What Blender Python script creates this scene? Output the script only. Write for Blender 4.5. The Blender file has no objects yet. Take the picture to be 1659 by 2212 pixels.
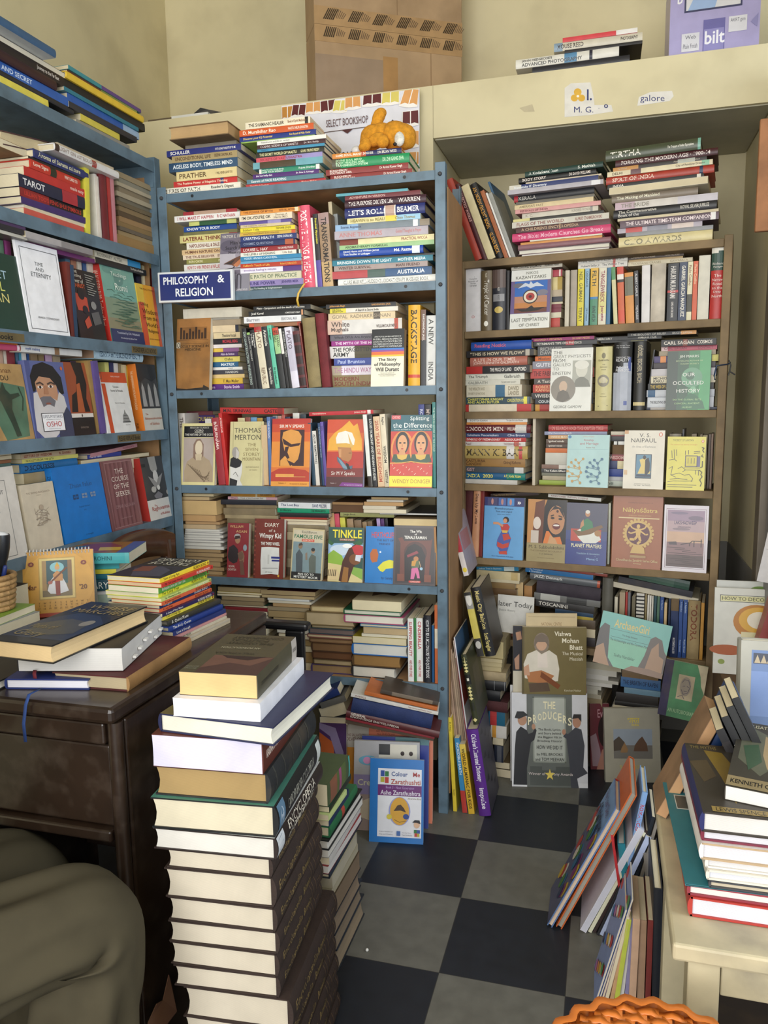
import bpy,math,random
import numpy as np
from mathutils import Matrix,Vector
random.seed(7)
sc = bpy.context.scene
COL = sc.collection
rnd = random.uniform
# ---------------------------------------------------------------- camera
FPX,PITCH,ROLL,HC,YAW = 1689.3,0.1414,-0.0154,1.32,math.radians(15.9)
def cam_axes():
    cp,sp,cr,sr = math.cos(PITCH),math.sin(PITCH),math.cos(ROLL),math.sin(ROLL)
    r,f,u = Vector((1,0,0)),Vector((0,cp,-sp)),Vector((0,sp,cp))
    r,u = cr*r + sr*u,-sr*r + cr*u
    R = Matrix.Rotation(YAW,3,'Z')
    return R @ r,R @ f,R @ u
RR,FF,UU = cam_axes()
C0 = Vector((0,0,HC))
cd = bpy.data.cameras.new('camera');cam = bpy.data.objects.new('camera',cd);COL.objects.link(cam)
cd.sensor_width = 36;cd.sensor_fit = 'AUTO';cd.lens = FPX/2212*36;cd.clip_start = .02
cam.matrix_world = Matrix(((RR.x,UU.x,-FF.x,C0.x),(RR.y,UU.y,-FF.y,C0.y),(RR.z,UU.z,-FF.z,C0.z),(0,0,0,1)))
sc.camera = cam
# ---------------------------------------------------------------- world, lights, exposure
sc.view_settings.view_transform = 'Standard';sc.view_settings.look = 'None'
sc.view_settings.gamma = 1;sc.view_settings.use_curve_mapping = False
sc.view_settings.exposure = 0.0
wd = bpy.data.worlds.new('world');sc.world = wd;wd.use_nodes = True
bg = wd.node_tree.nodes['Background'];bg.inputs[0].default_value = (.80,.90,1,1);bg.inputs[1].default_value = 1.0
def area(name,loc,target,sx,sy,power,col):
    l = bpy.data.lights.new(name,'AREA');l.shape = 'RECTANGLE';l.size = sx;l.size_y = sy;l.energy = power;l.color = col
    o = bpy.data.objects.new(name,l);COL.objects.link(o);o.location = loc
    o.rotation_euler = (Vector(target) - Vector(loc)).to_track_quat('-Z','Y').to_euler()
    return o
area('daylight_shopfront',(-.35,-1.5,1.7),(-.3,2.4,1.5),2.6,2.4,108,(1,.98,.95))
area('daylight_doorway',(1.9,.9,1.9),(-.3,1.8,.6),1.2,1.6,30,(.78,.88,1))

# ---------------------------------------------------------------- colours and materials
def S(h):
    if isinstance(h,(tuple,list)):return tuple(h)
    h = {'w':'f2efe8','k':'141416','y':'f2d23c','r':'c2302c','g':'c9a24a','b':'1f3f93','c':'efe3c4'}.get(h,h)
    if len(h) == 3:h = ''.join(c*2 for c in h)
    return tuple(((int(h[i:i+2],16)/255+.055)/1.055)**2.4 if int(h[i:i+2],16) > 10 else int(h[i:i+2],16)/255/12.92 for i in (0,2,4))
MATS = {}
def mat(name,rough=.5,col=None,noise=0,nscale=20,bump=0,bscale=60,stripes=0,metal=0,coat=0,stain=None,sscale=3,samt=.5,spec=.5):
    """procedural surface: colour (own or the 'Col' attribute) broken up by noise, optional stains, page lines, bump"""
    if name in MATS:return MATS[name]
    m = bpy.data.materials.new(name);m.use_nodes = True;MATS[name] = m
    n = m.node_tree.nodes;L = m.node_tree.links.new;b = n['Principled BSDF']
    tc = n.new('ShaderNodeTexCoord')
    if col is None:
        a = n.new('ShaderNodeAttribute');a.attribute_name = 'Col';out = a.outputs['Color']
    else:
        a = n.new('ShaderNodeRGB');a.outputs[0].default_value = S(col)+(1,);out = a.outputs[0]
    def mixc(fac,A,B,mode='MIX'):
        x = n.new('ShaderNodeMix');x.data_type = 'RGBA';x.blend_type = mode
        if isinstance(fac,float):x.inputs[0].default_value = fac
        else:L(fac,x.inputs[0])
        for v,i in ((A,6),(B,7)):
            if isinstance(v,tuple):x.inputs[i].default_value = v+(1,)
            else:L(v,x.inputs[i])
        return x.outputs[2]
    def noi(scale,det=4,lo=.35,hi=.65):
        t = n.new('ShaderNodeTexNoise');t.inputs['Scale'].default_value = scale;t.inputs['Detail'].default_value = det
        L(tc.outputs['Object'],t.inputs['Vector'])
        r = n.new('ShaderNodeMapRange');r.inputs[1].default_value = lo;r.inputs[2].default_value = hi;L(t.outputs[0],r.inputs[0])
        return r.outputs[0]
    if noise:
        f = noi(nscale);g = n.new('ShaderNodeMapRange');g.inputs[3].default_value = 1-noise;g.inputs[4].default_value = 1+noise*.6
        L(f,g.inputs[0]);c = n.new('ShaderNodeVectorMath');c.operation = 'SCALE';L(out,c.inputs[0]);L(g.outputs[0],c.inputs['Scale']);out = c.outputs[0]
    if stain:
        f = noi(sscale,6,.5,.72);k = n.new('ShaderNodeMath');k.operation = 'MULTIPLY';L(f,k.inputs[0]);k.inputs[1].default_value = samt
        out = mixc(k.outputs[0],out,S(stain))
    if stripes:
        w = n.new('ShaderNodeTexWave');w.bands_direction = 'Z';w.inputs['Scale'].default_value = stripes;w.inputs['Distortion'].default_value = 2.5;w.inputs['Detail'].default_value = 3
        mp = n.new('ShaderNodeMapping');mp.inputs['Scale'].default_value = (.15,.15,1);L(tc.outputs['Object'],mp.inputs[0]);L(mp.outputs[0],w.inputs['Vector'])
        g = n.new('ShaderNodeMapRange');g.inputs[3].default_value = .78;g.inputs[4].default_value = 1.04;L(w.outputs['Fac'],g.inputs[0])
        c = n.new('ShaderNodeVectorMath');c.operation = 'SCALE';L(out,c.inputs[0]);L(g.outputs[0],c.inputs['Scale']);out = c.outputs[0]
    L(out,b.inputs['Base Color'])
    b.inputs['Roughness'].default_value = rough;b.inputs['Metallic'].default_value = metal;b.inputs['Specular IOR Level'].default_value = spec
    if coat:b.inputs['Coat Weight'].default_value = coat;b.inputs['Coat Roughness'].default_value = .12
    if bump:
        t = n.new('ShaderNodeTexNoise');t.inputs['Scale'].default_value = bscale;t.inputs['Detail'].default_value = 5;L(tc.outputs['Object'],t.inputs['Vector'])
        bp = n.new('ShaderNodeBump');bp.inputs['Strength'].default_value = bump;bp.inputs['Distance'].default_value = .003;L(t.outputs[0],bp.inputs['Height']);L(bp.outputs[0],b.inputs['Normal'])
    return m
m_cov = mat('printed_cover',.42,noise=.07,nscale=35,bump=.04,bscale=90)
m_gloss = mat('laminated_cover',.36,noise=.05,nscale=25,coat=.12,bump=.05,bscale=25)
m_cloth = mat('book_cloth',.75,noise=.16,nscale=30,bump=.25,bscale=300)
m_old = mat('worn_cover',.7,noise=.25,nscale=14,bump=.2,bscale=60,stain='6b5a40',sscale=9,samt=.35)
m_page = mat('page_block',.85,noise=.08,nscale=12,stripes=260)
m_wood = mat('shelf_wood',.65,noise=.3,nscale=9,bump=.25,bscale=40,stain='3c2a18',sscale=5,samt=.55)
m_steel = mat('painted_steel',.42,noise=.16,nscale=10,bump=.12,bscale=45,stain='2c3236',sscale=14,samt=.55)
m_pla = mat('plastic',.35,noise=.05,bump=.03)
m_plain = mat('matte_paint',.6,noise=.08,nscale=16,bump=.05)
m_metal = mat('bare_metal',.35,metal=.9,noise=.1)

# ---------------------------------------------------------------- mesh builder
class MB:
    def __init__(s):s.v = [];s.f = [];s.c = [];s.s = []
    def face(s,pts,col,sm=False):
        b = len(s.v);s.v += [tuple(p) for p in pts];s.f.append(tuple(range(b,b+len(pts))));s.c.append(col);s.s.append(sm)
    def idx(s,pts,faces,col,sm=False):
        b = len(s.v);s.v += [tuple(p) for p in pts]
        for f in faces:s.f.append(tuple(b+i for i in f));s.c.append(col);s.s.append(sm)
    def hexa(s,p,col):s.idx(p,[(0,3,2,1),(4,5,6,7),(0,1,5,4),(1,2,6,5),(2,3,7,6),(3,0,4,7)],col)
    def box(s,x0,y0,z0,x1,y1,z1,col):s.hexa([(x0,y0,z0),(x1,y0,z0),(x1,y1,z0),(x0,y1,z0),(x0,y0,z1),(x1,y0,z1),(x1,y1,z1),(x0,y1,z1)],col)
    def grid(s,rows,col,closed=False,sm=True):
        n = len(rows[0]);f = []
        for i in range(len(rows)-1):
            for j in range(n if closed else n-1):
                k = (j+1) % n;f.append((i*n+j,i*n+k,(i+1)*n+k,(i+1)*n+j))
        s.idx([p for r in rows for p in r],f,col,sm)
    def tube(s,path,r,col,n=10,caps=True):
        path = [Vector(p) for p in path];rows = []
        for i,p in enumerate(path):
            t = (path[min(i+1,len(path)-1)]-path[max(i-1,0)]).normalized()
            a = t.cross(Vector((0,0,1)));a = a if a.length > 1e-3 else t.cross(Vector((1,0,0)));a.normalize();b = t.cross(a)
            rr = r[i] if isinstance(r,(list,tuple)) else r
            rows.append([tuple(p+a*rr*math.cos(k*2*math.pi/n)+b*rr*math.sin(k*2*math.pi/n)) for k in range(n)])
        s.grid(rows,col,True)
        if caps:s.face(rows[0][::-1],col);s.face(rows[-1],col)
    def lathe(s,prof,col,n=28,c=(0,0,0)):
        s.grid([[(c[0]+r*math.cos(k*2*math.pi/n),c[1]+r*math.sin(k*2*math.pi/n),c[2]+z) for k in range(n)] for r,z in prof],col,True)
    def build(s,name,m,parent=None,M=None,bevel=0,sub=0):
        me = bpy.data.meshes.new(name);me.from_pydata(s.v,[],s.f)
        cols = np.ones((sum(len(f) for f in s.f),4),np.float32);k = 0;cache = {}
        for f,c in zip(s.f,s.c):
            if c not in cache:cache[c] = S(c)
            cols[k:k+len(f),:3] = cache[c];k += len(f)
        a = me.color_attributes.new('Col','FLOAT_COLOR','CORNER');a.data.foreach_set('color',cols.ravel())
        me.polygons.foreach_set('use_smooth',s.s);me.materials.append(m);me.update()
        o = bpy.data.objects.new(name,me);COL.objects.link(o)
        if parent:o.parent = parent
        if M is not None:o.matrix_world = M
        if bevel:
            b = o.modifiers.new('bevel','BEVEL');b.width = bevel;b.segments = 2;b.limit_method = 'ANGLE'
        if sub:
            b = o.modifiers.new('sub','SUBSURF');b.levels = sub;b.render_levels = sub
        return o
LABELS = set()
def tag(o,label,cat,group=None):
    w = label.split()
    if len(w) > 16 or len(w) < 4:print('LABEL LENGTH',len(w),label)
    if label in LABELS:print('DUP LABEL',label)
    LABELS.add(label);o['label'] = label;o['category'] = cat
    if group:o['group'] = group
    return o
def empty(name,M=None):
    o = bpy.data.objects.new(name,None);COL.objects.link(o);o.empty_display_size = .05
    if M is not None:o.matrix_world = M
    return o
def thing(name,label,cat,M=None,group=None):return tag(empty(name,M if M is not None else Matrix()),label,cat,group)
def struct(o):o['kind'] = 'structure';return o
def T3(x,y,z):return Matrix.Translation((x,y,z))
def RX(a):return Matrix.Rotation(math.radians(a),4,'X')
def RY(a):return Matrix.Rotation(math.radians(a),4,'Y')
def RZ(a):return Matrix.Rotation(math.radians(a),4,'Z')
def axes(ex,ey,ez,t=(0,0,0)):return Matrix(((ex[0],ey[0],ez[0],t[0]),(ex[1],ey[1],ez[1],t[1]),(ex[2],ey[2],ez[2],t[2]),(0,0,0,1)))

# ---------------------------------------------------------------- lettering (the built-in font turned into mesh)
TXT = {}
def glyphs(text,bold):
    k = (text,bold)
    if k not in TXT:
        cu = bpy.data.curves.new('t','FONT');cu.body = text;cu.resolution_u = 2;cu.offset = .018 if bold else 0
        ob = bpy.data.objects.new('t',cu);me = ob.to_mesh()
        v = [(p.co.x,p.co.y) for p in me.vertices];f = [tuple(q.vertices) for q in me.polygons]
        ob.to_mesh_clear();bpy.data.objects.remove(ob);bpy.data.curves.remove(cu)
        xs = [p[0] for p in v] or [0,1];ys = [p[1] for p in v] or [0,1]
        TXT[k] = (v,f,min(xs),max(xs),min(ys),max(ys))
    return TXT[k]
def art(mb,ops,mp,du,dv,sub=1):
    """flat printed shapes on a face: mp(u,v,eps) -> point, u right, v down, both 0..1; du,dv the face's size in metres"""
    for k,op in enumerate(ops):
        e = (k+1)*.00011
        o = op[0]
        if o == 'R':
            _,u0,v0,u1,v1,c = op
            for i in range(sub):
                a,b = v0+(v1-v0)*i/sub,v0+(v1-v0)*(i+1)/sub
                mb.face([mp(u0,b,e),mp(u1,b,e),mp(u1,a,e),mp(u0,a,e)],c)
        elif o == 'B':    # outline
            _,u0,v0,u1,v1,c,th = op;tv = th*du/dv
            for q in ((u0,v0,u1,v0+tv),(u0,v1-tv,u1,v1),(u0,v0,u0+th,v1),(u1-th,v0,u1,v1)):
                mb.face([mp(q[0],q[3],e),mp(q[2],q[3],e),mp(q[2],q[1],e),mp(q[0],q[1],e)],c)
        elif o == 'E':
            _,cx,cy,rx,ry,c = op
            mb.idx([mp(cx,cy,e)]+[mp(cx+rx*math.cos(a*math.pi/12),cy-ry*math.sin(a*math.pi/12),e) for a in range(24)],[(0,a+1,(a+1) % 24+1) for a in range(24)],c)
        elif o == 'P':
            _,pts,c = op
            mb.face([mp(pts[i],pts[i+1],e) for i in range(0,len(pts),2)],c)
        elif o == 'L':    # stroke
            _,pts,c,th = op
            q = [Vector((pts[i]*du,pts[i+1]*dv)) for i in range(0,len(pts),2)]
            for a,b in zip(q,q[1:]):
                d = (b-a);d = Vector((-d.y,d.x)).normalized()*th*du*.5 if d.length else Vector((0,0))
                mb.face([mp(p.x/du,p.y/dv,e) for p in (a+d,b+d,b-d,a-d)],c)
        elif o == 'T':
            _,u0,v0,u1,v1,text,c = op[:7];al = op[7] if len(op) > 7 else 'c';bold = 'b' in al;v,f,x0,x1,y0,y1 = glyphs(text,bold)
            if not v:continue
            W,H = (u1-u0)*du,(v1-v0)*dv;sy = H/max(y1-y0,.1);sx = min(sy*1.1,W/max(x1-x0,.1))
            if sx < sy*.5:sy = sx/.5
            ox = u0*du+((W-sx*(x1-x0))/2 if 'c' in al else (W-sx*(x1-x0)) if 'r' in al else 0);oy = v0*dv+(H-sy*(y1-y0))/2
            mb.idx([mp((ox+(p[0]-x0)*sx)/du,(oy+(y1-p[1])*sy)/dv,e) for p in v],f,c)

# ---------------------------------------------------------------- books
KIND = ['paperback_book']
def book(M,w,h,t,col,spine=None,pages='e4d8ba',hard=0,F=(),SP=(),BK=(),m=None,label='',group=None,cat='book',name=None,round_=None):
    """local axes: x spine->fore edge, y tail->head, z back->front cover"""
    c = min(.0026,t*.2) if hard else min(.0008,t*.15)
    ov = .003 if hard else .0004
    bl = (.14*t if hard else .03*t) if round_ is None else round_*t
    root = empty(name or ('old_book' if m and m.name.startswith('worn') else 'hardcover_book' if hard else KIND[0]),M)
    mb = MB();sp = spine or col;n = 6
    mb.box(0,0,0,w,h,c,col);mb.box(0,0,t-c,w,h,t,col)
    prof = [(-bl*math.sin(math.pi*k/n)**.7 if 0 < k < n else 0,t*k/n) for k in range(n+1)]
    mb.grid([[(x,0,z) for x,z in prof],[(x,h,z) for x,z in prof]],sp)
    for y in (0,h):mb.face([(x,y,z) for x,z in prof]+[(c,y,t),(c,y,0)],sp)
    bx = lambda v:-bl*math.sin(math.pi*min(max(v,.0),1))**.7 if 0 < v < 1 else 0
    if SP:art(mb,SP,lambda u,v,e:(bx(v)-e-.0002,h*(1-u),t*(1-v)),h,t,5 if hard else 3)
    if F:art(mb,F,lambda u,v,e:(u*w,h*(1-v),t+e),w,h)
    if BK:art(mb,BK,lambda u,v,e:(w-u*w,h*(1-v),-e),w,h)
    mm = m or (m_cov)
    mb.build('cover',mm,root)
    pb = MB();cc = .1*t if hard else .015*t;k = 4
    fx = [(w-ov-cc*math.sin(math.pi*i/k),c+(t-2*c)*i/k) for i in range(k+1)]
    y0,y1 = ov,h-ov
    pb.grid([[(x,y0,z) for x,z in fx],[(x,y1,z) for x,z in fx]],pages,sm=False)
    for y in (y0,y1):pb.face([(c*.5,y,c)]+[(x,y,z) for x,z in fx]+[(c*.5,y,t-c)],pages)
    pb.build('pages',m_page,root)
    if label:tag(root,label,cat,group)
    return root
def spine_ops(text,tc,bands,t):
    ops = [('R',a,0.0,b,1.0,c) for a,b,c in bands]
    if text:
        ps = text.split('|');b = '' if t < .012 else 'b'
        spans = [(.06,.93)] if len(ps) == 1 else [(.05,.60),(.66,.93)] if len(ps) == 2 else [(.04,.34),(.38,.72),(.76,.95)]
        for (a,z),p in zip(spans,ps):
            if not p:continue
            col = tc
            if p[0] == '{':col,p = p[1:].split('}',1)
            ls = p.split('/')
            lo,hi = (.2,.8) if len(ls) == 1 else (.1,.9)
            for i,l in enumerate(ls):
                q = (hi-lo)/len(ls);ops.append(('T',a,lo+q*i+q*.06,z,lo+q*(i+1)-q*.06,l,col,('l' if a < .1 else 'c')+b))
    return ops
def cname(h):
    r,g,b = [int((h*1 if len(h) == 6 else ''.join(c*2 for c in h))[i:i+2],16) for i in (0,2,4)]
    pal = dict(black=(25,25,28),white=(238,236,232),grey=(128,128,130),silver=(175,178,182),cream=(232,218,180),tan=(190,160,115),brown=(105,75,50),maroon=(95,35,42),red=(195,48,45),orange=(226,120,50),yellow=(236,208,70),olive=(120,115,60),green=(50,130,80),mint=(120,205,170),teal=(40,130,145),blue=(40,95,185),navy=(35,42,85),purple=(100,50,135),lavender=(150,140,190),pink=(228,120,140),mauve=(160,130,135),magenta=(170,45,110),khaki=(150,140,100),turquoise=(110,190,190),salmon=(215,125,105),charcoal=(58,58,62))
    pal['sky-blue'] = (130,180,220);pal['pale-grey'] = (208,206,200);pal['dark-green'] = (30,62,48);pal['lime'] = (165,195,70);pal['golden'] = (200,165,85)
    return min(pal,key=lambda k:sum((x-y)**2 for x,y in zip(pal[k],(r,g,b))))
ORD = 'first second third fourth fifth sixth seventh eighth ninth tenth eleventh twelfth thirteenth fourteenth fifteenth sixteenth seventeenth eighteenth nineteenth twentieth twenty-first twenty-second twenty-third twenty-fourth twenty-fifth'.split()
class Unit:
    """a shelf front (vertical plane): u along it to the right, d into its depth, z up"""
    def __init__(s,x,y,yaw):s.o = Vector((x,y,0));s.yaw = yaw;s.M = T3(x,y,0) @ RZ(yaw);s.e = Vector((math.cos(math.radians(yaw)),math.sin(math.radians(yaw)),0));s.n = Vector((-s.e.y,s.e.x,0))
    def hit(s,px,py,d):
        r = FF+RR*(px-829.5)/FPX-UU*(py-1106)/FPX
        q = C0+r*(((s.o-C0).dot(s.n)+d)/r.dot(s.n))
        return (q-s.o).dot(s.e),q.z
def ray(px,py):return FF+RR*(px-829.5)/FPX-UU*(py-1106)/FPX
def atz(px,py,z):r = ray(px,py);return C0+r*((z-HC)/r.z)
def atY(px,py,Y):r = ray(px,py);return C0+r*(Y/r.y)
def atX(px,py,X):r = ray(px,py);return C0+r*(X/r.x)
class Crop:
    def __init__(s,x0,y0,x1,W=1659):s.x0,s.y0,s.k = x0,y0,(x1-x0)/W
    def __call__(s,x,y):return s.x0+x*s.k,s.y0+y*s.k
def lab(col,kind,title,pos,where):
    base = f'{cname(col)} {kind}'
    t = f'{base} titled {title}, {pos}, {where}' if title else f'{base}, {pos}, {where}'
    if len(t.split()) > 16:t = f'{base}, {pos}, {where}'
    return t
def frame(kind,ul,ur,d,z,w,h,t):
    if kind == 'S':return axes((0,1,0),(-1,0,0),(0,0,1),(ur,d,z))
    if kind == 's':return axes((0,1,0),(1,0,0),(0,0,-1),(ul,d,z+t))
    if kind == 'P':return axes((1,0,0),(0,1,0),(0,0,1),(ul,d,z))
    if kind == 'Q':return axes((-1,0,0),(0,1,0),(0,0,-1),(ur,d,z+t))
    if kind == 'E':return axes((0,-1,0),(1,0,0),(0,0,1),(ul,d+w,z))
    if kind == 'R':return axes((-1,0,0),(0,-1,0),(0,0,1),(ur,d+h,z))
    if kind == 'V':return axes((0,1,0),(0,0,1),(1,0,0),(ul,d,z))
    if kind == 'v':return axes((0,-1,0),(0,0,1),(-1,0,0),(ur,d+w,z))
def opts(o):return o[0] if o and isinstance(o[0],dict) else {}
def nice(ti):
    return ' '.join(x.capitalize() if x.isupper() or i == 0 else x for i,x in enumerate(ti.split()))
def stack(U,d,cr,xc,y0,z,where,items,depth=.2,grp=None,kind0='S',hard0=0):
    """items top to bottom: (y bottom, x left, x right, colour, text, text colour, {options}); '*' before a text lets the label quote it"""
    ys = [y0]+[i[0] for i in items]
    zs = [U.hit(*cr(xc,y),d)[1] for y in ys]
    if z is not None:k = (zs[0]-z)/(zs[0]-zs[-1]);zs = [zs[0]-(zs[0]-q)*k for q in zs]
    for i,it in enumerate(items):
        yb,xl,xr,col = it[:4];text = it[4] if len(it) > 4 else '';tc = it[5] if len(it) > 5 else 'w';o = it[6] if len(it) > 6 else {}
        t = zs[i]-zs[i+1]-.0004;zz = zs[i+1]+.0002
        dd = d+o.get('d',rnd(0,.008));ym = (ys[i]+yb)/2
        ul,ur = U.hit(*cr(xl,ym),dd)[0],U.hit(*cr(xr,ym),dd)[0]
        kind = o.get('m',kind0);L = ur-ul
        if kind in 'Ss':h = L;w = o.get('w',min(depth-(dd-d),max(.1,L*.66)))
        elif kind in 'PQR':w = L;h = o.get('w',min(depth,L*1.5))
        else:h = L;w = o.get('w',min(depth,L*.68))
        hard = o.get('hard',hard0);star = text.startswith('*');text = text.lstrip('*')
        title = nice(text.split('|')[0].split('}')[-1].replace('/',' ')) if star else ''
        M = U.M @ T3((ul+ur)/2,dd,zz) @ RZ(o.get('yaw',rnd(-1,1))) @ RY(o.get('roll',0)) @ T3(-(ul+ur)/2,-dd,-zz) @ frame(kind,ul,ur,dd,zz,w,h,t)
        pos = ('top' if i == 0 else ORD[i]+' down' if i < len(items)-1 else 'bottom')
        book(M,w,h,t,col,o.get('sp'),o.get('pg','e0d3b4'),hard,o.get('F',()),o.get('SP') or spine_ops(text,tc,o.get('b',()),t),o.get('BK',()),m=o.get('mat'),name='old_book' if kind in 'PE' and not hard else None,
             label=o.get('lab') or lab(col,'hardback' if hard else 'old book' if kind in 'PE' else 'paperback',title,pos,where),group=grp or 'books in the '+where)
def row(U,d,cr,z,where,items,depth=.2,grp=None,lean=0,yb=None):
    """upright books, spines out, left to right: (x left, x right at the foot, y top, colour, text, text colour, {options})"""
    for i,it in enumerate(items):
        xl,xr,yt,col = it[:4];text = it[4] if len(it) > 4 else '';tc = it[5] if len(it) > 5 else 'w';o = it[6] if len(it) > 6 else {}
        dd = d+o.get('d',rnd(0,.01));zz = o.get('z',z)
        yz = o.get('yb',yb);yz = yt+600 if yz is None else yz
        ul,ur = U.hit(*cr(xl,yz),dd)[0],U.hit(*cr(xr,yz),dd)[0]
        zt = U.hit(*cr((xl+xr)/2,yt),dd)[1]
        ln = o.get('lean',lean);t = (ur-ul)*math.cos(math.radians(ln))-.0004;h = (zt-zz)/math.cos(math.radians(ln))
        w = o.get('w',min(depth,h*.66));hard = o.get('hard',0);star = text.startswith('*');text = text.lstrip('*')
        title = nice(text.split('|')[0].split('}')[-1].replace('/',' ')) if star else ''
        M = U.M @ T3(ul,dd,zz+(t*math.sin(math.radians(-ln)) if ln < 0 else 0)*0) @ RY(ln) @ T3(-ul,-dd,-zz) @ frame(o.get('m','V'),ul,ul+t,dd,zz,w,h,t)
        if ln > 0:M = T3(0,0,t*math.sin(math.radians(ln))) @ M
        sp = o.get('SP') or spine_ops(text,tc,o.get('b',()),t)
        pos = ORD[i]+' from left'
        book(M,w,h,t,col,o.get('sp'),o.get('pg','e0d3b4'),hard,o.get('F',()),sp,o.get('BK',()),m=o.get('mat'),
             label=o.get('lab') or lab(col,'hardback' if hard else 'paperback',title,pos,where),group=grp or 'books in the '+where)
def face_out(U,d,cr,xl,xr,yt,yb,z,col,label,F=(),t=.018,lean=9,yaw=0,o={},group='books shown face out on the shelves',roll=0):
    """a book standing with its front cover to the room, leaning back"""
    ul,ur = U.hit(*cr(xl,yb),d)[0],U.hit(*cr(xr,yb),d)[0]
    L = math.radians(lean);h0 = .2
    for _ in range(4):h0 = (U.hit(*cr((xl+xr)/2,yt),d+h0*math.sin(L))[1]-z)/math.cos(L)
    w = ur-ul
    M = U.M @ T3(ul,d,z) @ RZ(yaw) @ RY(roll) @ RX(-lean) @ axes((1,0,0),(0,0,1),(0,-1,0),(0,t,t*math.sin(L)*0))
    return book(M,w,h0,t,col,o.get('sp'),o.get('pg','e8dfca'),o.get('hard',0),F,o.get('SP',()),m=o.get('mat',m_gloss),label=label,group=group,name='display_book')
# ================================================================ the room
W_Y,BEAM_Y,WALL_X,RW_X = 3.18,2.68,-1.83,.455
SOF,LED = 2.177,2.34
m_wall = mat('yellow_wall_paint',.7,'d6cba6',noise=.07,nscale=3,bump=.12,bscale=14,stain='8f8262',sscale=4,samt=.28)
m_wall2 = mat('grey_dado_paint',.7,'8d8a84',noise=.1,nscale=6,bump=.12,bscale=20)
m_ceil = mat('ceiling_paint',.8,'c9c2a8',noise=.05)
m_soff = mat('soffit_cement',.8,'aaa692',noise=.12,nscale=6,bump=.2,bscale=25)
def wall(name,m,*b,bevel=0):
    mb = MB();mb.box(*b,'c');return struct(mb.build(name,m,bevel=bevel))
wall('wall_left',m_wall,WALL_X-.1,-1.6,0,WALL_X,W_Y+.1,3.35)
wall('wall_back',m_wall,WALL_X,W_Y,0,1.6,W_Y+.1,3.35)
wall('wall_back_thick',m_wall,WALL_X,BEAM_Y,0,-.575,W_Y-.001,LED)        # below the ledge, left of the niche
mb = MB();mb.box(-.574,BEAM_Y,SOF,1.6,W_Y-.001,LED,'c');struct(mb.build('trim_ledge_beam',m_wall))
mb = MB();mb.box(-.57,BEAM_Y+.012,SOF-.004,RW_X-.004,W_Y-.004,SOF-.0005,'c');struct(mb.build('trim_niche_soffit',m_soff))
wall('wall_right',m_wall,RW_X,2.62,.77,RW_X+.12,W_Y-.002,SOF-.005)
wall('wall_right_dado',m_wall2,RW_X-.002,2.62,0,RW_X+.12,W_Y-.002,.768)
wall('baseboard_back',m_wall2,-.573,W_Y-.006,0,RW_X-.003,W_Y-.0005,.77)
wall('wall_right_front',m_wall,1.35,-1.6,0,1.45,.2,3.35)
wall('ceiling',m_ceil,WALL_X-.1,-1.6,3.35,1.6,W_Y+.1,3.45)
wall('trim_door_head',m_wall,RW_X,1.0,2.35,RW_X+.12,2.61,3.35)
# grey folding door of painted sheet steel
m_door = mat('grey_door_paint',.5,'8e8c8e',noise=.08,nscale=7,bump=.08,bscale=30)
d1 = empty('door_1',T3(RW_X+.012,2.6,0));d1['kind'] = 'structure'
mb = MB();mb.box(0,-.62,.03,.03,-.06,2.2,'c');mb.box(-.008,-.56,.15,0,-.34,2.1,'c');mb.box(-.008,-.31,.15,0,-.10,2.1,'c');mb.build('panel',m_door,d1,bevel=.004)
mb = MB();mb.box(-.02,-.055,0,.1,.012,2.25,'c');mb.build('jamb',mat('door_jamb_paint',.55,'7d7468',noise=.15,nscale=9,bump=.1),d1,bevel=.003)
mb = MB();mb.lathe([(0,0),(.012,0),(.014,.012),(.010,.02),(0,.021)],'1c1a1a',14);mb.build('bolt_hole',m_pla,d1,T3(RW_X+.012,2.33,1.12) @ RY(-90))
# floor: cement tiles, two greys in a chequer
fl = MB();fl.box(WALL_X-.1,-1.6,-.05,1.6,W_Y+.1,0,'c');flo = struct(fl.build('floor',None or m_plain))
mf = bpy.data.materials.new('chequered_cement_tiles');mf.use_nodes = True;nt = mf.node_tree;nn = nt.nodes;LK = nt.links.new;pb = nn['Principled BSDF']
tc = nn.new('ShaderNodeTexCoord');mp = nn.new('ShaderNodeMapping');mp.inputs['Location'].default_value = (.345+.2865,-2.191,0);LK(tc.outputs['Object'],mp.inputs[0])
ck = nn.new('ShaderNodeTexChecker');ck.inputs['Scale'].default_value = 1/.2865;LK(mp.outputs[0],ck.inputs['Vector'])
ck.inputs['Color1'].default_value = S('22262e')+(1,);ck.inputs['Color2'].default_value = S('6c6b64')+(1,)
nz = nn.new('ShaderNodeTexNoise');nz.inputs['Scale'].default_value = 26;nz.inputs['Detail'].default_value = 8;LK(tc.outputs['Object'],nz.inputs['Vector'])
mr = nn.new('ShaderNodeMapRange');mr.inputs[1].default_value = .3;mr.inputs[2].default_value = .7;mr.inputs[3].default_value = .86;mr.inputs[4].default_value = 1.12;LK(nz.outputs[0],mr.inputs[0])
vs = nn.new('ShaderNodeVectorMath');vs.operation = 'SCALE';LK(ck.outputs[0],vs.inputs[0]);LK(mr.outputs[0],vs.inputs['Scale'])
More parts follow.
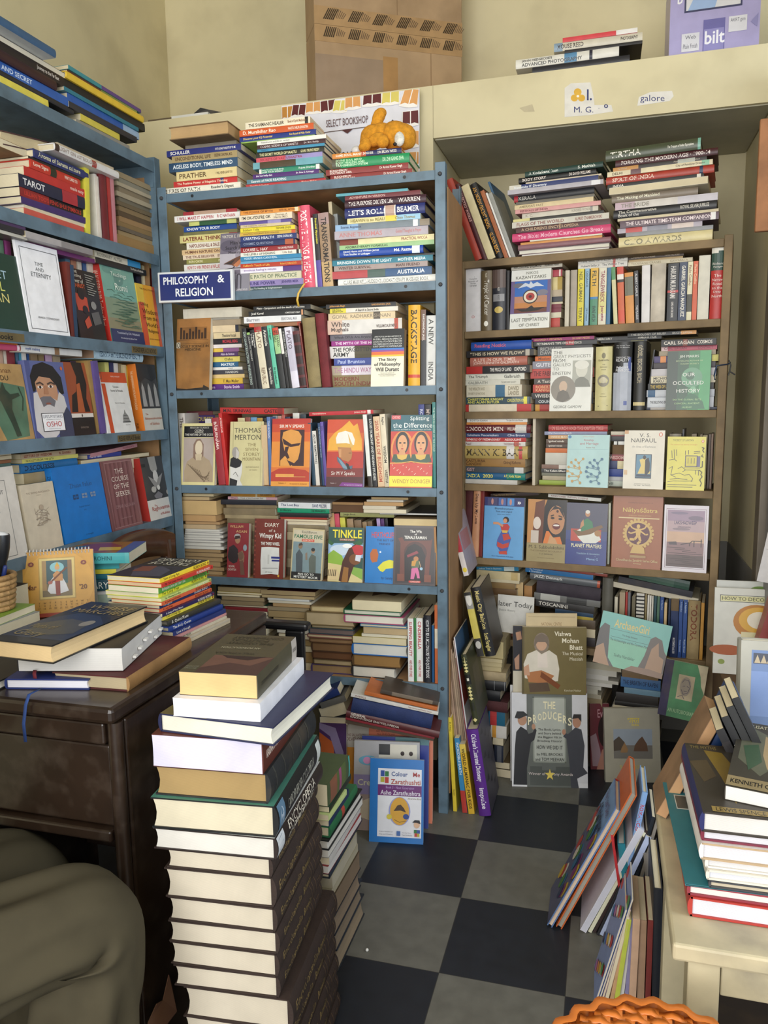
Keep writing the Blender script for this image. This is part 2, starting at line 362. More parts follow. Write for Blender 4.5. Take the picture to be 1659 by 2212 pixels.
# thin dark joints
br = nn.new('ShaderNodeTexBrick');br.offset = 0;br.inputs['Scale'].default_value = 1;br.inputs['Brick Width'].default_value = .2865;br.inputs['Row Height'].default_value = .2865;br.inputs['Mortar Size'].default_value = .0011;br.inputs['Mortar Smooth'].default_value = .4;LK(mp.outputs[0],br.inputs['Vector'])
mx = nn.new('ShaderNodeMix');mx.data_type = 'RGBA';LK(br.outputs['Fac'],mx.inputs[0]);LK(vs.outputs[0],mx.inputs[6]);mx.inputs[7].default_value = S('3a3936')+(1,)
LK(mx.outputs[2],pb.inputs['Base Color']);pb.inputs['Roughness'].default_value = .42
rn = nn.new('ShaderNodeMapRange');rn.inputs[3].default_value = .32;rn.inputs[4].default_value = .6;LK(nz.outputs[0],rn.inputs[0]);LK(rn.outputs[0],pb.inputs['Roughness'])
bp = nn.new('ShaderNodeBump');bp.inputs['Strength'].default_value = .12;bp.inputs['Distance'].default_value = .002;LK(nz.outputs[0],bp.inputs['Height']);LK(bp.outputs[0],pb.inputs['Normal'])
flo.data.materials[0] = mf

# ================================================================ shelf units
US = Unit(-1.352,2.2986,1.34);UW = Unit(-.478,2.706,-8.2);UL = Unit(-1.392,1.5,90)
ZS = [1.974,1.666,1.363,1.0535,.7476,.4322]
ZW = [1.781,1.549,1.277,1.027,.766,.46]
ZL = [2.076,1.79,1.504,1.238,.949,.66]
BLUE = '5f7686'
def bolt(mb,x,y,z,ax='y',r=.006,c='3a3a3c'):
    n = 10;pts = [(math.cos(a*2*math.pi/n)*r,math.sin(a*2*math.pi/n)*r) for a in range(n)]
    for k,q in ((0,.0),(1,.004)):
        pass
    rows = [[(x+p,y-e,z+s) if ax == 'y' else (x+e,y+p,z+s) for p,s in [(a*f,b*f) for a,b in pts]] for e,f in ((0,1),(.003,1),(.005,.6))]
    mb.grid(rows,c,True);mb.face(rows[-1],c)
def steel_rack(U,name,label,W,D,zs,ztop,postw=.03,zpost=None,right=True):
    root = thing(name,label,'shelf',U.M)
    for x0,sx in ((-postw,1),(W,-1)):
        for y0,sy in ((0,1),(D,-1)):
            mb = MB();xa,xb = x0,x0+postw;t = .003
            xo = xa if sx > 0 else xb
            mb.box(xa,y0-(t if sy > 0 else 0),0,xb,y0+(0 if sy > 0 else t),zpost,BLUE)
            mb.box(min(xo,xo+t*sx),min(y0,y0+postw*sy),0,max(xo,xo+t*sx),max(y0,y0+postw*sy),zpost,BLUE)
            p = mb.build('post',m_steel,root,U.M,bevel=.001)
            if sy > 0:
                for z in zs:
                    bb = MB();bolt(bb,(xa+xb)/2,-t,z-.012);bb.build('bolt',m_plain,p,U.M)
    for z in zs:
        mb = MB();t = .003
        mb.box(.0005,-.001,z-.026,W-.0005,t,z,BLUE);mb.box(.0005,D-t,z-.026,W-.0005,D,z,BLUE)
        mb.box(.0005,t,z-.026,t,D-t,z-.001,BLUE);mb.box(W-t,t,z-.026,W-.0005,D-t,z-.001,BLUE)
        for xx in (.09,W-.09):art(mb,[('E',.5,.5,.5,.5,'1c2024')],lambda u,v,e:(xx-.005+u*.01,-.0012,z-.017+v*.01),.01,.01)
        s = mb.build('shelf_frame',m_steel,root,U.M)
        mb = MB();mb.box(.004,.004,z-.022,W-.004,D-.004,z-.0005,'a5805a');mb.build('plank',m_wood,s,U.M)
    return root
steel_rack(US,'steel_rack','blue-grey slotted steel rack of books standing in the middle of the wall',.86,.30,ZS,2.0,zpost=1.995)
mb = MB();mb.box(.8915,.02,.06,.8945,.285,1.93,'a07a52');o = mb.build('cardboard_sheet',mat('cardboard',.85,noise=.12,nscale=8,bump=.1,stain='6f5639',sscale=6,samt=.35),M=US.M)
tag(o,'tall brown cardboard sheet closing the right side of the steel rack','cardboard sheet')
m_card = MATS['cardboard']
# left bookcase, seen along its front
root = thing('steel_bookcase','blue-grey steel bookcase of books along the left wall','shelf',UL.M)
LU0,LU1,LD = -.45,.802,.34
for z in ZL:
    mb = MB();mb.box(LU0,0,z-.032,LU1,.003,z,BLUE);mb.box(LU0,.003,z-.012,LU1,LD,z-.0005,BLUE);s = mb.build('shelf_pan',m_steel,root,UL.M)
for u0 in (LU0-.03,LU1):
    for d0 in (0,LD-.03):
        mb = MB();mb.box(u0,d0,0,u0+.003,d0+.03,2.09,BLUE);mb.box(u0,d0-.002,0,u0+.03,d0,2.09,BLUE)
        mb.build('post',m_steel,root,UL.M)
mb = MB();mb.hexa([(LU1-.0005,.004,2.0),(LU1-.0005,.1,2.0),(LU1-.003,.1,2.0),(LU1-.003,.004,2.0),(LU1-.0005,.004,2.075),(LU1-.0005,.2,2.075),(LU1-.003,.2,2.075),(LU1-.003,.004,2.075)],BLUE);mb.build('gusset',m_steel,root,UL.M)
mb = MB();mb.box(LU1-.006,.035,.1,LU1-.003,LD-.035,2.03,'a07a52');o = mb.build('side_board',m_wood,root,UL.M)
for k,(a,b,z) in enumerate(((.62,.76,1.504),(.03,.16,1.504),(.52,.64,1.238))):
    mb = MB();mb.box(a,-.0012,z-.028,b,-.0004,z-.008,'6a5c3c');art(mb,[('T',.05,.15,.95,.85,('PLEASE REPLACE BOOKS','Books','PLEASE REPLACE Books')[k],'1c1810','cb')],lambda u,v,e:(a+u*(b-a),-.0013-e,z-.008-v*.02),b-a,.02)
    tag(mb.build('tape_label',m_old,M=UL.M),('brown tape label under the green Teachings book','brown tape label under the green Prophet book','brown tape label under the orange and white Temples book')[k],'label')
# wooden shelf in the niche
def wooden_shelf():
    U = UW;W = .809;D = .24;root = thing('wooden_shelf','open brown wooden bookshelf standing in the niche on the right','shelf',U.M)
    w = '86704f'
    for x0 in (-.0,W-.0):
        mb = MB();x = -.022 if x0 == 0 else W;mb.box(x,-.004,0,x+.024,D,1.781 if x0 == 0 else 1.79,w);mb.build('side_panel',m_wood,root,U.M,bevel=.002)
    for i,z in enumerate(ZW):
        mb = MB();mb.box(.0025 if i else -.022,.06 if i == 5 else 0,z-.024,W-.0005 if i else W-.0005,D-.002,z,w);mb.build('shelf_board',m_wood,root,U.M,bevel=.002)
wooden_shelf()
# ================================================================ books on the steel rack
c = Crop(330,220,680)
stack(US,.012,c,550,255,ZS[0],'left stack on top of steel rack',[
 (392,165,775,'7d6546','','w',{'m':'E','hard':1,'pg':'c3a172','mat':m_old,'d':-.03,'lab':'old tattered brown book with bare page edges, topping the left stack on steel rack','w':.15}),
 (460,330,860,'8d8577','','w',{'d':.03}),
 (527,140,905,'232c74','*SCHULLER|IF IT\'S GOING TO BE, IT\'S UP TO ME','w',{'lab':'navy paperback reading If It\'s Going To Be, left stack on steel rack top'}),
 (600,195,865,'a89468','*UNCONDITIONAL LIFE|DEEPAK CHOPRA, M.D.','5a4028',{'lab':'tan paperback titled Unconditional Life, left stack on steel rack top'}),
 (697,165,870,'2f5070','*AGELESS BODY, TIMELESS MIND','e8eef2',{'b':[(0,.09,'274562')],'lab':'blue paperback titled Ageless Body, Timeless Mind on steel rack top'}),
 (797,240,865,'e3cf96','PRATHER|I WILL NEVER LEAVE YOU','6a5536',{'lab':'pale yellow paperback reading I Will Never Leave You on steel rack top'}),
 (858,215,865,'c2302f','*The Positive Power of Negative Thinking','f2dcc0',{'b':[(.74,.79,'2a2f6a')],'lab':'red paperback titled The Positive Power of Negative Thinking on steel rack top'}),
 (932,20,905,'ece7d6','*THE FIRES OF FAITH|Reader\'s Digest','3a352e',{'hard':1,'lab':'white hardback titled The Fires of Faith, bottom of left stack on steel rack'})],.2)
stack(US,.016,c,1300,172,ZS[0],'middle stack on top of steel rack',[
 (246,950,1610,'e9dfc4','*THE SHAMANIC HEALER|{8a5a3a}Book of Spirit Medicine','4a3c30',{'b':[(.92,.97,'1c1c1c')]}),
 (316,885,1648,'cf5a26','D. Muralidhar Rao|VAASTU SHILPA SHAASTRA','f6ead8'),
 (372,885,1675,'1f3580','*Discover your IQ Potential|Ken Russell & Philip Carter','f0d070'),
 (388,900,1660,'8db052'),
 (432,1066,1777,'e9e8e0','*Vastushastra and the 21 century','2c2c2c'),
 (478,1070,1770,'3e1a22','*COSMIC SCIENCE OF VAASTU|Dr. B.N. Reddy','f2e8e8'),
 (508,1070,1760,'3d8db0','*VAASTU','153a60'),
 (566,1058,1758,'23261e','*THE SECRET WORLD OF VAASTU|GOURU TIRUPATI REDDY','e6dfa8'),
 (618,1058,1740,'9a90c4','SECRETS OF VASTUSHASTRA','9a2440',{'b':[(0,.45,'d05a66')]}),
 (690,1025,1742,'6fa8b4','','w',{'b':[(.1,.62,'4a3c28')],'lab':'turquoise paperback with a dark brown band, middle stack on steel rack top'}),
 (744,1090,1710,'2f8a6a','DON\'T LOSE YOUR MIND,/LOSE YOUR WEIGHT|Rujuta Diwekar','e8f2ea',{'b':[(0,.04,'ece8e0'),(.94,1,'f0eee6')]}),
 (792,1025,1702,'4d2470','the hot belly diet|Dr. Suhas G. Kshirsagar','f2ecf4'),
 (842,962,1752,'58808e','*Secrets of FACE READING','eef4f4'),
 (890,955,1772,'b8383c','*Thoughts & Feelings|Mathew McKay','f0b0a0')],.2)
c = Crop(600,180,1000)
stack(US,.012,c,830,600,ZS[0],'right stack on top of steel rack',[
 (650,490,1110,'d98a3e','SAME SOUL, MANY BODIES|DR BRIAN WEISS','f6eede',{'b':[(.48,1,'232a5c'),(.42,.49,'b8502c')],'hard':1,'lab':'orange and navy hardback under the orange soft toy on steel rack top'}),
 (742,490,1180,'239058','DIVINE SOUL MIND/BODY HEALING AND/TRANSMISSION SYSTEM|DR ZHI GANG SHA','c8f0c8',{'b':[(0,.11,'5a5648')],'hard':1,'lab':'green hardback titled Divine Soul Mind Body Healing on steel rack top'}),
 (800,430,1170,'8a2f2c','BUDDHISM IN/SOUTHEAST ASIA|Dr Arvind Kumar Singh','f4e6dc',{'lab':'upper of two red Buddhism in Southeast Asia books on steel rack top'}),
 (856,470,1205,'8a2f2c','BUDDHISM IN/SOUTHEAST ASIA|Dr Arvind Kumar Singh','f4e6dc',{'lab':'lower of two red Buddhism in Southeast Asia books on steel rack top'})],.22)
# ---- first compartment
c = Crop(340,420,660)
w1 = 'stack behind the blue sign'
stack(US,.05,c,600,172,ZS[1],w1,[
 (220,290,890,'a8343a','','w',{'b':[(.2,.8,'c0a088')]}),
 (285,190,925,'efece6','I WILL MAKE IT HAPPEN|R C NATHAN','b03040',{'lab':'white paperback reading Will Make It Happen, second down, stack behind blue sign','d':-.01}),
 (328,355,885,'2d5a36','','w',{'b':[(0,.22,'c8cc78'),(.8,1,'c8cc78')]}),
 (384,295,890,'1d4890','*KNOW YOUR BODY','f4f6f8'),
 (420,290,900,'77744a','','3c3a20'),
 (500,250,895,'d8cc88','*LATERAL THINKING','7a1c1c',{'b':[(.86,1,'a83030')]}),
 (572,325,890,'e9e2d0','NAPOLEON HILL & DALE CARNEGIE','7a2a2a'),
 (628,275,880,'d9b98a','HUMAN NATURE ON TRIAL','5a2418'),
 (680,285,880,'e3cfb4','*THE TRUE BELIEVER|BY ERIC HOFFER','7a4a40'),
 (730,325,870,'8f8c4a','BEN OKRI|INCIDENCE','e8e0b0'),
 (800,300,870,'e8e6de','HOW TO WIN FRIENDS & INFLUENCE PEOPLE','b83038'),
 (828,325,870,'9c948a'),(900,310,870,'23305c'),(975,320,880,'cfc09a'),(1068,300,880,'6a4430')],.2)
stack(US,.012,c,1330,155,ZS[1],'stack right of the grey bird book',[
 (204,930,1590,'e0923a','THE POWER OF MYTH|WITH BILL MOYERS','8a4a18',{'b':[(.92,.98,'e8d8b0')]}),
 (278,915,1510,'e9dac0','*I\'M OK-YOU\'RE OK|{8a7a6a}Thomas A/Harris M.D.','1c1c1c'),
 (318,915,1500,'5a4a92','','w',{'b':[(.55,.8,'9a90c0')]}),
 (352,930,1490,'d6c49c','THE ESSENTIAL CRYSTAL','7a6a4a'),
 (402,930,1540,'e6d436','Eckhart Tolle|{6a6014}THE POWER OF NOW','8a7c20'),
 (445,925,1545,'d3ae48','CREATING A JOURNEY INTO HEALING','6a4a10',{'b':[(.93,1,'d05a30')]}),
 (508,930,1560,'23346e','CREATING HEALTH|DEEPAK CHOPRA, M.D.','e0e6f0'),
 (570,930,1540,'1d2c5c','*COSMIC QUESTIONS','8a96b0',{'b':[(.82,.97,'b05a38')]}),
 (634,930,1570,'96282e','LOUISE L. HAY|YOU CAN HEAL YOUR LIFE','f2e2da'),
 (682,930,1600,'e9e6da','*THE LEVELS OF HEALING|{9a8a7a}Lilla Bek','4a5a50',{'b':[(.94,.98,'1c1c1c')]}),
 (728,930,1610,'2f86b4','YOUR HANDS CAN HEAL','eaf6fc'),
 (762,930,1610,'6aa6c8','','w'),
 (812,930,1612,'b83a24','Fulford\'s Touch of Life|Robert C. Fulford, D.O.','f0b84a'),
 (872,930,1615,'eae6f0','emotional healing in minutes','8a6aa8',{'b':[(.7,1,'58307e')]}),
 (958,930,1610,'d3ceb0','*THE PATH OF PRACTICE','6a7a60'),
 (1028,930,1632,'8f80b4','*IMMUNE POWER|JENNIFER MEEK','30246a'),
 (1080,930,1632,'3d5258','The Keys To Healing & Enlightenment','c8d4d0')],.2)
man = [('R',0,0,1,.35,'77707f'),('R',0,.35,1,.63,'b8b2bb'),('E',.3,.22,.3,.1,'625c6c'),('E',.75,.38,.24,.1,'9c95a2'),('R',0,.7,1,1,'8a8792'),
 ('T',.06,.035,.94,.085,'VIKTOR E. FRANKL','e9e2d4'),('T',.33,.14,.67,.2,'Man\'s','2e2a30'),('T',.18,.225,.82,.285,'Search For','2e2a30'),('T',.24,.31,.76,.37,'Meaning','2e2a30'),
 ('P',[.13,.52,.5,.43,.66,.4,.74,.38,.8,.42,.72,.46,.6,.54,.48,.58,.42,.55],'6d4a3c'),('P',[.45,.55,.66,.46,.76,.43,.7,.53,.58,.585],'c07a54'),('E',.74,.405,.055,.03,'b06a48'),('P',[.13,.53,.52,.45,.4,.53],'3c3434'),
 ('L',[0,.63,.2,.615,.45,.6,.7,.6,1,.575],'2a2628',.02),('L',[.4,.61,.5,.58],'2a2628',.02),('L',[.6,.97,.6,.72,.66,.7,.72,.74,.72,.97],'45424a',.03),('L',[.45,.97,.45,.8,.55,.8,.55,.97],'6c6974',.012),('T',.3,.955,.95,.985,'MILLION COPIES SOLD','e4e0e0')]
face_out(US,.006,c,690,1028,430,1085,ZS[1],'77707f','grey paperback Man\'s Search for Meaning with a bird, beside the blue sign',man,.018)
c = Crop(640,400,980)
row(US,.02,c,ZS[1],'upright books on top compartment of steel rack',[
 (75,205,215,'d9506a','*POSITIVE LIVING & HEALTH','fdf0ee',{'hard':1}),(206,227,340,'e6e2dc'),
 (229,280,300,'232026','*Practical Hypnotism','ece03c',{'b':[(.62,1,'5a4aa0')]}),
 (285,395,290,'a08468','*TRANSFORMATIONS','241a16',{'b':[(.65,1,'c8a878'),(0,.15,'a88a84')]}),
 (402,440,170,'d8cca8','','3a3a3a',{'d':.07}),(446,490,300,'9aa0a0','','w',{'d':.07})],.2,lean=-3,yb=1075)
stack(US,.012,c,900,52,ZS[1],'right stack in top compartment of steel rack',[
 (82,420,1175,'5aa0ac','','w',{'lab':'thin turquoise board lying on the right stack, top compartment of steel rack'}),
 (130,510,1310,'6a2028','*ADVENTURE IN VERSION','d8b0a8'),
 (215,510,1370,'3d1f2c','*THE PURPOSE DRIVEN Life|WARREN','eee4e0',{'hard':1}),
 (325,510,1360,'27306c','*LET\'S ROLL!|BEAMER','f2f2f4',{'hard':1,'b':[(.5,.64,'e8e4dc'),(.515,.625,'c0a090')]}),
 (385,535,1310,'ddd29a','*HEAVEN is so REAL!|Choo Thomas','8a7a30',{'b':[(.53,.68,'e6cf4c'),(.68,1,'9ac4dc')]}),
 (455,410,1405,'8fb0d2','Some Aspects','3a4a6a',{'b':[(.25,.95,'77828a'),(.9,1,'8a7c68'),(.83,.88,'e8e8e6')]}),
 (545,405,1390,'b0a6ae','ANNE THOMAS|Guided Thoughts in Prayer','c08080'),
 (606,455,1455,'e3d8a8','|*PRACTICAL WICCA'.replace('*',''),'9a5a4a',{'b':[(0,.2,'7a3020')],'lab':'cream paperback titled Practical Wicca with a red picture at its left'}),
 (655,455,1455,'9cc08a','*AROMATHERAPY FORMULAS','3e5a34'),
 (735,455,1340,'1f4aa6','David Hume and William James/Two Studies in Linkages|Md. Razzaque','f4f6fa',{'b':[(.87,.96,'e6ecf4')],'lab':'bright blue hardback titled Two Studies in Linkages, right stack','hard':1}),
 (760,380,1455,'1c1c1e'),
 (822,380,1440,'22788e','*BRINGING DOWN THE LIGHT|MOTHER MEERA','e8f2f2'),
 (880,395,1385,'a4938e','*WINTER SURVIVAL|MARI FRIEND','5a3a34'),
 (962,380,1430,'2f5580','*|AUSTRALIA'.replace('*',''),'f2f4f6',{'b':[(0,.36,'b8484c'),(.36,.54,'4a6058')],'lab':'blue and red picture-spined book titled Australia, right stack'}),
 (1042,440,1470,'e9e9e4','*CLARE MAXWELL-HUDSON\'S AROMATHERAPY MASSAGE BOOK'.replace('*',''),'8a8a84',{'hard':1,'lab':'white Aromatherapy Massage Book, bottom of right stack, top compartment of steel rack'})],.22)
# ---- second compartment
c = Crop(370,640,680)
occ = [('R',0,0,1,.31,'a5713a'),('R',.1,.12,.9,.29,'8a5c2c')]+[('R',.1+i*.09,.12+(i*37 % 5)*.02,.16+i*.09,.285,'3a2412') for i in range(9)]+[('L',[.05,.3,.95,.3],'4a3018',.008),('L',[.05,.35,.95,.35],'4a3018',.006),('R',.01,.33,.12,.41,'e8dcc4'),('T',.03,.335,.11,.405,'O','241a10','cb'),('T',.12,.37,.96,.405,'CCULT SCIENCE IN','24180c'),('T',.25,.415,.75,.45,'MEDICINE','24180c'),('P',[0,.86,.06,.97,.35,.985,.6,.97,.82,.965,.84,.93,1,.97,1,1,0,1],'221c18')]
face_out(US,.006,c,45,435,258,1072,ZS[2],'9a6a34','worn brown book titled Occult Science in Medicine on the steel rack',occ,.022,o={'mat':m_old})
stack(US,.05,c,680,125,ZS[2],'stack behind the brown Occult Science book',[
 (240,140,812,'d9d2c0','','8a8070',{'b':[(.07,.9,'d4ccb8')]}),(265,480-300,790,'9c968a'),(330,180,805,'a8967c','','4a3a28'),
 (412,180,775,'1f2234','','w',{'b':[(.5,.94,'dfc9a4')]}),(485,190,795,'dac69c','|Theodore Roszak','2c2620'),
 (552,180,812,'17171b','|MICHAEL BERG','d03a4a'),(595,190,812,'e0d8d6','','w'),(640,180,782,'dcb84a','','w',{'b':[(.7,1,'8a5a8a')]}),
 (692,190,772,'4d2f5e','|Alain de Botton','d8c8dc'),(755,180,790,'dccd68','|Osho','4a4420'),(815,190,775,'235c84','|MATRIX','e8f0f4'),
 (850,180,822,'e8e6e0','|FAST','2c2c2c'),(900,180,838,'3a3a42','neuroscience of/love & wisdom|HANSON','d4d2cc'),(945,180,850,'ddc084'),
 (1012,180,828,'d8b23e','|F. Max Muller','5a4210'),(1080,180,838,'5a2a80','*Transformation|Stevie Smith','e6d4f0')],.2)
w2 = 'leaning row on middle of steel rack'
row(US,.014,c,ZS[2],w2,[
 (912,964,370,'1b1c1f','DECONSTRUCTION THEORIZING','b0c0b8'),(965,1000,418,'1d1d20','LACAN DICTIONARY','d0d0c8',{'b':[(0,.04,'9ac070')]}),
 (1001,1052,388,'121215','A Beginner\'s Guide/to the Mind','ece8e0'),(1055,1138,355,'e0d6bc','PLATO|REPUBLIC','8a7460',{'b':[(0,.08,'b02c30')]}),
 (1142,1204,350,'25292e','Aristotle|The Nicomachean Ethics','e6e2d6'),(1206,1256,335,'63c4a4','Heidegger|An Introduction','16332a'),
 (1264,1330,362,'2a2c2e','BERTRAND/RUSSELL|','1f2a1c',{'b':[(0,.12,'cc4a34'),(.12,.43,'a6cc90')]}),(1334,1366,372,'1b1b1e','','w',{'b':[(0,.42,'e8e4dc')]}),
 (1367,1400,366,'151518','IT BEGINS WITH TEARS','dcdcd6'),(1402,1486,357,'dedae6','PLATO','6a5a6a',{'b':[(.12,.72,'c4c0d0')]}),
 (1490,1568,402,'5a2226','','w',{'b':[(.06+i*.19,.2+i*.19,'2a1214') for i in range(5)]}),(1570,1588,305,'7a3028','ON THE SCENE','e0c8b8')],.2,lean=-6.5,yb=1075)
stack(US,.03,c,1300,100,None,'short pile above the leaning row',[
 (157,950,1610,'1a1a1d','*Plato - Symposium and the death of Socrates','e8e4d8'),(220,895,1535,'141417','Joel Kovel|A COMPLETE GUIDE TO THERAPY','ece8e0',{'b':[(.95,.98,'e0a070')]}),
 (296,840,1500,'e9e9ea','Barrett|IRRATIONAL MAN','8a8a90'),(342,900,1498,'9a6a48','','w',{'b':[(0,.1,'c85a38'),(.93,1,'b84a34')]})],.2)
c = Crop(660,640,980)
row(US,.016,c,ZS[2],'big books left of the Jallianwala stack',[(40,182,245,'8f7f58','','w',{'hard':1,'mat':m_cloth,'lab':'big khaki book in crinkled wrap, right end of leaning row'}),(190,288,192,'72262c','','w',{'hard':1,'mat':m_cloth,'lab':'tall dark red cloth book left of the Jallianwala Bagh stack'})],.22,lean=-4.5,yb=1045)
w3 = 'stack behind The Story of Philosophy'
stack(US,.04,c,560,78,ZS[2],w3,[
 (130,230,1010,'1d1b1d','*Jallianwala Bagh|RAKHSHANDA JALIL','d89a50'),(183,275,1035,'e6ded0','DR PAUL/BRUNTON|A Search in Secret India|','2a2622',{'b':[(0,.24,'e3d43a')]}),
 (265,255,1005,'e0cba4','GOPAL  RADHAKRISHNAN','9a8a74',{'b':[(.68,.78,'5a5044')]}),(432,250,1080,'dcd8d2','White/Mughals|WILLIAM DALRYMPLE','5a4a44',{'b':[(0,.2,'d8b8a4'),(.9,.95,'b84a34')],'lab':'thick white paperback reading White Mughals behind The Story of Philosophy'}),
 (506,275,1050,'69646e','Which Of Us Are Aryans?','2c2834'),(566,288,1050,'9a2c86','*THE MYTH OF THE HOLY COW','f2d8ee'),(708,270,1060,'dedbd6','*THE FORGOTTEN/ARMY|','1a1a1c',{'b':[(.36,.66,'4a4228')]}),
 (790,320,1040,'2f4496','*Paul Brunton'.replace('*',''),'b8c4e8'),(904,285,1050,'e3dbe6','*THE HINDU WAY|SHASHI','b07a9a',{'b':[(0,.16,'b0a48c')]}),(1045,288,1060,'85754c','*MODERN/SOUTH INDIA|','7a3424',{'lab':'olive-brown thick book titled Modern South India, bottom behind Story of Philosophy'})],.2)
sto = [('R',0,0,1,.335,'17191e'),('R',0,.335,1,.365,'3a78c4'),('R',0,.365,1,.395,'8a4a9a'),('R',0,.395,1,.45,'e2703a'),('R',0,.45,1,.48,'eebf3c')]
sto += [('T',.05,.12+i*.042,.93,.15+i*.042,s,'e4e4e0') for i,s in enumerate(('ARISTOTLE·JAMES·NIETZSCHE','RUSSELL·BERGSON·SPENCER','LOCKE·PLATO·CROCE·BACON','VOLTAIRE·SANTAYANA·SPINOZA','KANT·DEWEY·SCHOPENHAUER'))]
sto += [('T',.18,.505,.82,.575,'The Story','18181a','cb'),('T',.05,.585,.95,.66,'of Philosophy','18181a','cb'),('T',.14,.67,.86,.74,'Will Durant','18181a','cb'),('T',.25,.76,.75,.78,'The lives and opinions of','6a6a60'),('T',.2,.785,.8,.805,'the world\'s greatest philosophers','6a6a60'),('T',.25,.81,.75,.83,'from Plato to John Dewey','6a6a60')]
face_out(US,.004,c,730,1095,366,1030,ZS[2],'e8e2cc','black and cream paperback titled The Story of Philosophy facing out',sto,.024)
row(US,.012,c,ZS[2],'upright books at right end of middle steel compartment',[(1150,1282,100,'e0a92c','*BACKSTAGE','2a2214',{'hard':1,'b':[(.86,.9,'c84a3a')]}),(1288,1345,150,'25262c','RAKSHANDA JALIL','dcd8d4',{'b':[(0,.4,'6a4a3a')]}),(1350,1455,215,'e3e3e0','A NEW|INDIA','4a4a48')],.2,lean=.8,yb=1010)
# ---- third compartment
c = Crop(370,850,680)
cic = [('R',.07,.045,.95,.225,'16171a'),('T',.25,.06,.8,.085,'PENGUIN CLASSICS','d8d4c4'),('T',.38,.1,.64,.135,'CICERO','f0ece0'),('L',[.38,.15,.64,.15],'e0dccc',.008),('T',.1,.165,.92,.2,'THE NATURE OF THE GODS','f0ece0'),('R',.07,.235,.95,.95,'b4a59c'),
 ('P',[.12,.95,.1,.78,.18,.62,.35,.55,.42,.45,.62,.5,.72,.56,.84,.6,.93,.72,.95,.95],'b09c80'),('P',[.36,.56,.36,.34,.44,.26,.56,.25,.66,.34,.66,.52,.58,.6,.44,.6],'8a7060'),('E',.52,.4,.11,.12,'d8c8ac'),('P',[.42,.5,.62,.5,.6,.6,.44,.6],'cdbb9c')]
cic += [('L',[.2+i*.07,.66+i*.02,.45+i*.05,.8+i*.03,.85,.93-i*.03],'6e5c48',.012) for i in range(6)]
face_out(US,.004,c,105,497,345,1040,ZS[3],'ded39a','cream and black classics paperback with a marble statue, facing out',cic,.016)
stack(US,.13,c,300,205,None,'pile behind the marble statue paperback',[(250,178,480,'6a3038','','c0a0a0'),(345,190,505,'3d2860','DISCOURSES','c0b050')],.14)
row(US,.03,c,ZS[3],'row behind the marble statue paperback',[(120,195,228,'d6cec6','THE','6a5a54'),(425,495,292,'d8d4cc')],.1,yb=1040)
row(US,.012,c,ZS[3],'red books beside the cream monk paperback',[(550,632,282,'9c3038','*BĀBURNĀMA','f0d8d0',{'lab':'red paperback titled Baburnama leaning beside the statue paperback'}),(634,672,228,'c22826','AMBEDKAR','f4e0d8',{'lab':'bright red book standing half hidden by the cream monk paperback'})],.2,lean=-4,yb=1050)
tho = [('T',.13,.1,.92,.175,'THOMAS','3a3830'),('T',.15,.205,.92,.285,'MERTON','3a3830')]+[('T',.4,.335+i*.075,.92,.385+i*.075,s,'8a7a50') for i,s in enumerate(('THE','SEVEN','STOREY','MOUNTAIN'))]+[('T',.5,.7,.9,.72,'AUTOBIOGRAPHY','8a8060'),('T',.58,.745,.86,.765,'OF FAITH','8a8060'),('L',[.1,0,.1,.44],'8a8464',.006),('L',[.94,0,.94,.95],'a8a27c',.006),
 ('P',[.04,1,.03,.62,.1,.56,.22,.56,.36,.62,.4,.7,.38,.82,.34,.92,.42,1],'d8d6d0'),('P',[.02,.7,.04,.58,.16,.54,.38,.62,.34,.7,.2,.73],'1e1d20'),('P',[.02,1,.03,.88,.14,.9,.26,.92,.24,1],'242326'),('E',.18,.48,.1,.085,'a09a94'),('P',[.2,.42,.3,.48,.28,.57,.2,.58],'c8c2ba'),('L',[.13,.83,.2,.79,.28,.86],'55524e',.012)]
face_out(US,.004,c,665,1050,325,1060,ZS[3],'d0c795','cream paperback titled The Seven Storey Mountain facing out',tho,.026)
book(US.M @ T3(US.hit(*c(1062,1060),.02)[0],.022,ZS[3]) @ RZ(8) @ frame('v',0,.018,0,0,.12,.195,.018),.12,.195,.018,'d8a878',label='tan paperback with its page edges out behind The Seven Storey Mountain',group='books shown face out on the shelves',pages='d9bd94')
w4 = 'back row of the third steel compartment'
row(US,.07,c,ZS[3],w4,[(800,880,282,'cfc79a'),(885,945,275,'8a5246'),(950,1018,275,'6a9cc4'),(1022,1085,282,'b8923c'),(1088,1125,280,'1e1e20'),(1130,1170,270,'5a7ab0','THE ROMAN','e8e8f0',{'d':-.04}),(1200,1255,258,'a8b0ac'),(1258,1300,258,'c89a88'),(1304,1340,222,'c4685c'),(1344,1398,268,'2c3c54'),(1430,1505,225,'dcdad2'),(1520,1580,240,'3a4650')],.2,yb=1050)
cs = Crop(370,850,680)
stack(US,.05,cs,900,165,None,'pair lying across the third steel compartment',[(238,565,1302,'bf2c28','M.N. SRINIVAS|CASTE','2a1416',{'b':[(.9,.98,'8a2020')],'lab':'red paperback titled Caste lying on top of the third compartment row','yaw':0,'roll':1.2,'w':.13})],.14)
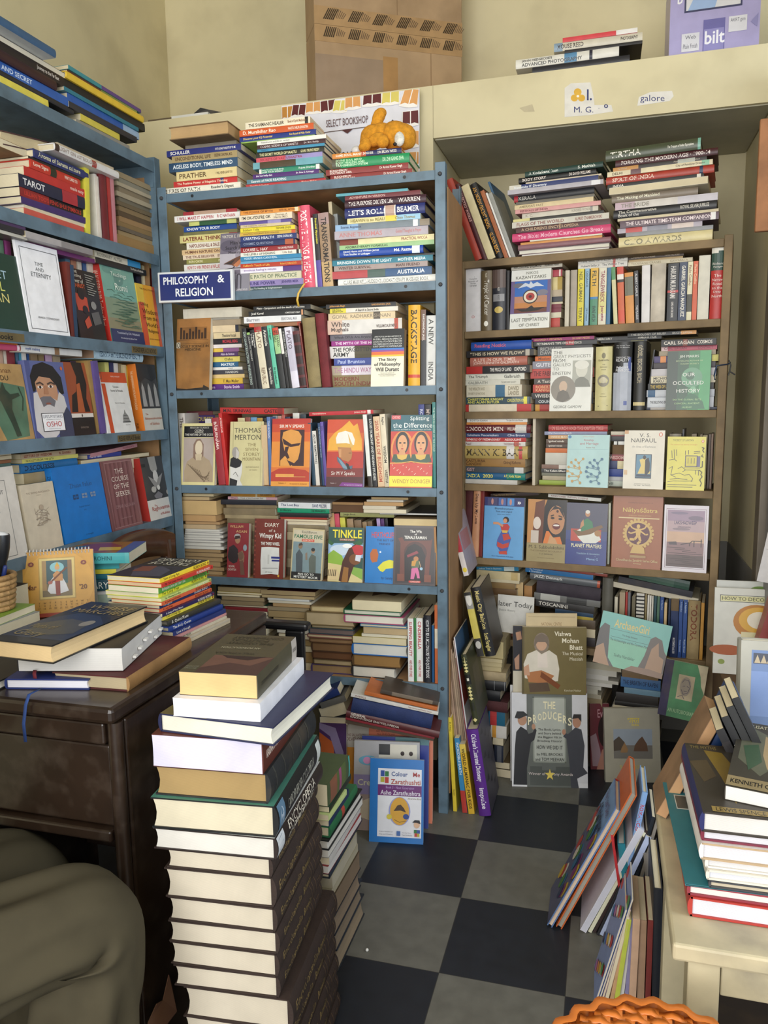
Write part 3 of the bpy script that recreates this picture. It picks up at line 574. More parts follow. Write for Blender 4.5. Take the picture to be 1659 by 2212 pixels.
mv1 = [('R',0,0,1,.08,'b83028'),('R',0,.08,1,.2,'c84a2c'),('R',0,.2,1,.34,'d9672e'),('R',0,.34,1,.72,'e38f3a'),('R',0,.72,1,.93,'b53a2a'),('R',0,.93,1,1,'e39a3e'),('P',[0,.8,.2,.74,.5,.73,.9,.76,1,.8,1,.72,0,.72],'d87434'),('R',.12,.82,.6,.86,'e2a050'),('L',[.12,.86,.9,.86],'e8c070',.01),
 ('T',.2,.09,.84,.135,'SIR M V SPEAKS','f4e8dc','cb'),('R',.22,.165,.85,.7,'3a1c24'),('P',[.27,.3,.3,.2,.5,.16,.7,.19,.78,.26,.76,.38,.74,.5,.7,.6,.6,.66,.45,.62,.35,.5],'dd9a4a'),('P',[.28,.29,.52,.38,.76,.36,.72,.4,.5,.42,.32,.38],'3a1c24'),('P',[.36,.42,.46,.41,.42,.5,.48,.58,.42,.6,.34,.5],'3a1c24'),('P',[.24,.62,.36,.55,.56,.7,.24,.7],'dd9a4a'),('P',[.4,.6,.56,.68,.5,.7],'3a1c24'),('T',.2,.945,.4,.965,'Volume - 1','7a3018'),('T',.5,.955,.95,.975,'An inspiration for development','7a3018')]
face_out(US,.004,c,1150,1592,290,1070,ZS[3],'e39a3e','orange paperback with a woodcut turbaned head on its cover, facing out',mv1,.014,o={'pg':'c8c0d8'})
c = Crop(660,850,980)
row(US,.03,c,ZS[3],'row between the two orange speech books',[(78,118,330,'2c4a5e'),(120,164,420,'e4e0d8','ADLER ARMSTRONG','3a3a3a'),(166,186,392,'1c1a1a'),(188,214,332,'2a4a72','THE TIBETAN BOOK OF THE DEAD','b8c4d0'),(216,250,318,'6a58a8','ZEN','1c1830')],.2,lean=-3,yb=1035)
mv2 = [('R',0,0,1,.2,'cc4a2a'),('R',0,.2,1,.48,'d9662c'),('R',0,.48,1,.72,'b83226'),('R',0,.72,1,.85,'7a2222'),('R',0,.85,1,1,'4a1a22'),('P',[.02,.46,.05,.3,.2,.2,.4,.12,.6,.02,.72,.1,.82,.06,.95,.3,.96,.46],'e6a838'),('P',[.3,.46,.36,.2,.5,.14,.56,.46],'efb848'),('P',[.24,.28,.3,.2,.5,.17,.68,.2,.76,.3,.74,.38,.5,.4,.26,.36],'e9e4da'),('P',[.24,.36,.52,.35,.74,.38,.7,.42,.28,.41],'d8a848'),('P',[.56,.2,.64,.3,.72,.4,.64,.4],'d8b060'),('P',[.3,.41,.66,.42,.7,.5,.68,.58,.6,.63,.44,.6,.34,.55],'b07848'),('P',[.32,.44,.4,.44,.4,.56,.34,.56],'c89060'),('P',[.28,.55,.38,.58,.56,.7,.72,.68,.7,.73,.5,.75,.3,.62],'4a6478'),('P',[.3,.56,.42,.62,.62,.74,.46,.72],'7a98a8'),('P',[.52,.64,.6,.66,.66,.74,.58,.74],'18161a'),('L',[.6,.5,.68,.5],'3a2014',.012),('T',.14,.77,.78,.84,'Sir M V Speaks','f4ece4'),('P',[.44,.93,1,.95,1,1,.36,.985],'7a2a86'),('T',.5,.962,.98,.98,'An inspiration for development','f0e4f4'),('T',.12,.935,.28,.955,'Volume - 2','d8c8c8')]
face_out(US,.004,c,230,640,290,1055,ZS[3],'4a1a22','red paperback with a painted white-turbaned man on its cover, facing out',mv2,.022,o={'pg':'c8c4de'})
stack(US,.05,c,450,195,None,'book lying across the row',[(240,40,760,'bf2430','*Vijnanabhairava|Jaideva Singh','f0c8b8',{'b':[(.91,.96,'ecdcd8')],'lab':'red paperback titled Vijnanabhairava lying across the third steel compartment','roll':-1.5,'yaw':0})],.15)
row(US,.012,c,ZS[3],'row left of the Splitting the Difference book',[(702,746,236,'e2e2dc','','w',{'b':[(.85,1,'2a2018')]}),(757,806,240,'1b1c20','LOUIS DUMONT AND INDIAN STUDIES','d8d8d0'),(814,888,258,'dcbd98','*2500 YEARS OF BUDDHISM','b05038',{'lab':'peach paperback titled 2500 Years of Buddhism on the steel rack'}),(889,948,232,'dcd0b4','Raghu|WISDOM|VASISTHA','3a342c')],.2,lean=-3.5,yb=1035)
spl = [('R',0,0,1,.22,'1d5a66'),('R',.01,.005,.23,.06,'c82c34'),('T',.03,.015,.21,.05,'OXFORD','f2dcd8'),('T',.38,.02,.97,.09,'Splitting','f2f4f0'),('T',.05,.11,.97,.175,'the Difference','f2f4f0'),('T',.05,.19,.97,.213,'Gender and Myth in Ancient Greece and India','d8e4e0'),('R',0,.225,1,.84,'c23428')]
for x in (.28,.72):
    spl += [('E',x,.47,.27,.25,'d8883c'),('E',x,.48,.23,.22,'b8402c'),('E',x,.385,.16,.155,'1f1a1c'),('P',[x-.25,.64,x-.2,.54,x+.2,.54,x+.25,.64,x+.12,.66,x-.12,.66],'264a34'),('P',[x-.13,.54,x+.13,.54,x+.1,.6,x,.62,x-.1,.6],'d0a848'),('E',x,.4,.115,.125,'d49a6c'),('P',[x-.06,.48,x+.06,.48,x+.08,.55,x-.08,.55],'cc9060'),('E',x-.05,.385,.03,.011,'201416'),('E',x+.05,.385,.03,.011,'201416'),('E',x,.465,.03,.01,'b04038'),('E',x,.42,.008,.02,'b87a50')]
spl += [('R',0,.66,1,.835,'c4362a'),('L',[0,.665,.28,.66,.5,.64,.72,.66,1,.665],'d8a040',.02)]+[('E',.06+(i*.137) % .9,.69+(i*.061) % .13,.008,.007,'f0d8c0') for i in range(22)]+[('R',0,.84,1,.985,'e3d838'),('T',.07,.885,.97,.94,'WENDY DONIGER','a86a24'),('R',0,.985,1,1,'b8502c')]
face_out(US,.004,c,942,1418,240,1072,ZS[3],'1d5a66','paperback titled Splitting the Difference with two women on its cover',spl,.02)
row(US,.06,c,ZS[3],'tops above Splitting the Difference',[(1272,1338,122,'2c3a8a','ROMANCE','e0e4f4'),(1342,1412,122,'1e1c20','MY','c8b4a8')],.18,yb=1040)
row(US,.012,c,ZS[3],'right end of third steel compartment',[(1424,1462,98,'2f8480','*THE TIBETAN BOOK OF THE DEAD','d8ecd8',{'lab':'teal tall book against the right post in third steel compartment'})],.22,yb=1062)
# ---- fourth compartment
c = Crop(370,1050,680)
its = []
for i,yb in enumerate((125,168,338,415,450,503,528,545,572,602,630,656,700,735,775,825,880,940,985,1030)):
    x0,x1,cc,pg = [(130,490,'1e2a20','d4c49c'),(118,440,'8a6c48','c4ab80'),(112,524,'6a5238','cfae78'),(115,515,'8a6a48','c49c6a'),(165,560,'7a5c3c','b89468'),(135,515,'a89878','c8ad86')][i] if i < 6 else (118+(i*53) % 55,545+(i*37) % 70,('c8c4bc','b8b4b0','a8a4a4')[i % 3],'d9d6cc') if i < 14 else (140,610-(i % 3)*20,'5a4632','a88c64')
    o = {'m':'P','w':.2,'pg':pg,'mat':m_old if i < 6 or i > 13 else m_cov}
    if i == 2:o['lab'] = 'thick water-stained book, page edges out, left stack of fourth steel compartment'
    its.append((yb,x0,x1,cc,'','w',o))
stack(US,.02,c,330,85,ZS[4],'left page-out stack in fourth steel compartment',its,.2,kind0='P')
its = [(128,690,1200,'c08a30','|THE KISSING','6a4a18',{'b':[(.56,.6,'d8cca8')]}),(162,655,1225,'d8a8b0','*When the Wind of the Mountain Fell'.replace('*',''),'3a2a34',{'b':[(.2,.78,'dedad0')]}),(222,570,1215,'20222c','','w'),(262,635,1210,'8a7858','','w',{'mat':m_old}),(342,605,1200,'837458','','w',{'mat':m_old}),(386,620,1220,'a0906e','','w',{'mat':m_old})]
its += [(yb,650,1150+(i % 3)*30,('77684c','8a7a5c','6a5a44')[i % 3],'','w',{'mat':m_old}) for i,yb in enumerate((450,530,620,700,800,900,1035))]
stack(US,.055,c,900,82,ZS[4],'stack behind the red schoolboy book',its,.2)
c2 = Crop(660,1050,980)
its = [(262,-305,280,'e4e6e6','*The Lost Boy|DAVE PELZER','2a3468',{'b':[(.82,.94,'d0d0cc')]}),(320,-315,268,'159068','JD Murphy|THE WRONG BITCH','0e3a2c'),(372,-290,260,'1d1d20'),(398,-280,240,'b03a2c'),(425,-280,245,'a89070','','w',{'m':'P'}),(470,-270,240,'d3cfc8','','w',{'m':'P'})]
its += [(yb,-270,220,('8a7c60','a89a7c','6c5c48')[i % 3],'','w',{'mat':m_old}) for i,yb in enumerate((560,660,780,900,1010,1110))]
stack(US,.06,c2,60,188,ZS[4],'stack under the white Lost Boy book',its,.2)
row(US,.09,c2,ZS[4],'tops behind the comic books on steel rack',[(330,385,305,'c8a070'),(388,440,312,'c04456','','w',{'b':[(.0,.5,'d05064')]}),(445,500,355,'d2cc50'),(520,590,370,'a88a68'),(600,680,385,'8a7258'),(690,740,405,'9a8060'),(745,800,400,'7a644c'),(850,890,365,'b8a0d0'),(895,935,370,'5a3470'),(940,975,365,'1c1a20')],.18,lean=-4,yb=1100)
stack(US,.07,c2,540,182,None,'pile above the comic books',[(214,300,650,'7a5a3c','','w',{'m':'P','pg':'a88458','mat':m_old}),(298,300,648,'4a3424','','w',{'m':'P','pg':'6a4c34','mat':m_old}),(346,390,990,'8f9056','Jungle Book','2c2c18',{'lab':'olive paperback titled Jungle Book lying above the comic books'})],.15)
stack(US,.05,c2,950,124,None,'cream pile at right of fourth steel compartment',[(156,735,1150,'4a3c30','','w',{'pg':'c4a878'}),(180,685,1095,'b8b0a4','','w',{'pg':'d8d0c0'}),(224,655,1095,'a07c50','','w',{'pg':'c8a070'}),(262,645,1012,'c8c0b0','','w',{'pg':'dcd2bc'}),(308,650,1128,'c0b498','','w',{'pg':'e0d6bc'}),(330,830,1470,'3a3c40','','w',{'pg':'d8d8d4','d':.02})],.2,kind0='P')
stack(US,.07,c2,1230,350,ZS[4],'stack behind the dark arch-fronted Wit book',[(440,990,1472,'8a7454','','w',{'pg':'dcc79a','d':-.03,'lab':'thick cream-paged book lying above the dark arch-fronted Wit book'}),(560,1000,1440,'8a6a44'),(700,1000,1440,'9a8460'),(850,1000,1440,'7a6448'),(1000,1000,1440,'8a7a60'),(1110,1000,1440,'6a543c')],.16,kind0='P')
row(US,.014,c2,ZS[4],'right edge of fourth steel compartment',[(1462,1488,460,'c09060','','w',{'lab':'narrow tan book squeezed against the right post beside the dark Wit book'})],.2,lean=-2,yb=1110)
wil = [('T',.1,.04,.72,.085,'WILLIAM','d8b878'),('T',.4,.13,.9,.175,'AGAIN','d8b878'),('P',[.02,.62,.08,.45,.3,.4,.5,.48,.55,.6,.48,.72,.3,.75,.1,.7],'2a2022'),('E',.48,.29,.13,.09,'a07858'),('E',.47,.245,.15,.05,'a8a4a0'),('P',[.34,.3,.36,.24,.58,.23,.6,.28],'3a2420'),('P',[.5,.56,.72,.5,.82,.6,.8,.72,.6,.7],'8a6a50'),('E',.65,.6,.13,.08,'6e5240'),('P',[.6,.7,.76,.68,.86,.95,.66,.95],'6a4a3c'),('E',.84,.45,.09,.06,'8a98a0'),('T',.1,.78,.38,.82,'RICHMAL','d8ccc0'),('T',.06,.84,.44,.88,'CROMPTON','d8ccc0')]
face_out(US,.004,c,640,884,428,1052,ZS[4],'84262c','dark red book with a capped schoolboy on its cover, facing out',wil,.022,o={'mat':m_cov})
wim = [('R',0,0,.06,1,'5c2016')]+[('R',.01,.04+i*.08,.06,.07+i*.08,'8a4030') for i in range(12)]+[('T',.36,.07,.84,.135,'DIARY','eee4d4'),('T',.5,.17,.72,.22,'of a','eee4d4'),('T',.18,.24,.92,.35,'Wimpy Kid','f0ece4','cb'),('T',.24,.39,.88,.445,'THE THIRD WHEEL','f0ece4','cb'),('P',[.26,.48,.5,.47,.86,.48,.88,.7,.86,.93,.6,.92,.26,.94,.24,.7],'dcdcd8'),('R',.48,.6,.54,.76,'c8c8c4'),('R',.6,.63,.9,.665,'2c3480'),('R',.62,.68,.88,.71,'2c3480'),('L',[.3,.83,.84,.82],'3a3a3a',.01),('T',.4,.88,.66,.905,'Jeff Kinney','5a5a5a'),('E',.86,.95,.03,.022,'d8a838')]
face_out(US,.006,c,950,1288,378,1105,ZS[4],'72281a','reddish-brown diary book with a white torn-paper panel, facing out',wim,.03,o={'pg':'ddd8cc','hard':1,'mat':m_cov})
fam = [('R',.03,.03,.97,.97,'c9bfa4'),('T',.2,.045,.85,.1,'Enid Blyton','24242a'),('T',.06,.115,.95,.19,'FAMOUS FIVE','1f6a48','cb'),('R',.3,.2,.7,.25,'cc5a44'),('T',.34,.21,.66,.24,'NOW ON TV','f0dcd0'),('R',.04,.26,.96,.84,'7c9298'),('P',[.18,.84,.14,.5,.24,.4,.36,.5,.38,.84],'4a545a'),('E',.27,.34,.07,.055,'8a7058'),('P',[.22,.3,.3,.27,.35,.32,.22,.34],'463c34'),('P',[.6,.84,.56,.58,.64,.48,.78,.52,.8,.84],'5e665e'),('E',.68,.42,.06,.05,'a08468'),('E',.68,.395,.06,.035,'2a2828'),('P',[.44,.48,.5,.45,.52,.6,.46,.6],'8a7868'),('R',.03,.84,.97,.97,'17181a'),('T',.25,.855,.75,.9,'FIVE GO TO','ecece4','cb'),('T',.12,.91,.88,.955,'MYSTERY MOOR','ecece4','cb')]
cf = Crop(370,1050,680)
face_out(US,.006,cf,1372,1735,486,1095,ZS[4],'c9b98e','pale paperback with two children on a grey-blue cover, facing out',fam,.016,o={'mat':m_cov},lean=10,roll=2)
tin = [('R',0,0,1,.3,'23504a'),('P',[0,.3,1,.28,1,.55,0,.62],'8fb4d8'),('E',.35,.42,.3,.1,'c8d8e8'),('P',[0,.5,.15,.42,.4,.52,.5,.68,.3,.7,0,.68],'8cb23e'),('P',[0,.66,.45,.7,1,.9,1,1,0,1],'d4c48c'),('P',[.55,.7,1,.75,1,.95,.7,.85],'86ae4a'),('P',[.32,.98,.42,.62,.6,.38,.78,.3,.95,.42,.9,.6,.74,.72,.6,1,.4,1],'4a2418'),('P',[.4,1,.46,.72,.6,.74,.58,1],'9a6a34'),('E',.78,.58,.17,.1,'7a4a24'),('P',[.68,.36,.84,.3,1,.34,1,.48,.9,.52,.76,.48],'c03038'),('P',[.8,.5,.96,.5,.92,.62,.78,.6],'d8dce8'),('P',[.16,.3,.04,.24,0,.2,0,.3,.1,.34],'2c6038'),('P',[.7,.3,.9,.22,1,.3,.9,.32],'2c6038'),('T',.12,.045,.96,.195,'TINKLE','ecdc3a','cb'),('R',.32,.205,.76,.245,'8a4a34'),('T',.34,.212,.74,.238,'DOUBLE DIGEST','f0e4d0'),('E',.55,.34,.14,.04,'f0f0ee'),('P',[0,.98,.02,.78,.16,.74,.34,.84,.3,.96],'d8c090')]+[('L',[.04+i*.05,.78,.02+i*.05,.9],'3a2c1c',.02) for i in range(5)]
face_out(US,.006,c2,248,636,462,1115,ZS[4],'23504a','green comic digest with a tree trunk cover and yellow lettering, facing out',tin,.02,o={'pg':'d8d4c8'})
hea = [('T',.2,.1,.98,.2,'HEATHCLIFF','c83a3a','cb'),('T',.32,.225,.98,.26,'THE BEST OF','0f2c5a','cb'),('T',.42,.29,.86,.325,'FRIENDS','0f2c5a','cb'),('P',[.18,.58,.16,.48,.24,.4,.38,.4,.44,.5,.4,.62,.24,.64],'b8642c'),('E',.5,.45,.03,.018,'d8e4f0'),('P',[.42,.72,.6,.62,.8,.58,1,.6,1,.72,.7,.74,.6,.8,.5,.78],'dcd83a'),('T',.55,.88,.92,.94,'by Gately','0f2c5a')]
face_out(US,.008,c2,662,1000,452,1112,ZS[4],'0f76be','bright blue cartoon paperback between the green digest and the dark Wit book',hea,.014)
ten = [('R',.05,.04,.97,.97,'3a3436'),('T',.38,.075,.66,.12,'The Wit','ece8e0','cb'),('T',.48,.13,.56,.16,'of','ece8e0','cb'),('T',.25,.175,.78,.225,'TENALI RAMAN','ece8e0','cb'),('P',[.16,.94,.16,.3,.1,.22,.2,.2,.25,.26,.88,.24,.92,.2,.9,.3,.84,.94],'6a3a30'),('E',.52,.46,.27,.19,'4a2c28'),('P',[.28,.94,.26,.5,.34,.36,.5,.3,.66,.36,.76,.5,.74,.94],'1f1c1f'),('R',.1,.82,.26,.94,'7a4636'),('R',.74,.82,.9,.94,'7a4636'),('P',[.32,.5,.56,.42,.6,.46,.34,.54],'8a3a44'),('P',[.42,.66,.46,.58,.56,.56,.64,.6,.62,.7,.46,.74],'5a6a4a'),('E',.54,.555,.06,.04,'b87a4c'),('P',[.44,.6,.56,.57,.52,.68,.44,.68],'c89038'),('P',[.44,.72,.58,.7,.62,.78,.64,.88,.58,.88,.54,.78,.5,.9,.42,.9],'d06a9a'),('E',.67,.72,.035,.025,'9ac0d8'),('L',[.62,.6,.66,.7],'d8b088',.012),('R',.38,.925,.66,.958,'c84034'),('T',.42,.93,.64,.953,'SCHOLASTIC','f4e4dc')]
face_out(US,.004,c2,978,1450,443,1117,ZS[4],'4a4244','dark grey book titled The Wit, with an arch and robed figure, facing out',ten,.02)
# ---- fifth compartment
c = Crop(440,1250,980)
its = [(92,95,420,'8a7a5c','','w',{'pg':'a8946c'}),(106,90,385,'b8a040'),(124,90,370,'2c2620'),(152,120,400,'7a6a50','','w',{'pg':'9a8664'}),(182,110,395,'5c5040','','w',{'pg':'8c7a5a'}),(196,130,430,'2f5a44'),(218,140,425,'7a2028','','w',{'m':'S'}),(246,130,420,'8a8a86'),(285,110,420,'1e1c1c'),(330,130,400,'6a5a44'),(380,140,420,'7a6a50'),(430,130,410,'5a4a3a'),(480,120,420,'84745a'),(540,130,400,'6a5c48'),(600,120,420,'7a684c')]
stack(US,.03,c,260,62,ZS[5],'far left stack in lowest steel compartment',its,.2,kind0='P')
its = [(118,378,740,'4a2428','','w',{'pg':'b09a70','w':.22}),(142,385,735,'7a6a4c','','w',{'pg':'b8a278'}),(158,425,700,'c8ccd0','','w',{'pg':'d4d4d0'}),(178,430,715,'b0a890','','w',{'pg':'d8d0bc'}),(206,460,705,'8a6c44','','w',{'pg':'b49468'}),(238,425,700,'5c5244','','w',{'pg':'9a8a6c'}),(288,430,705,'6a5a40','','w',{'pg':'a48c62'}),(320,465,705,'7a6848','','w',{'pg':'a8926a'}),(345,490,690,'8a7448'),(372,490,695,'3c5060','','w',{'pg':'9a8c70'}),(402,490,700,'c8c4b8','','w',{'pg':'d6d2c6'}),(440,500,720,'6a5a44'),(490,505,720,'84724e','','w',{'pg':'a48a5c'}),(535,500,725,'6a5840'),(610,510,725,'7a6038','','w',{'pg':'9a7c4e'}),(670,520,720,'8a7048')]
stack(US,.03,c,590,82,ZS[5],'second stack in lowest steel compartment',its,.22,kind0='P')
its = [(232,715,935,'8a7450','','w',{'pg':'cdb98a','w':.24,'lab':'old book with a faded figure cover topping the third lowest-compartment stack'}),(330,680,1000,'6e5c3c','','w',{'pg':'b8a480','w':.2}),(348,722,990,'7a6a4c','','w',{'pg':'a89878'}),(392,700,1000,'2f4048','','w',{'pg':'6c5c58'}),(420,690,990,'7a4c48','','w',{'pg':'c8b690'}),(455,705,990,'5a3e28','','w',{'pg':'8a6a48'}),(520,720,995,'4a3424','','w',{'pg':'7c5a38'}),(575,725,990,'4a3020','','w',{'pg':'6a4426'}),(615,730,985,'5a4832','','w',{'pg':'b09a74'}),(678,720,985,'4a3a6a','','w',{'pg':'9a7c56'})]
stack(US,.016,c,850,188,ZS[5],'third stack in lowest steel compartment',its,.24,kind0='P',hard0=1)
its = [(222,988,1312,'bdb08e','','w',{'pg':'e0d4b0','w':.24,'F':[('P',[.2,.3,.4,.2,.7,.25,.85,.45,.75,.7,.5,.6,.3,.75],'5a4a38')],'lab':'cream book with a dark ink drawing cover, top of rightmost lowest stack'}),(258,930,1308,'1f5a3c','','w',{'hard':1,'pg':'d4d4c0'}),(318,935,1330,'a04a6a','','w',{'pg':'e2dccc','hard':1}),(338,1040,1350,'4a7a9a','','w',{'hard':1}),(390,1060,1355,'7a6a50','','w',{'pg':'c0a880'}),(412,1050,1350,'c8c0a8','','w',{'pg':'dcd4bc'}),(462,990,1345,'9a8a2c','','w',{'pg':'d8cca8','w':.2}),(545,992,1355,'1f62a8','','w',{'hard':1,'pg':'d4d4cc'}),(628,995,1310,'5a4228','','w',{'pg':'94703e','hard':1}),(708,990,1275,'2c2c2e','','w',{'pg':'d8d2c4','hard':1})]
stack(US,.006,c,1150,150,ZS[5],'rightmost stack in lowest steel compartment',its,.24,kind0='P')
row(US,.006,c,ZS[5],'upright books at right of lowest steel compartment',[(1358,1396,265,'e4e4e0','*SLEEPING BEAUTY|AND OTHER STORIES','b0303a'),(1398,1413,262,'3a7a44'),(1415,1457,262,'e4e4e0','*CINDERELLA|AND OTHER STORIES','b0303a'),(1462,1512,245,'26262c','*HOW TO BE A MILLIONAIRE THE QUIZ BOOK'.replace('*',''),'d4d4d4',{'hard':1}),(1516,1532,310,'22588a'),(1535,1558,175,'cc6c3c','','w',{'b':[(.3,.55,'e0d4c0')]})],.2,yb=690)
# ================================================================ books on the wooden shelf
c = Crop(980,280,1330)
w = 'leaning row on top of wooden shelf'
row(US if 0 else UW,.02,c,ZW[0],w,[
 (-20+245,300,480,'a33c2e','','e8c0a8',{'hard':1}),(300,352,530,'4a1c22','COLLECTED WORKS','d8a8a0',{'hard':1}),(356,440,545,'d6c89e','','c8b888',{'lab':'thick cream book leaning third in the row on top of wooden shelf'}),
 (446,522,530,'1a1a1c','*AN INCONVENIENT BOOK|GLENN BECK','e0a03c',{'hard':1}),(526,570,600,'a8623a',''),(574,594,620,'e6e2dc'),(597,640,625,'9a9a94'),(644,668,500,'2f5a7c','','w',{'d':.05})],.2,lean=-21,yb=1255)
stack(UW,.014,c,1050,385,ZW[0],'left stack on top of wooden shelf',[
 (440,730,1530,'203e38','*A Kodaikanal Icon|S. Muthiah','e4e8e0',{'hard':1}),(495,665,1460,'17171a','*BODY STORY|DR DAVID WILLIAMS','ece0d8',{'hard':1}),(514,740,1510,'e2cfc0','','w',{'m':'P'}),
 (575,570,1480,'27356c','*Karnataka IT Directory','e8ecf4',{'b':[(0,.14,'d4d0c4')]}),(622,555,1530,'b0acb4','','w',{'b':[(.88,.97,'e0e0e4')],'d':-.02}),(688,620,1440,'26272c','*KERALA','c4c0b8',{'b':[(0,.05,'b02c38')],'hard':1}),(718,640,1440,'6a6458'),
 (765,625,1430,'d8c49a','*AMERICA\'S PAST','8a7a5a'),(808,632,1505,'d49a98','*FESTIVALS OF INDIA','6a2428'),(858,700,1480,'cec8b8','K. C.|HUNDRED WONDERS','a0988a',{'b':[(.9,.93,'8a8a8a')]}),(886,610,1535,'24221e','','w',{'b':[(0,.19,'d8d090')]}),
 (948,600,1590,'ccc8bc','*FLAGS OF THE WORLD|ALFRED ZNAMIEROWSKI','8a5048'),(1005,640,1600,'4c2c2a','*A CHILDREN\'S ENCYCLOPEDIA'.replace('*',''),'c0a080',{'b':[(.47,.485,'a08060')]}),(1088,600,1610,'d04a78','The Bible: Modern Churches Go Break','f0b8cc',{'hard':1,'lab':'bright pink hardback low in the left stack on top of wooden shelf'}),
 (1104,780,1520,'dcd6c4'),(1128,685,1520,'d0904a','','8a5a20'),(1178,660,1610,'8a6068','','w',{'hard':1}),(1232,662,1600,'5a4048','','w',{'m':'E','pg':'ece8da','hard':1}),(1252,700,1590,'dad6d0','','w',{'m':'P','pg':'e6e2dc'})],.2)
mb = MB();u0,z0 = UW.hit(1150,543,.0);mb.hexa([(u0-.02,-.02,ZW[0]+.0006),(u0+.25,-.014,ZW[0]+.0006),(u0+.25,.18,ZW[0]+.0006),(u0,.18,ZW[0]+.0006),(u0-.02,-.02,ZW[0]+.0014),(u0+.25,-.014,ZW[0]+.0014),(u0+.25,.18,ZW[0]+.0012),(u0,.18,ZW[0]+.0012)],'e4e0d8')
c = Crop(1290,280,1659)
stack(UW,.012,c,600,128,ZW[0],'right stack on top of wooden shelf',[
 (236,85,1005,'454d38','*TIRTHA|The Treasure of Indian Expressions','e8e6dc',{'hard':1,'mat':m_gloss,'b':[(.97,1,'7ab0a0')]}),(303,180,1170,'43181f','*FORGING THE MODERN AGE · 1900-14','e8dcd8',{'hard':1}),(342,155,1062,'2a2422','Taj Mahal|Making of a Mughal Palace','c8bcac',{'b':[(0,.28,'c08a48'),(.7,.88,'a8b0a8')]}),
 (390,100,1120,'dcd0b0','*DELHI|City of Rainbow Dreams','6a5a44',{'b':[(.23,.33,'6a4a50'),(.9,.97,'8ac0a0')]}),(462,90,1135,'a83a2c','*SPIRIT OF INDIA','f0d8c8',{'hard':1,'b':[(.87,.9,'2a3a5a')]}),(512,102,1035,'17181a','*INDIA','ece8e0',{'b':[(.93,.97,'dcd8cc')]}),(580,118,1075,'d8d2be','','w',{'m':'P','d':-.02}),
 (652,145,980,'85796a','*The Making of Mankind','e8e4cc',{'hard':1}),(722,178,1170,'d0cac4','*THE BRIDE','8a8478',{'b':[(0,.2,'c0a8b4'),(.62,1,'c8c4cc')]}),(802,160,1160,'27272b','The Commemorative/Book of the|ROYAL SILVER JUBILEE','d4d0c8',{'hard':1,'lab':'black hardback titled Royal Silver Jubilee in right stack, wooden shelf top'}),
 (828,200,1180,'d6ccac','','w',{'m':'P'}),(898,225,1180,'5c4854','*THE ULTIMATE TIME-TEAM COMPANION'.replace('*',''),'e8d8dc',{'b':[(.92,.97,'ecece8')]}),(945,200,1020,'b0a8b4','','w',{'b':[(.1,.3,'c04a48'),(.36,.6,'8a8a98'),(.65,.9,'d8c8c0')]}),(985,280,1125,'8a8c90'),(1088,212,1120,'dccf9e','*CLIO AWARDS','8a8468',{'hard':1})],.2)
# ---- upper compartment
KIND[0] = 'novel'
c = Crop(980,530,1290)
row(UW,.012,c,ZW[1],'upper left compartment of wooden shelf',[(140,312,215,'d8d5d6','','4a4a4c',{'SP':[],'F':[],'lab':'thick white novels volume at far left of the upper wooden compartment',}),(318,440,295,'64553c','','f0ece0',{'SP':[('T',.04,.25,.11,.75,'MILLER','d8d0bc'),('T',.15,.22,.74,.8,'Tropic of Cancer','f0ece0'),('E',.88,.5,.045,.2,'ece8dc')],'lab':'brown paperback titled Tropic of Cancer in upper wooden compartment','hard':1}),(448,600,282,'2a2c34','|ROOTS','d8d4cc',{'hard':1,'lab':'black and grey paperback titled Roots in the upper wooden compartment','SP':[('R',0,0,.3,1,'5a4a44'),('T',.29,.1,.35,.9,'ALEX','e8e4dc'),('R',.4,.08,.52,.92,'8a8a8c'),('E',.66,.5,.055,.32,'c8b060'),('T',.42,.12,.5,.88,'ROOTS','1a1a1c')]}),(606,640,292,'1b1b1d')],.2,yb=1005)
ltc = [('R',0,.185,1,.74,'6a5a88'),('R',.1,.195,.92,.45,'2f68b8'),('E',.2,.26,.15,.04,'6a6a78'),('E',.8,.4,.14,.05,'7a7888'),('R',.1,.45,.92,.56,'b8846a'),('R',.1,.56,.92,.65,'c08048'),('R',.1,.65,.92,.73,'6a3a34'),('P',[.18,.31,.36,.22,.46,.25,.5,.2,.56,.25,.66,.22,.84,.3,.62,.29,.5,.32,.4,.28],'c8d0dc'),('E',.5,.46,.19,.12,'2e2c30'),('E',.5,.46,.165,.1,'dcd2c0'),('E',.5,.46,.11,.065,'a83a38'),('E',.5,.46,.04,.024,'4a2224'),('P',[.14,.66,.4,.67,.54,.61,.6,.65,.88,.65,.7,.7,.5,.71,.3,.71],'1e1c20'),
 ('T',.32,.035,.74,.08,'NIKOS','7a7a70'),('T',.06,.105,.94,.155,'KAZANTZAKIS','6a6a62'),('T',.42,.765,.6,.785,'THE','9a9284'),('T',.05,.82,.95,.88,'LAST TEMPTATION','6a6a62'),('T',.24,.915,.76,.965,'OF CHRIST','6a6a62')]
face_out(UW,.004,c,645,1102,280,985,ZW[1],'dfe0da','white and blue paperback titled The Last Temptation facing out',ltc,.022,lean=7)
stack(UW,.05,c,900,200,None,'book above The Last Temptation',[(272,668,1256,'d8d2c2','*NARCISSUS AND GOLDMUND|HERMANN HESSE','241f1c',{'lab':'cream paperback titled Narcissus and Goldmund lying above The Last Temptation'})],.15)
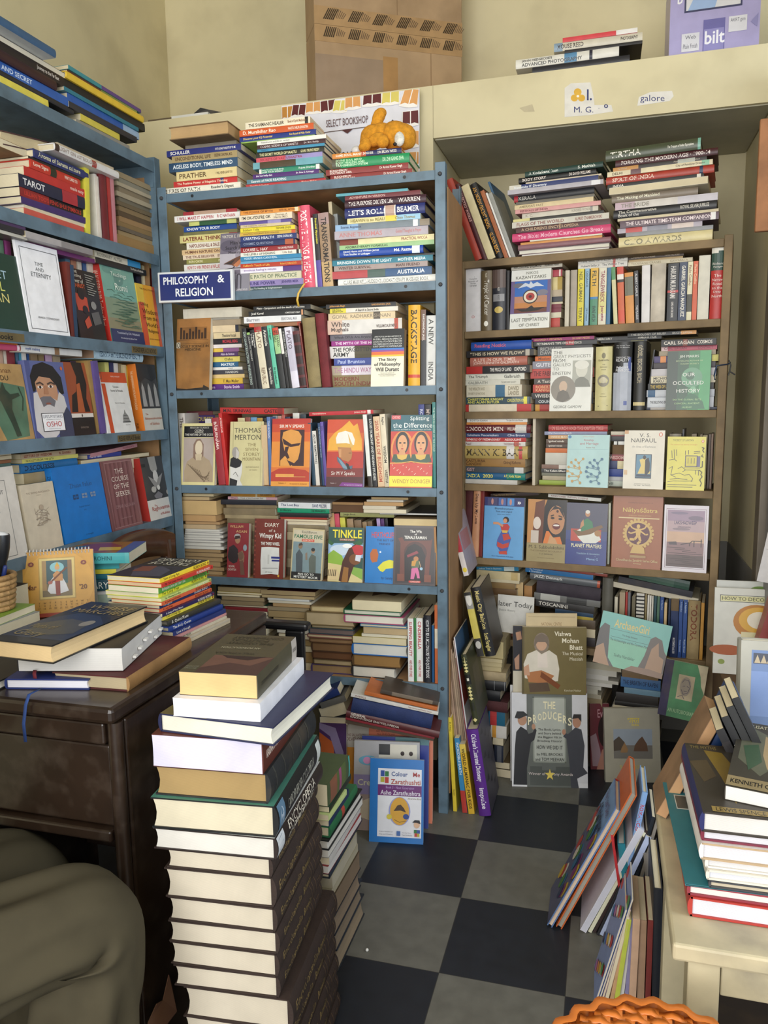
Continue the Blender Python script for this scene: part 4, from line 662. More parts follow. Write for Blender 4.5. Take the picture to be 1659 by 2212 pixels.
stack(UW,.05,c,1190,280,ZW[1],'stack right of The Last Temptation',[(360,900,1256,'a83040','','w',{'b':[(.9,.95,'f0dcd8')]}),(512,900,1256,'b09438','','w',{'b':[(.7,.85,'d8c890')]}),(592,900,1255,'b8a890'),(650,900,1260,'2a2f3c'),(676,900,1260,'dcd2b0'),(722,900,1245,'7a2c3c'),(774,900,1243,'7a2c3c'),(838,900,1243,'d8d2b8'),(960,900,1228,'c2463a')],.16)
w = 'main row in upper wooden compartment'
row(UW,.014,c,ZW[1],w,[(1282,1330,290,'c4bcaa','','5a5248'),(1345,1418,285,'a2978a','','5a4c48',{'d':.02}),(1426,1498,272,'d6c832','NEIL GAIMAN|TERRY','6a6418'),(1508,1558,270,'8ab0cc','*DISGRACE|J M Coetzee','2c4a64'),(1572,1660,262,'d8a838','*FILTH|IRVINE WELSH','24302c',{'b':[(0,.5,'d8ac3c'),(.5,1,'4a8a6c'),(.5,.54,'3a80b8')],'lab':'yellow, green and blue paperback titled Filth in upper wooden compartment'})],.2,yb=940)
c = Crop(1280,520,1600)
row(UW,.012,c,ZW[1],'right part of the upper wooden compartment',[(62,148,305,'d8d2bc','*TANGLEWRECK|Jeanette','8a3048',{'b':[(.42,.8,'d8d08a')]}),(152,196,302,'2f6a94','','c8d8e4'),(238,284,295,'cec89a','','6a8a5a',{'b':[(0,.22,'4a8a58')],'lean':-4}),(292,364,292,'cc5c2a','','3a1c10',{'b':[(0,.2,'c8402c'),(.13,.22,'e4dcd4'),(.22,.27,'1c1614'),(.76,.96,'d04a2c')],'lean':-3}),
 (374,470,358,'d08a34','','w',{'b':[(.08,.45,'6a6a58')],'lean':-3}),(480,526,336,'26262c','ALBERT CAMUS|*THE PLAGUE'.replace('*',''),'e8e8ec',{'lean':-3,'lab':'black paperback titled The Plague in right part of upper wooden compartment'}),(548,640,275,'d6d3d4','','8a8488',{'lean':-1}),(648,806,262,'cdc4b6','','7a7068',{'hard':1,'mat':m_old}),(828,948,255,'202228','HARUKI MURAKAMI|KAFKA ON THE SHORE','d8d4d0',{'b':[(.46,.5,'c03c3c')],'lab':'black paperback titled Kafka on the Shore in upper wooden compartment'}),(952,1044,240,'2f3c58','GABRIEL GARCIA MARQUEZ','e4e0d4'),(1048,1104,236,'dcd6b4','Paulo Coelho','8a5a3a',{'b':[(.55,.85,'3c3c2c')]}),(1108,1162,230,'d0582c','Paulo Coelho','f0c8a0'),(1168,1296,165,'d2cebe','','5a564c'),(1306,1458,40,'b32c2a','','f0e4dc',{'hard':1,'lab':'red, green and white hardback titled The Narrow Road at far right','SP':[('R',0,0,.12,1,'e6e2d6'),('R',.09,0,.12,.5,'2c4a40'),('R',.12,0,.35,1,'2c4a40')]+[('T',.25+i*.0,.15,.25,.8,'','w') for i in range(0)]})],.2,yb=880)
# title lettering set across the spine of the red hardback
nb = [o for o in COL.objects if o.get('label','').startswith('red, green and white hardback')][0];cv = [k for k in nb.children if k.name.startswith('cover')][0]
bbx = [v.co for v in cv.data.vertices];th = max(v.z for v in bbx);hh = max(v.y for v in bbx);mb = MB()
art(mb,[('T',.1,.245+i*.045,.9,.275+i*.045,s,'ece4da') for i,s in enumerate(('Richard','Flanagan'))]+[('T',.12,.4+i*.055,.88,.437+i*.055,s,'f0dcd4') for i,s in enumerate(('The','Narrow','Road','to the','Deep','North'))],lambda u,v,e:(-.14*th*math.sin(math.pi*u)**.7-.0012-e,hh*(1-v),th*u),th,hh)
mb.build('spine_lettering',m_cov,nb,nb.matrix_world.copy())
stack(UW,.05,c,200,172,None,'white pair above the upper wooden row',[(232,-160,394,'e4e2dc','Frantz Fanon: The Wretched of the Earth','5a5a5a',{'b':[(.71,.76,'c8605a')],'lab':'upper white paperback of the pair lying over the upper wooden row'}),(298,-160,390,'e0ddd4','Hubert Selby Jr.  The Willow Tree','6a6a6a',{'b':[(.71,.76,'c8605a')],'lab':'lower white paperback of the pair lying over the upper wooden row'})],.15)
stack(UW,.06,c,760,140,None,'pile at top right of upper wooden compartment',[(186,400,1020,'4a3a30','CHINUA ACHEBE|THINGS FALL APART','c8b8a0'),(212,405,1012,'c4a878','','w'),(258,398,1120,'d6ccae','THOUSAND CRANES|KAWABATA','a89878')],.14)
# ---- second compartment
KIND[0] = 'paperback_book'
c = Crop(990,700,1290)
stack(UW,.012,c,500,205,ZW[2],'left stack in second wooden compartment',[
 (305,155,875,'2450a4','Reading Nozick','d05a6a',{'hard':1}),(380,100,900,'242122','"*THIS IS HOW WE FLOW"'.replace('*',''),'d0c4a8',{'b':[(.88,.94,'b0a89a')],'lab':'black paperback titled This Is How We Flow in second wooden compartment'}),(485,145,825,'b06a5a','A LIFE IN OUR TIMES/JOHN KENNETH GALBRAITH','e8cabc',{'hard':1,'lab':'pinkish-brown paperback titled A Life in Our Times, second wooden compartment'}),(572,95,855,'262629','|THE PRICE OF LAND|OXFORD','e8e4dc',{'b':[(0,.26,'b8302c')],'lab':'black and red book titled The Price of Land, second wooden compartment'}),
 (645,90,790,'d9d8ca','*The Triumph|Galbraith','5a5a54'),(704,85,740,'d4d2c4','GALBRAITH|THE AFFLUENT SOCIETY','8a8a80'),(842,98,760,'d6cfba','THE WEALTH AND/POVERTY OF NATIONS||{8a8068}DAVID/LANDES','9a9078',{'b':[(.53,.7,'3a6a8a')],'lab':'thick cream book titled Wealth and Poverty of Nations, second wooden compartment'}),(925,75,862,'2a4450','CHRISTOPHER KNIGHT/AND ALAN BUTLER|*CIVILIZATION ONE'.replace('*',''),'e4dc68',{'b':[(.72,.98,'5a6a74'),(.9,.95,'e8dc50')],'lab':'grey-blue book titled Civilization One, low in second wooden compartment'}),(1010,75,870,'b42e2c','','c06050',{'b':[(.07,.79,'d8ccb4')]})],.2)
stack(UW,.04,c,1010,168,ZW[2],'stack behind The Great Physicists',[
 (208,875,1622,'96246a','RICHARD P. FEYNMAN|SIX EASY PIECES','e8c060',{'lab':'magenta paperback titled Six Easy Pieces, topping stack behind The Great Physicists','d':-.005}),(262,895,1655,'34363a','FEYNMAN\'S TIPS ON PHYSICS','d8d4c8',{'b':[(.52,.65,'a84048')]}),(378,950,1600,'47474b','RICHARD/DAWKINS|','a8a8a4'),(436,918,1610,'d26a2a','Mission Moon','6a3010'),(525,888,1600,'8c8c98','GUTENBERG','e4e4ec'),(638,862,1620,'b84c48','THE FABER BOOK|','5a1c20'),(708,905,1600,'514a48','*A Taste of the'.replace('*',''),'d8d0c4'),(805,892,1600,'b0352a','ROBERT/KANIGEL|','e8b080'),(880,872,1610,'38383a','*VIVISECTION'.replace('*',''),'dcd8d0'),(940,918,1610,'262c38','*COUNTDOWN','dce4e8'),(1020,918,1600,'c8923a','','w',{'b':[(.08,.4,'a83a34')]})],.16)
gp = [('T',.05,.04,.28,.09,'THE','55554f','l'),('T',.05,.105,.95,.155,'GREAT PHYSICISTS','6f6f68','l'),('T',.05,.17,.34,.22,'FROM','55554f','l'),('T',.05,.235,.48,.285,'GALILEO','77776f','l'),('T',.05,.3,.2,.35,'TO','66665f','l'),('T',.05,.37,.48,.42,'EINSTEIN','66665f','l'),('R',.53,.2,.97,.62,'a9aaa0'),('E',.75,.34,.14,.13,'cfcec2'),('P',[.55,.62,.62,.5,.72,.46,.8,.46,.92,.52,.97,.62],'7b7c74'),('E',.75,.27,.17,.07,'dcdbd2'),('E',.32,.65,.3,.21,'8b857c'),('E',.32,.61,.1,.09,'c4aa94'),('P',[.16,.82,.2,.7,.32,.66,.44,.7,.5,.8,.32,.86],'6b665f'),('T',.1,.91,.78,.955,'GEORGE GAMOW','77776f')]
face_out(UW,.004,c,1086,1580,288,1030,ZW[2],'dfe0da','white paperback titled The Great Physicists facing out',gp,.014,lean=7)
c = Crop(1280,700,1590)
row(UW,.014,c,ZW[2],'thick books in middle of second wooden compartment',[(25,214,262,'cdc591','','w',{'hard':1,'lab':'thick cream book with a round portrait and small monkey on its spine','SP':[('E',.14,.5,.045,.12,'7a7458'),('E',.53,.5,.095,.36,'8c8678'),('E',.52,.5,.05,.2,'c8c0a4'),('L',[.92,.2,.93,.8],'4a4434',.012)]}),
 (232,442,212,'17181c','','w',{'hard':1,'round_':0,'lab':'thick black and grey book titled The Road to Reality','SP':[('R',.30,0,.36,.45,'aeb4c2'),('R',.36,0,.44,.75,'aeb4c2'),('R',.44,0,1,1,'aeb4c2'),('R',.22,.05,.42,.2,'4a5a9a'),('R',.86,.22,.92,.4,'5a68a8')]}),(466,602,205,'232324','GÖDEL, ESCHER, BACH:|','b8ac90',{'hard':1,'b':[(.88,.93,'d0c090')],'lab':'tall black book with pale lettering, right of The Road to Reality'})],.2,yb=995)
for pre,lines in (('thick white novels volume',[(.18,.2,'The','4a4a4c'),(.21,.235,'Complete','4a4a4c'),(.243,.268,'Novels of','4a4a4c'),(.276,.3,'George','1c1c1e'),(.308,.332,'Orwell','1c1c1e'),(.76,.8,'O','b84a4a')]),('thick cream book with a round',[(.2,.225,'DARWIN','4a4434'),(.27,.285,'THE','6a6450'),(.31,.325,'INDELIBLE','6a6450'),(.35,.365,'STAMP','6a6450'),(.73,.745,'JAMES D.','6a6450'),(.77,.785,'WATSON','6a6450')]),('thick black and grey book titled The Road',[(.04,.062,'The Sunday Times','d8d8dc'),(.067,.09,'Top Ten Bestseller','d8d8dc'),(.21,.235,'THE ROAD TO','e8e8ec'),(.24,.28,'REALITY','e8e8ec'),(.35,.385,'ROGER','e8e8ec'),(.39,.43,'PENROSE','e8e8ec')]),('black and grey paperback titled Roots',[(.70,.73,'The epic','8a8a8a')][:0])):
    if not lines:continue
    nb = [o for o in COL.objects if o.get('label','').startswith(pre)][0];cv = [k for k in nb.children if k.name.startswith('cover')][0]
    th = max(v.co.z for v in cv.data.vertices);hh = max(v.co.y for v in cv.data.vertices);mb = MB();x0 = min(v.co.x for v in cv.data.vertices)
    art(mb,[('T',.14,a,.88,b,s,k) for a,b,s,k in lines],lambda u,v,e:(x0*math.sin(math.pi*u)**.7-.0014-e if x0 < -.003 else -.0014-e,hh*(1-v),th*u),th,hh)
    mb.build('spine_lettering',m_cov,nb,nb.matrix_world.copy())
row(UW,.05,c,ZW[2],'gap left of Our Occulted History',[(608,626,300,'161618','','w',{'lean':6,'lab':'thin black book leaning in the gap left of Our Occulted History'})],.18,yb=995)
stack(UW,.04,c,760,262,ZW[2],'stack behind Our Occulted History',[(316,795,1440,'b84c60','CARL SAGAN|CONTACT','7a2838',{'b':[(0,.12,'d4b8b8')],'lab':'pink paperback topping the stack behind Our Occulted History'}),(372,770,1425,'9a8c74'),(448,712,1455,'3a2a64','','w',{'b':[(.1,.19,'d88a4a'),(.9,1,'d0c860')]}),(518,705,1420,'2a1c22'),(602,680,1430,'c0bcc0','','5a5a5a'),(686,675,1420,'d2c8ac','MICHIO/KAKU||','241f1a',{'lab':'cream paperback with bold author name, mid stack behind Our Occulted History'}),(760,640,1400,'1f1e1a','*THE WEB OF LIFE||'.replace('*',''),'c8a838',{'lab':'black paperback titled The Web of Life, stack behind Our Occulted History'}),(842,625,1410,'bcc0c8','','w',{'b':[(.02,.13,'2f5a80')]}),(962,635,1400,'ccd0d6','*THE BELIEVING BRAIN||'.replace('*',''),'24262a',{'lab':'pale paperback titled The Believing Brain behind Our Occulted History'}),(992,630,1440,'2a3048','','w',{'b':[(.05,.9,'b0aca8')]})],.16)
stack(UW,.03,c,800,85,None,'book across top of second wooden compartment',[(130,405,1200,'1f2226','*THE BIOLOGY OF BELIEF|BRUCE H. LIPTON','d8d4c8',{'b':[(.78,1,'d89a50')],'lab':'black and orange paperback titled The Biology of Belief, second wooden compartment'})],.14)
stack(UW,.05,c,400,136,None,'pair above the thick cream book',[(186,20,796,'16171a','*MERCURY|PAMELA H TYLER','d4d0c4',{'lab':'black paperback titled Mercury lying above the thick cream book'}),(208,95,630,'1a1b1e','|JONATHAN LIVINGSTON SEAGULL','b8b048',{'lab':'thin black paperback with yellow lettering under the Mercury book'})],.15)
stack(UW,.02,c,1100,172,None,'book lying above Our Occulted History',[(250,795,1432,'131315','CARL SAGAN|COSMOS','dcd4c8',{'b':[(.4,.48,'7a3a28')],'lab':'black paperback titled Cosmos lying above Our Occulted History'})],.15)
occ2 = [('R',0,0,.25,1,'3c4a42'),('R',.25,0,.5,1,'3f5c4a'),('R',.5,0,.75,1,'448058'),('R',.75,0,1,1,'52a06a'),('E',.58,.45,.24,.17,'6a9a7c'),('E',.54,.42,.1,.07,'4a6c58'),('P',[.35,.98,.42,.8,.55,.72,.68,.74,.85,.86,.9,.98],'3e6c50'),('E',.62,.66,.07,.06,'7ab08c'),
 ('T',.05,.07,.95,.125,'JIM MARRS','ecece4'),('T',.14,.155,.88,.178,'BESTSELLING AUTHOR OF','c8d8a8'),('T',.26,.205,.78,.228,'RULE BY SECRECY','c8d8a8'),('T',.32,.37,.7,.43,'OUR','ecece8'),('T',.03,.51,.97,.57,'OCCULTED','ecece8'),('T',.12,.645,.9,.705,'HISTORY','ecece8'),('T',.06,.81,.92,.838,'DO THE GLOBAL ELITE','b8d8a0'),('T',.12,.875,.86,.903,'CONCEAL ANCIENT','b8d8a0'),('T',.34,.94,.66,.968,'ALIENS?','b8d8a0')]
face_out(UW,.004,c,842,1345,312,988,ZW[2],'3f5c4a','green book titled Our Occulted History facing out',occ2,.02,lean=6)
# blue string tied round the right side panel
mb = MB();uu,zz = UW.hit(1558,790,0);mb.tube([(.80,-.006,zz),(.835,-.008,zz+.004),(.84,.02,zz+.01)],.002,'1e2f48');mb.tube([(.803,-.008,zz),(.797,-.01,zz-.03),(.80,-.008,zz-.042)],.0022,'1e3a5a');mb.tube([(.836,-.006,zz+.016),(.842,-.006,zz+.0),(.84,-.006,zz-.018),(.855,-.004,zz-.028)],.002,'14161a');mb.tube([(.839,-.006,zz-.018),(.836,-.006,zz-.03)],.002,'14161a')
tag(mb.build('knotted_string',m_pla,M=UW.M),'dark blue string knotted round the right side of the wooden shelf','string')
# ---- third compartment
c = Crop(980,880,1280)
stack(UW,.012,c,500,92,ZW[3],'left stack in third wooden compartment',[
 (135,190,912,'7a3c44','The Untouched Country/of a Hundred Days','d8b0b0'),(176,160,880,'e3e0d8','*TOTTO-CHAN|The Little Girl at the Window','24242a'),(206,155,875,'d88c42','The One-Straw Revolution','7a3c14',{'lab':'orange paperback titled The One-Straw Revolution, third wooden compartment'}),(302,120,922,'62232a','LINCOLN\'S MEN|WILLIAM C. DAVIS','e8d8cc',{'hard':1,'b':[(.78,.94,'c8c8c4')]}),(356,125,915,'2f3f68','Subaltern Peacemakers|Clive Brown','c8d0e0'),(406,120,865,'b32828','*SYMBOLS OF FREEMASONRY|ASSOULINE','f0dcd4'),(456,110,858,'d6d2cc','Raul|THE KISSINGER YEARS','8a5a5a',{'b':[(.82,.9,'c06858')]}),
 (606,115,885,'baa262','*MANN KI BAAT','463a20',{'hard':1,'mat':m_gloss,'b':[(.68,.8,'d8d4d0'),(.87,.92,'c85a5a')]}),(702,110,856,'9a7440','KASTURBA/GANDHI|Giriraj Kishore','5a3a1c',{'mat':m_gloss}),(772,115,836,'4a4e54','GST','c8a0a0',{'mat':m_gloss,'b':[(.85,1,'c8c8c4')]}),(852,125,858,'1f5a84','INDIA  2020|A P J Abdul Kalam','ecdc58',{'b':[(.7,1,'207a70')],'hard':1,'lab':'blue and teal book titled India 2020, left stack, third wooden compartment'}),(905,105,762,'c2beb6','','5a5a58')],.2)
row(UW,.012,c,ZW[3],'gap beside the left stack',[(938,972,112,'c6bba6','','6a6458',{'lab':'thin cream book standing alone beside the stack with Mann Ki Baat'})],.2,yb=925)
stack(UW,.045,c,1250,212,ZW[3],'stack behind Kinship and Marriage',[(288,1135,1840,'b2494a','IN SEARCH AND THE OUTER TREE','dc9a90',{'hard':1,'lab':'pinkish-red hardback topping the stack behind Kinship and Marriage'}),(330,1086,1832,'8c94b0','*Why I Assassinated Gandhi'.replace('*',''),'eaecf4'),(378,1130,1800,'d0a070','INSIDE MARATHON|','e8dcc0'),(436,1105,1740,'5a4438','*Ignited minds|'.replace('*',''),'e4dcd0',{'lab':'upper brown Ignited Minds paperback behind Kinship and Marriage'}),(488,1102,1740,'5a4a42','Ignited minds|','d8d0c4',{'lab':'lower brown Ignited Minds paperback behind Kinship and Marriage'}),(542,1098,1780,'cf7038','','f0d0b0'),(685,1095,1760,'c4c2b8','','w',{'mat':m_gloss}),(734,1050,1750,'84685c','','d8c8b8',{'b':[(.3,1,'d8d4cc')]}),(782,1045,1760,'3a3a3a','*The Kalam Effect|'.replace('*',''),'e8e4dc',{'lab':'dark charcoal paperback with white bold title behind Kinship and Marriage'}),(822,1050,1750,'7a7a6a','','d8d8c8'),(872,1060,1740,'b0a48c'),(926,1022,1750,'93a83c')],.16)
kin = [('E',.05,.04,.04,.03,'3a7ab0'),('T',.3,.025,.7,.05,'a Pelican Original','c88a60'),('T',.3,.08,.72,.13,'Kinship','b04048'),('T',.16,.145,.88,.2,'and Marriage','b04048'),('T',.4,.23,.72,.255,'Robin Fox','8a5a4a'),('L',[.02,.28,.98,.28],'8ab0b8',.006)]
for x0,cc in ((.25,'b8904c'),(.7,'3c6a8a')):
    for (dx,y,px,py) in ((-.04,.48,.04,.54),(.14,.46,.04,.54),(.04,.54,.06,.62),(-.14,.53,-.06,.6),(-.06,.6,.06,.64),(.06,.63,.1,.72),(-.2,.62,.06,.66),(.1,.72,.06,.78),(-.22,.7,-.1,.74),(-.1,.75,.05,.8),(-.18,.8,.05,.8),(.05,.8,.04,.86),(-.1,.89,.03,.86),(.09,.92,.03,.86)):
        kin += [('L',[x0+dx,y,x0+px,py],cc,.012),('E',x0+dx,y,.03,.026,cc)]
face_out(UW,.004,c,1340,1840,328,945,ZW[3],'a9cccc','pale blue paperback titled Kinship and Marriage facing out',kin,.016,lean=7)
c = Crop(1260,880,1560)
stack(UW,.05,c,410,288,ZW[3],'stack between the two face-out paperbacks',[(332,330,900,'c8c0ac'),(346,330,890,'8a3a3a'),(406,328,880,'1f2024'),(448,365,900,'e0e0dc','','w',{'b':[(.07,.1,'3a3a3a')]}),(565,345,880,'6a5038','','w',{'m':'E','pg':'7a6248'}),(642,292,860,'8a3034','  WISDOM||','d8b0a8',{'b':[(0,.09,'3a3430')]}),(740,236,860,'37406a','','w',{'b':[(.28,.4,'d8cca0')]}),(832,258,870,'213a86','','c0c8e0'),(886,265,860,'b8b8b8'),(952,220,880,'b4bcae','    SAVE||','4a5a50',{'b':[(.07,.15,'dcdccc')]})],.16)
nai = [('R',0,0,.1,.06,'c89a6a'),('E',.9,.07,.045,.036,'d0603a'),('E',.9,.07,.022,.026,'f0ece0'),('T',.36,.05,.66,.115,'V. S.','3a3630'),('T',.17,.135,.8,.205,'NAIPAUL','3a3630'),('T',.2,.26,.78,.295,'An Area of Darkness','8a8a84'),('E',.5,.345,.008,.006,'2a2a2a'),('R',.3,.405,.7,.82,'2a3a48'),('R',.32,.42,.68,.8,'5a86a0'),('P',[.36,.74,.44,.6,.4,.5,.48,.48,.54,.44,.58,.5,.56,.62,.68,.7,.66,.74],'d8c070'),('P',[.54,.8,.54,.5,.62,.46,.66,.56,.66,.7],'2a2a30'),('E',.52,.46,.04,.035,'2a2420'),('R',.33,.75,.68,.79,'24344a'),('T',.24,.905,.74,.922,'A masterpiece of travel writing','6a6a64'),('T',.28,.93,.7,.947,'The Times    Paul Theroux','6a6a64'),('R',.02,.68,.1,.76,'d0b088')]
face_out(UW,.003,c,468,948,275,988,ZW[3],'ddd7c8','cream paperback titled An Area of Darkness with a small blue picture, facing out',nai,.012,lean=6)
lax = [('T',.14,.045,.68,.085,'THE BEST OF LAXMAN','5a5420'),('T',.08,.135,.78,.165,'The common man balances his budget','c8702c'),('E',.92,.085,.035,.03,'d0603a'),('E',.92,.085,.016,.022,'f0ece0'),('R',.5,.36,.84,.56,'cfc24a'),('B',.48,.35,.8,.56,'4a4468',.02),('R',.8,.36,.87,.56,'6a6488')]
ink = '3c3650'
lax += [('L',p,ink,.012) for p in ([.56,.4,.56,.5],[.64,.4,.64,.5],[.72,.4,.72,.5],[.04,.85,.2,.83,.5,.83,.7,.82],[.06,.6,.16,.56,.12,.72,.26,.76],[.12,.72,.34,.68,.48,.72,.6,.7,.7,.78,.66,.84],[.3,.6,.4,.56,.5,.62,.42,.66],[.46,.58,.88,.58],[.5,.62,.88,.62],[.12,.26,.14,.4],[.18,.24,.2,.42],[.24,.24,.26,.36],[.48,.26,.48,.34],[.56,.25,.56,.33],[.7,.28,.86,.27],[.7,.31,.86,.3],[.06,.44,.2,.42,.26,.46],[.04,.9,.8,.9],[.04,.94,.7,.94],[.1,.8,.3,.78,.56,.8],[.76,.62,.76,.7],[.84,.62,.84,.72])]
lax += [('L',[.9,.2,.96,.21,.92,.25,.96,.29],'1c1a18',.022),('L',[.93,.33,.9,.36,.95,.38],'1c1a18',.02),('L',[.93,.45,.93,.56,.88,.57],'1c1a18',.02),('L',[.86,.62,.93,.66,.9,.7,.94,.74,.88,.8,.93,.86,.9,.92],'1c1a18',.02)]
face_out(UW,.003,c,982,1440,350,1000,ZW[3],'d9cf58','yellow paperback with a cartoon of a man before a television, facing out',lax,.016,lean=6)
row(UW,.06,c,ZW[3],'row behind the yellow cartoon paperback',[(1010,1150,315,'9a9284','','w',{'hard':1}),(1160,1182,262,'3a3c40'),(1270,1330,318,'8a7a60'),(1370,1400,325,'7a6c54'),(1405,1460,332,'a0946c'),(1470,1500,322,'5a4636'),(1504,1530,315,'7a5c44')],.14,yb=960)
# ---- fourth compartment
c = Crop(960,1050,1300)
row(UW,.012,c,ZW[4],'left end of the dance and music compartment',[(205,280,30,'4a1a1c','','w',{'hard':1,'mat':m_cloth}),(286,358,38,'c08a64','Dice Up My Love','3a1c14',{'hard':1}),(362,398,32,'7a2824','','e0c0b0')],.2,lean=2,yb=715)
bha = [('R',0,0,1,.14,'30366a'),('R',.08,.01,.32,.13,'4a4a70'),('R',.36,.01,.54,.13,'4a6aa8'),('R',.58,.01,.75,.13,'4a8ac8')]+[('E',x,.07,.03,.05,'c08a80') for x in (.2,.45,.66)]+[('P',[.84,.05,.88,.08,.84,.11],'f0f0f4'),('P',[.88,.05,.92,.08,.88,.11],'f0f0f4'),('T',.24,.165,.76,.205,'Bharathanatyam','24303c'),('T',.26,.215,.74,.25,'Text and Digest','24303c'),('T',.3,.265,.7,.285,'Junior, Senior, Degree','3a4a5a'),('E',.56,.36,.075,.05,'1f1a1c'),('E',.54,.375,.05,.038,'c8906c'),('P',[.42,.46,.5,.43,.6,.42,.66,.47,.62,.54,.46,.54],'b83c38'),('P',[.24,.44,.24,.4,.36,.4,.5,.45,.48,.48,.36,.44],'c8906c'),('P',[.46,.54,.62,.54,.7,.66,.66,.76,.6,.9,.46,.9,.34,.78,.36,.68],'4a5aa0'),('P',[.48,.6,.62,.58,.7,.66,.52,.7],'c04838'),('P',[.36,.72,.5,.76,.66,.72,.64,.8,.48,.83,.36,.8],'c04838'),('P',[.4,.88,.6,.86,.62,.92,.42,.92],'c04838'),('P',[.46,.53,.62,.53,.6,.57,.48,.57],'d8b050'),('T',.2,.945,.8,.97,'Guru Nityavathsala Prof. Jayat','1f3a6a')]
face_out(UW,.004,c,405,822,120,778,ZW[4],'66a2d4','light blue dance textbook with a costumed dancer on its cover, facing out',bha,.014,lean=6)
sub = [('R',0,0,1,.7,'221c1c'),('P',[0,0,.5,0,.36,.25,.2,.45,.14,.7,0,.7],'c0884c'),('P',[.2,.05,.44,.0,.4,.7,.12,.7],'6a3c28'),('E',.25,.38,.1,.1,'d8ccc0'),('R',.1,.5,.3,.7,'c8bcb0'),('P',[.48,.7,.44,.45,.46,.2,.55,.08,.75,.04,.92,.1,.98,.3,.96,.5,.98,.7],'18151a'),('E',.74,.32,.22,.23,'b9835a'),('P',[.54,.22,.7,.09,.9,.14,.96,.3,.8,.14,.64,.16],'201a1c'),('E',.75,.42,.1,.05,'6a2424'),('E',.75,.405,.08,.015,'e8e0d8'),('E',.77,.18,.03,.022,'3a1418'),('L',[.6,.26,.68,.24],'2a1c18',.03),('L',[.8,.25,.9,.27],'2a1c18',.03),('E',.65,.29,.05,.018,'2a1c18'),('E',.85,.3,.05,.018,'2a1c18'),('P',[.42,.7,.5,.5,.56,.5,.68,.6,.86,.58,.92,.7],'d87a34'),('P',[.54,.7,.6,.56,.74,.62,.8,.7],'c89a6c'),('R',0,.7,1,1,'9a8c62'),('T',.06,.735,.96,.785,'M. S. Subbulakshmi','3a2c20'),('T',.1,.81,.92,.835,'THE DEFINITIVE BIOGRAPHY','6a5434'),('T',.3,.86,.72,.89,'T J S GEORGE','4a3a28'),('T',.1,.925,.92,.94,'The world of classical music','6a5434')]
face_out(UW,.004,c,862,1268,142,800,ZW[4],'9a8c62','biography with a singing woman on its cover, facing out on wooden shelf',sub,.014,lean=6)
pla = [('R',0,0,1,.45,'4a4a60'),('R',0,.6,1,1,'2c3a80'),('R',.12,.42,.86,.62,'b84a3c'),('P',[.3,.56,.24,.46,.34,.42,.46,.46,.62,.44,.8,.5,.86,.58,.74,.64,.44,.65],'dcdcd4'),('P',[.36,.46,.42,.28,.52,.24,.64,.3,.68,.44,.52,.5],'3a7a54'),('P',[.36,.32,.42,.26,.44,.36,.34,.42],'b8845c'),('E',.52,.17,.06,.05,'b8845c'),('E',.52,.14,.055,.03,'d8d4cc'),('P',[.16,.44,.4,.46,.86,.34,.9,.38,.6,.5,.3,.54],'7a5a34'),('E',.78,.48,.08,.05,'a87a44'),('T',.14,.66,.88,.72,'PLANET PRAYERS','e8e0b8','cb'),('T',.14,.735,.84,.752,'Meenakshi Mangalashtakam','c8a860'),('T',.28,.8,.84,.83,'Translation & Annotation','a8c8e0'),('T',.7,.85,.78,.865,'by','a8c8e0'),('T',.52,.885,.82,.93,'Manoj G','a8d0f0')]
face_out(UW,.004,c,1268,1700,180,836,ZW[4],'3a4680','dark blue book titled Planet Prayers with a seated musician, facing out',pla,.014,lean=6)
row(UW,.03,c,ZW[4],'gap right of Planet Prayers',[(1715,1738,180,'c8ccb8','','w',{'lab':'thin pale book standing between Planet Prayers and the copper book'})],.16,yb=840)
stack(UW,.06,c,800,75,None,'top of the dance and music compartment',[(112,490,990,'3a2620','Yoga Darsana Encounters','c8a860',{'lab':'dark brown book lying tilted above the light blue dance textbook','roll':-4})],.15)
stack(UW,.04,c,1370,104,None,'top of Planet Prayers',[(140,1092,1652,'d4d4ce','KINGFISHER  INDIAN CUISINE','8a3a34',{'lab':'thin white book lying above Planet Prayers','roll':3.0})],.16)
c = Crop(1260,1050,1600)
nat = [('T',.3,.09,.8,.105,'Chowkhamba Sanskrit Studies 118','5a2c14'),('T',.2,.165,.9,.245,'Nāṭyaśāstra','d9c667','c'),('T',.3,.265,.8,.282,'ENGLISH TRANSLATION','c8a868'),('R',.12,.3,.94,.315,'d4c090')]
for i in range(24):
    a = i*math.pi/12;nat.append(('E',.53+.29*math.cos(a),.52-.19*math.sin(a),.028,.02,'c9a760'))
nat += [('E',.53,.52,.28,.18,'c9a760'),('E',.53,.52,.235,.15,'5a2430'),('E',.53,.42,.035,.03,'d0ac66'),('P',[.47,.45,.59,.45,.57,.55,.49,.55],'d0ac66'),('L',[.5,.47,.4,.44,.36,.4],'d0ac66',.03),('L',[.56,.47,.66,.44,.7,.4],'d0ac66',.03),('L',[.5,.49,.38,.52,.33,.5],'d0ac66',.03),('L',[.57,.48,.68,.53,.73,.52],'d0ac66',.03),('L',[.52,.55,.46,.6,.36,.6],'d0ac66',.05),('L',[.55,.55,.58,.62,.52,.66],'d0ac66',.05),('P',[.42,.71,.46,.69,.6,.69,.66,.71,.68,.79,.38,.79],'c9a760'),('R',.38,.815,.7,.85,'a8885a'),('T',.1,.87,.94,.905,'Chowkhamba Sanskrit Series Office','e0d0a0'),('T',.44,.92,.62,.94,'Varanasi','e0d0a0')]
face_out(UW,.002,c,292,812,100,872,ZW[4],'9a5a34','copper-brown book titled Natyasastra with a dancing figure in a ring',nat,.04,o={'hard':1},lean=5)
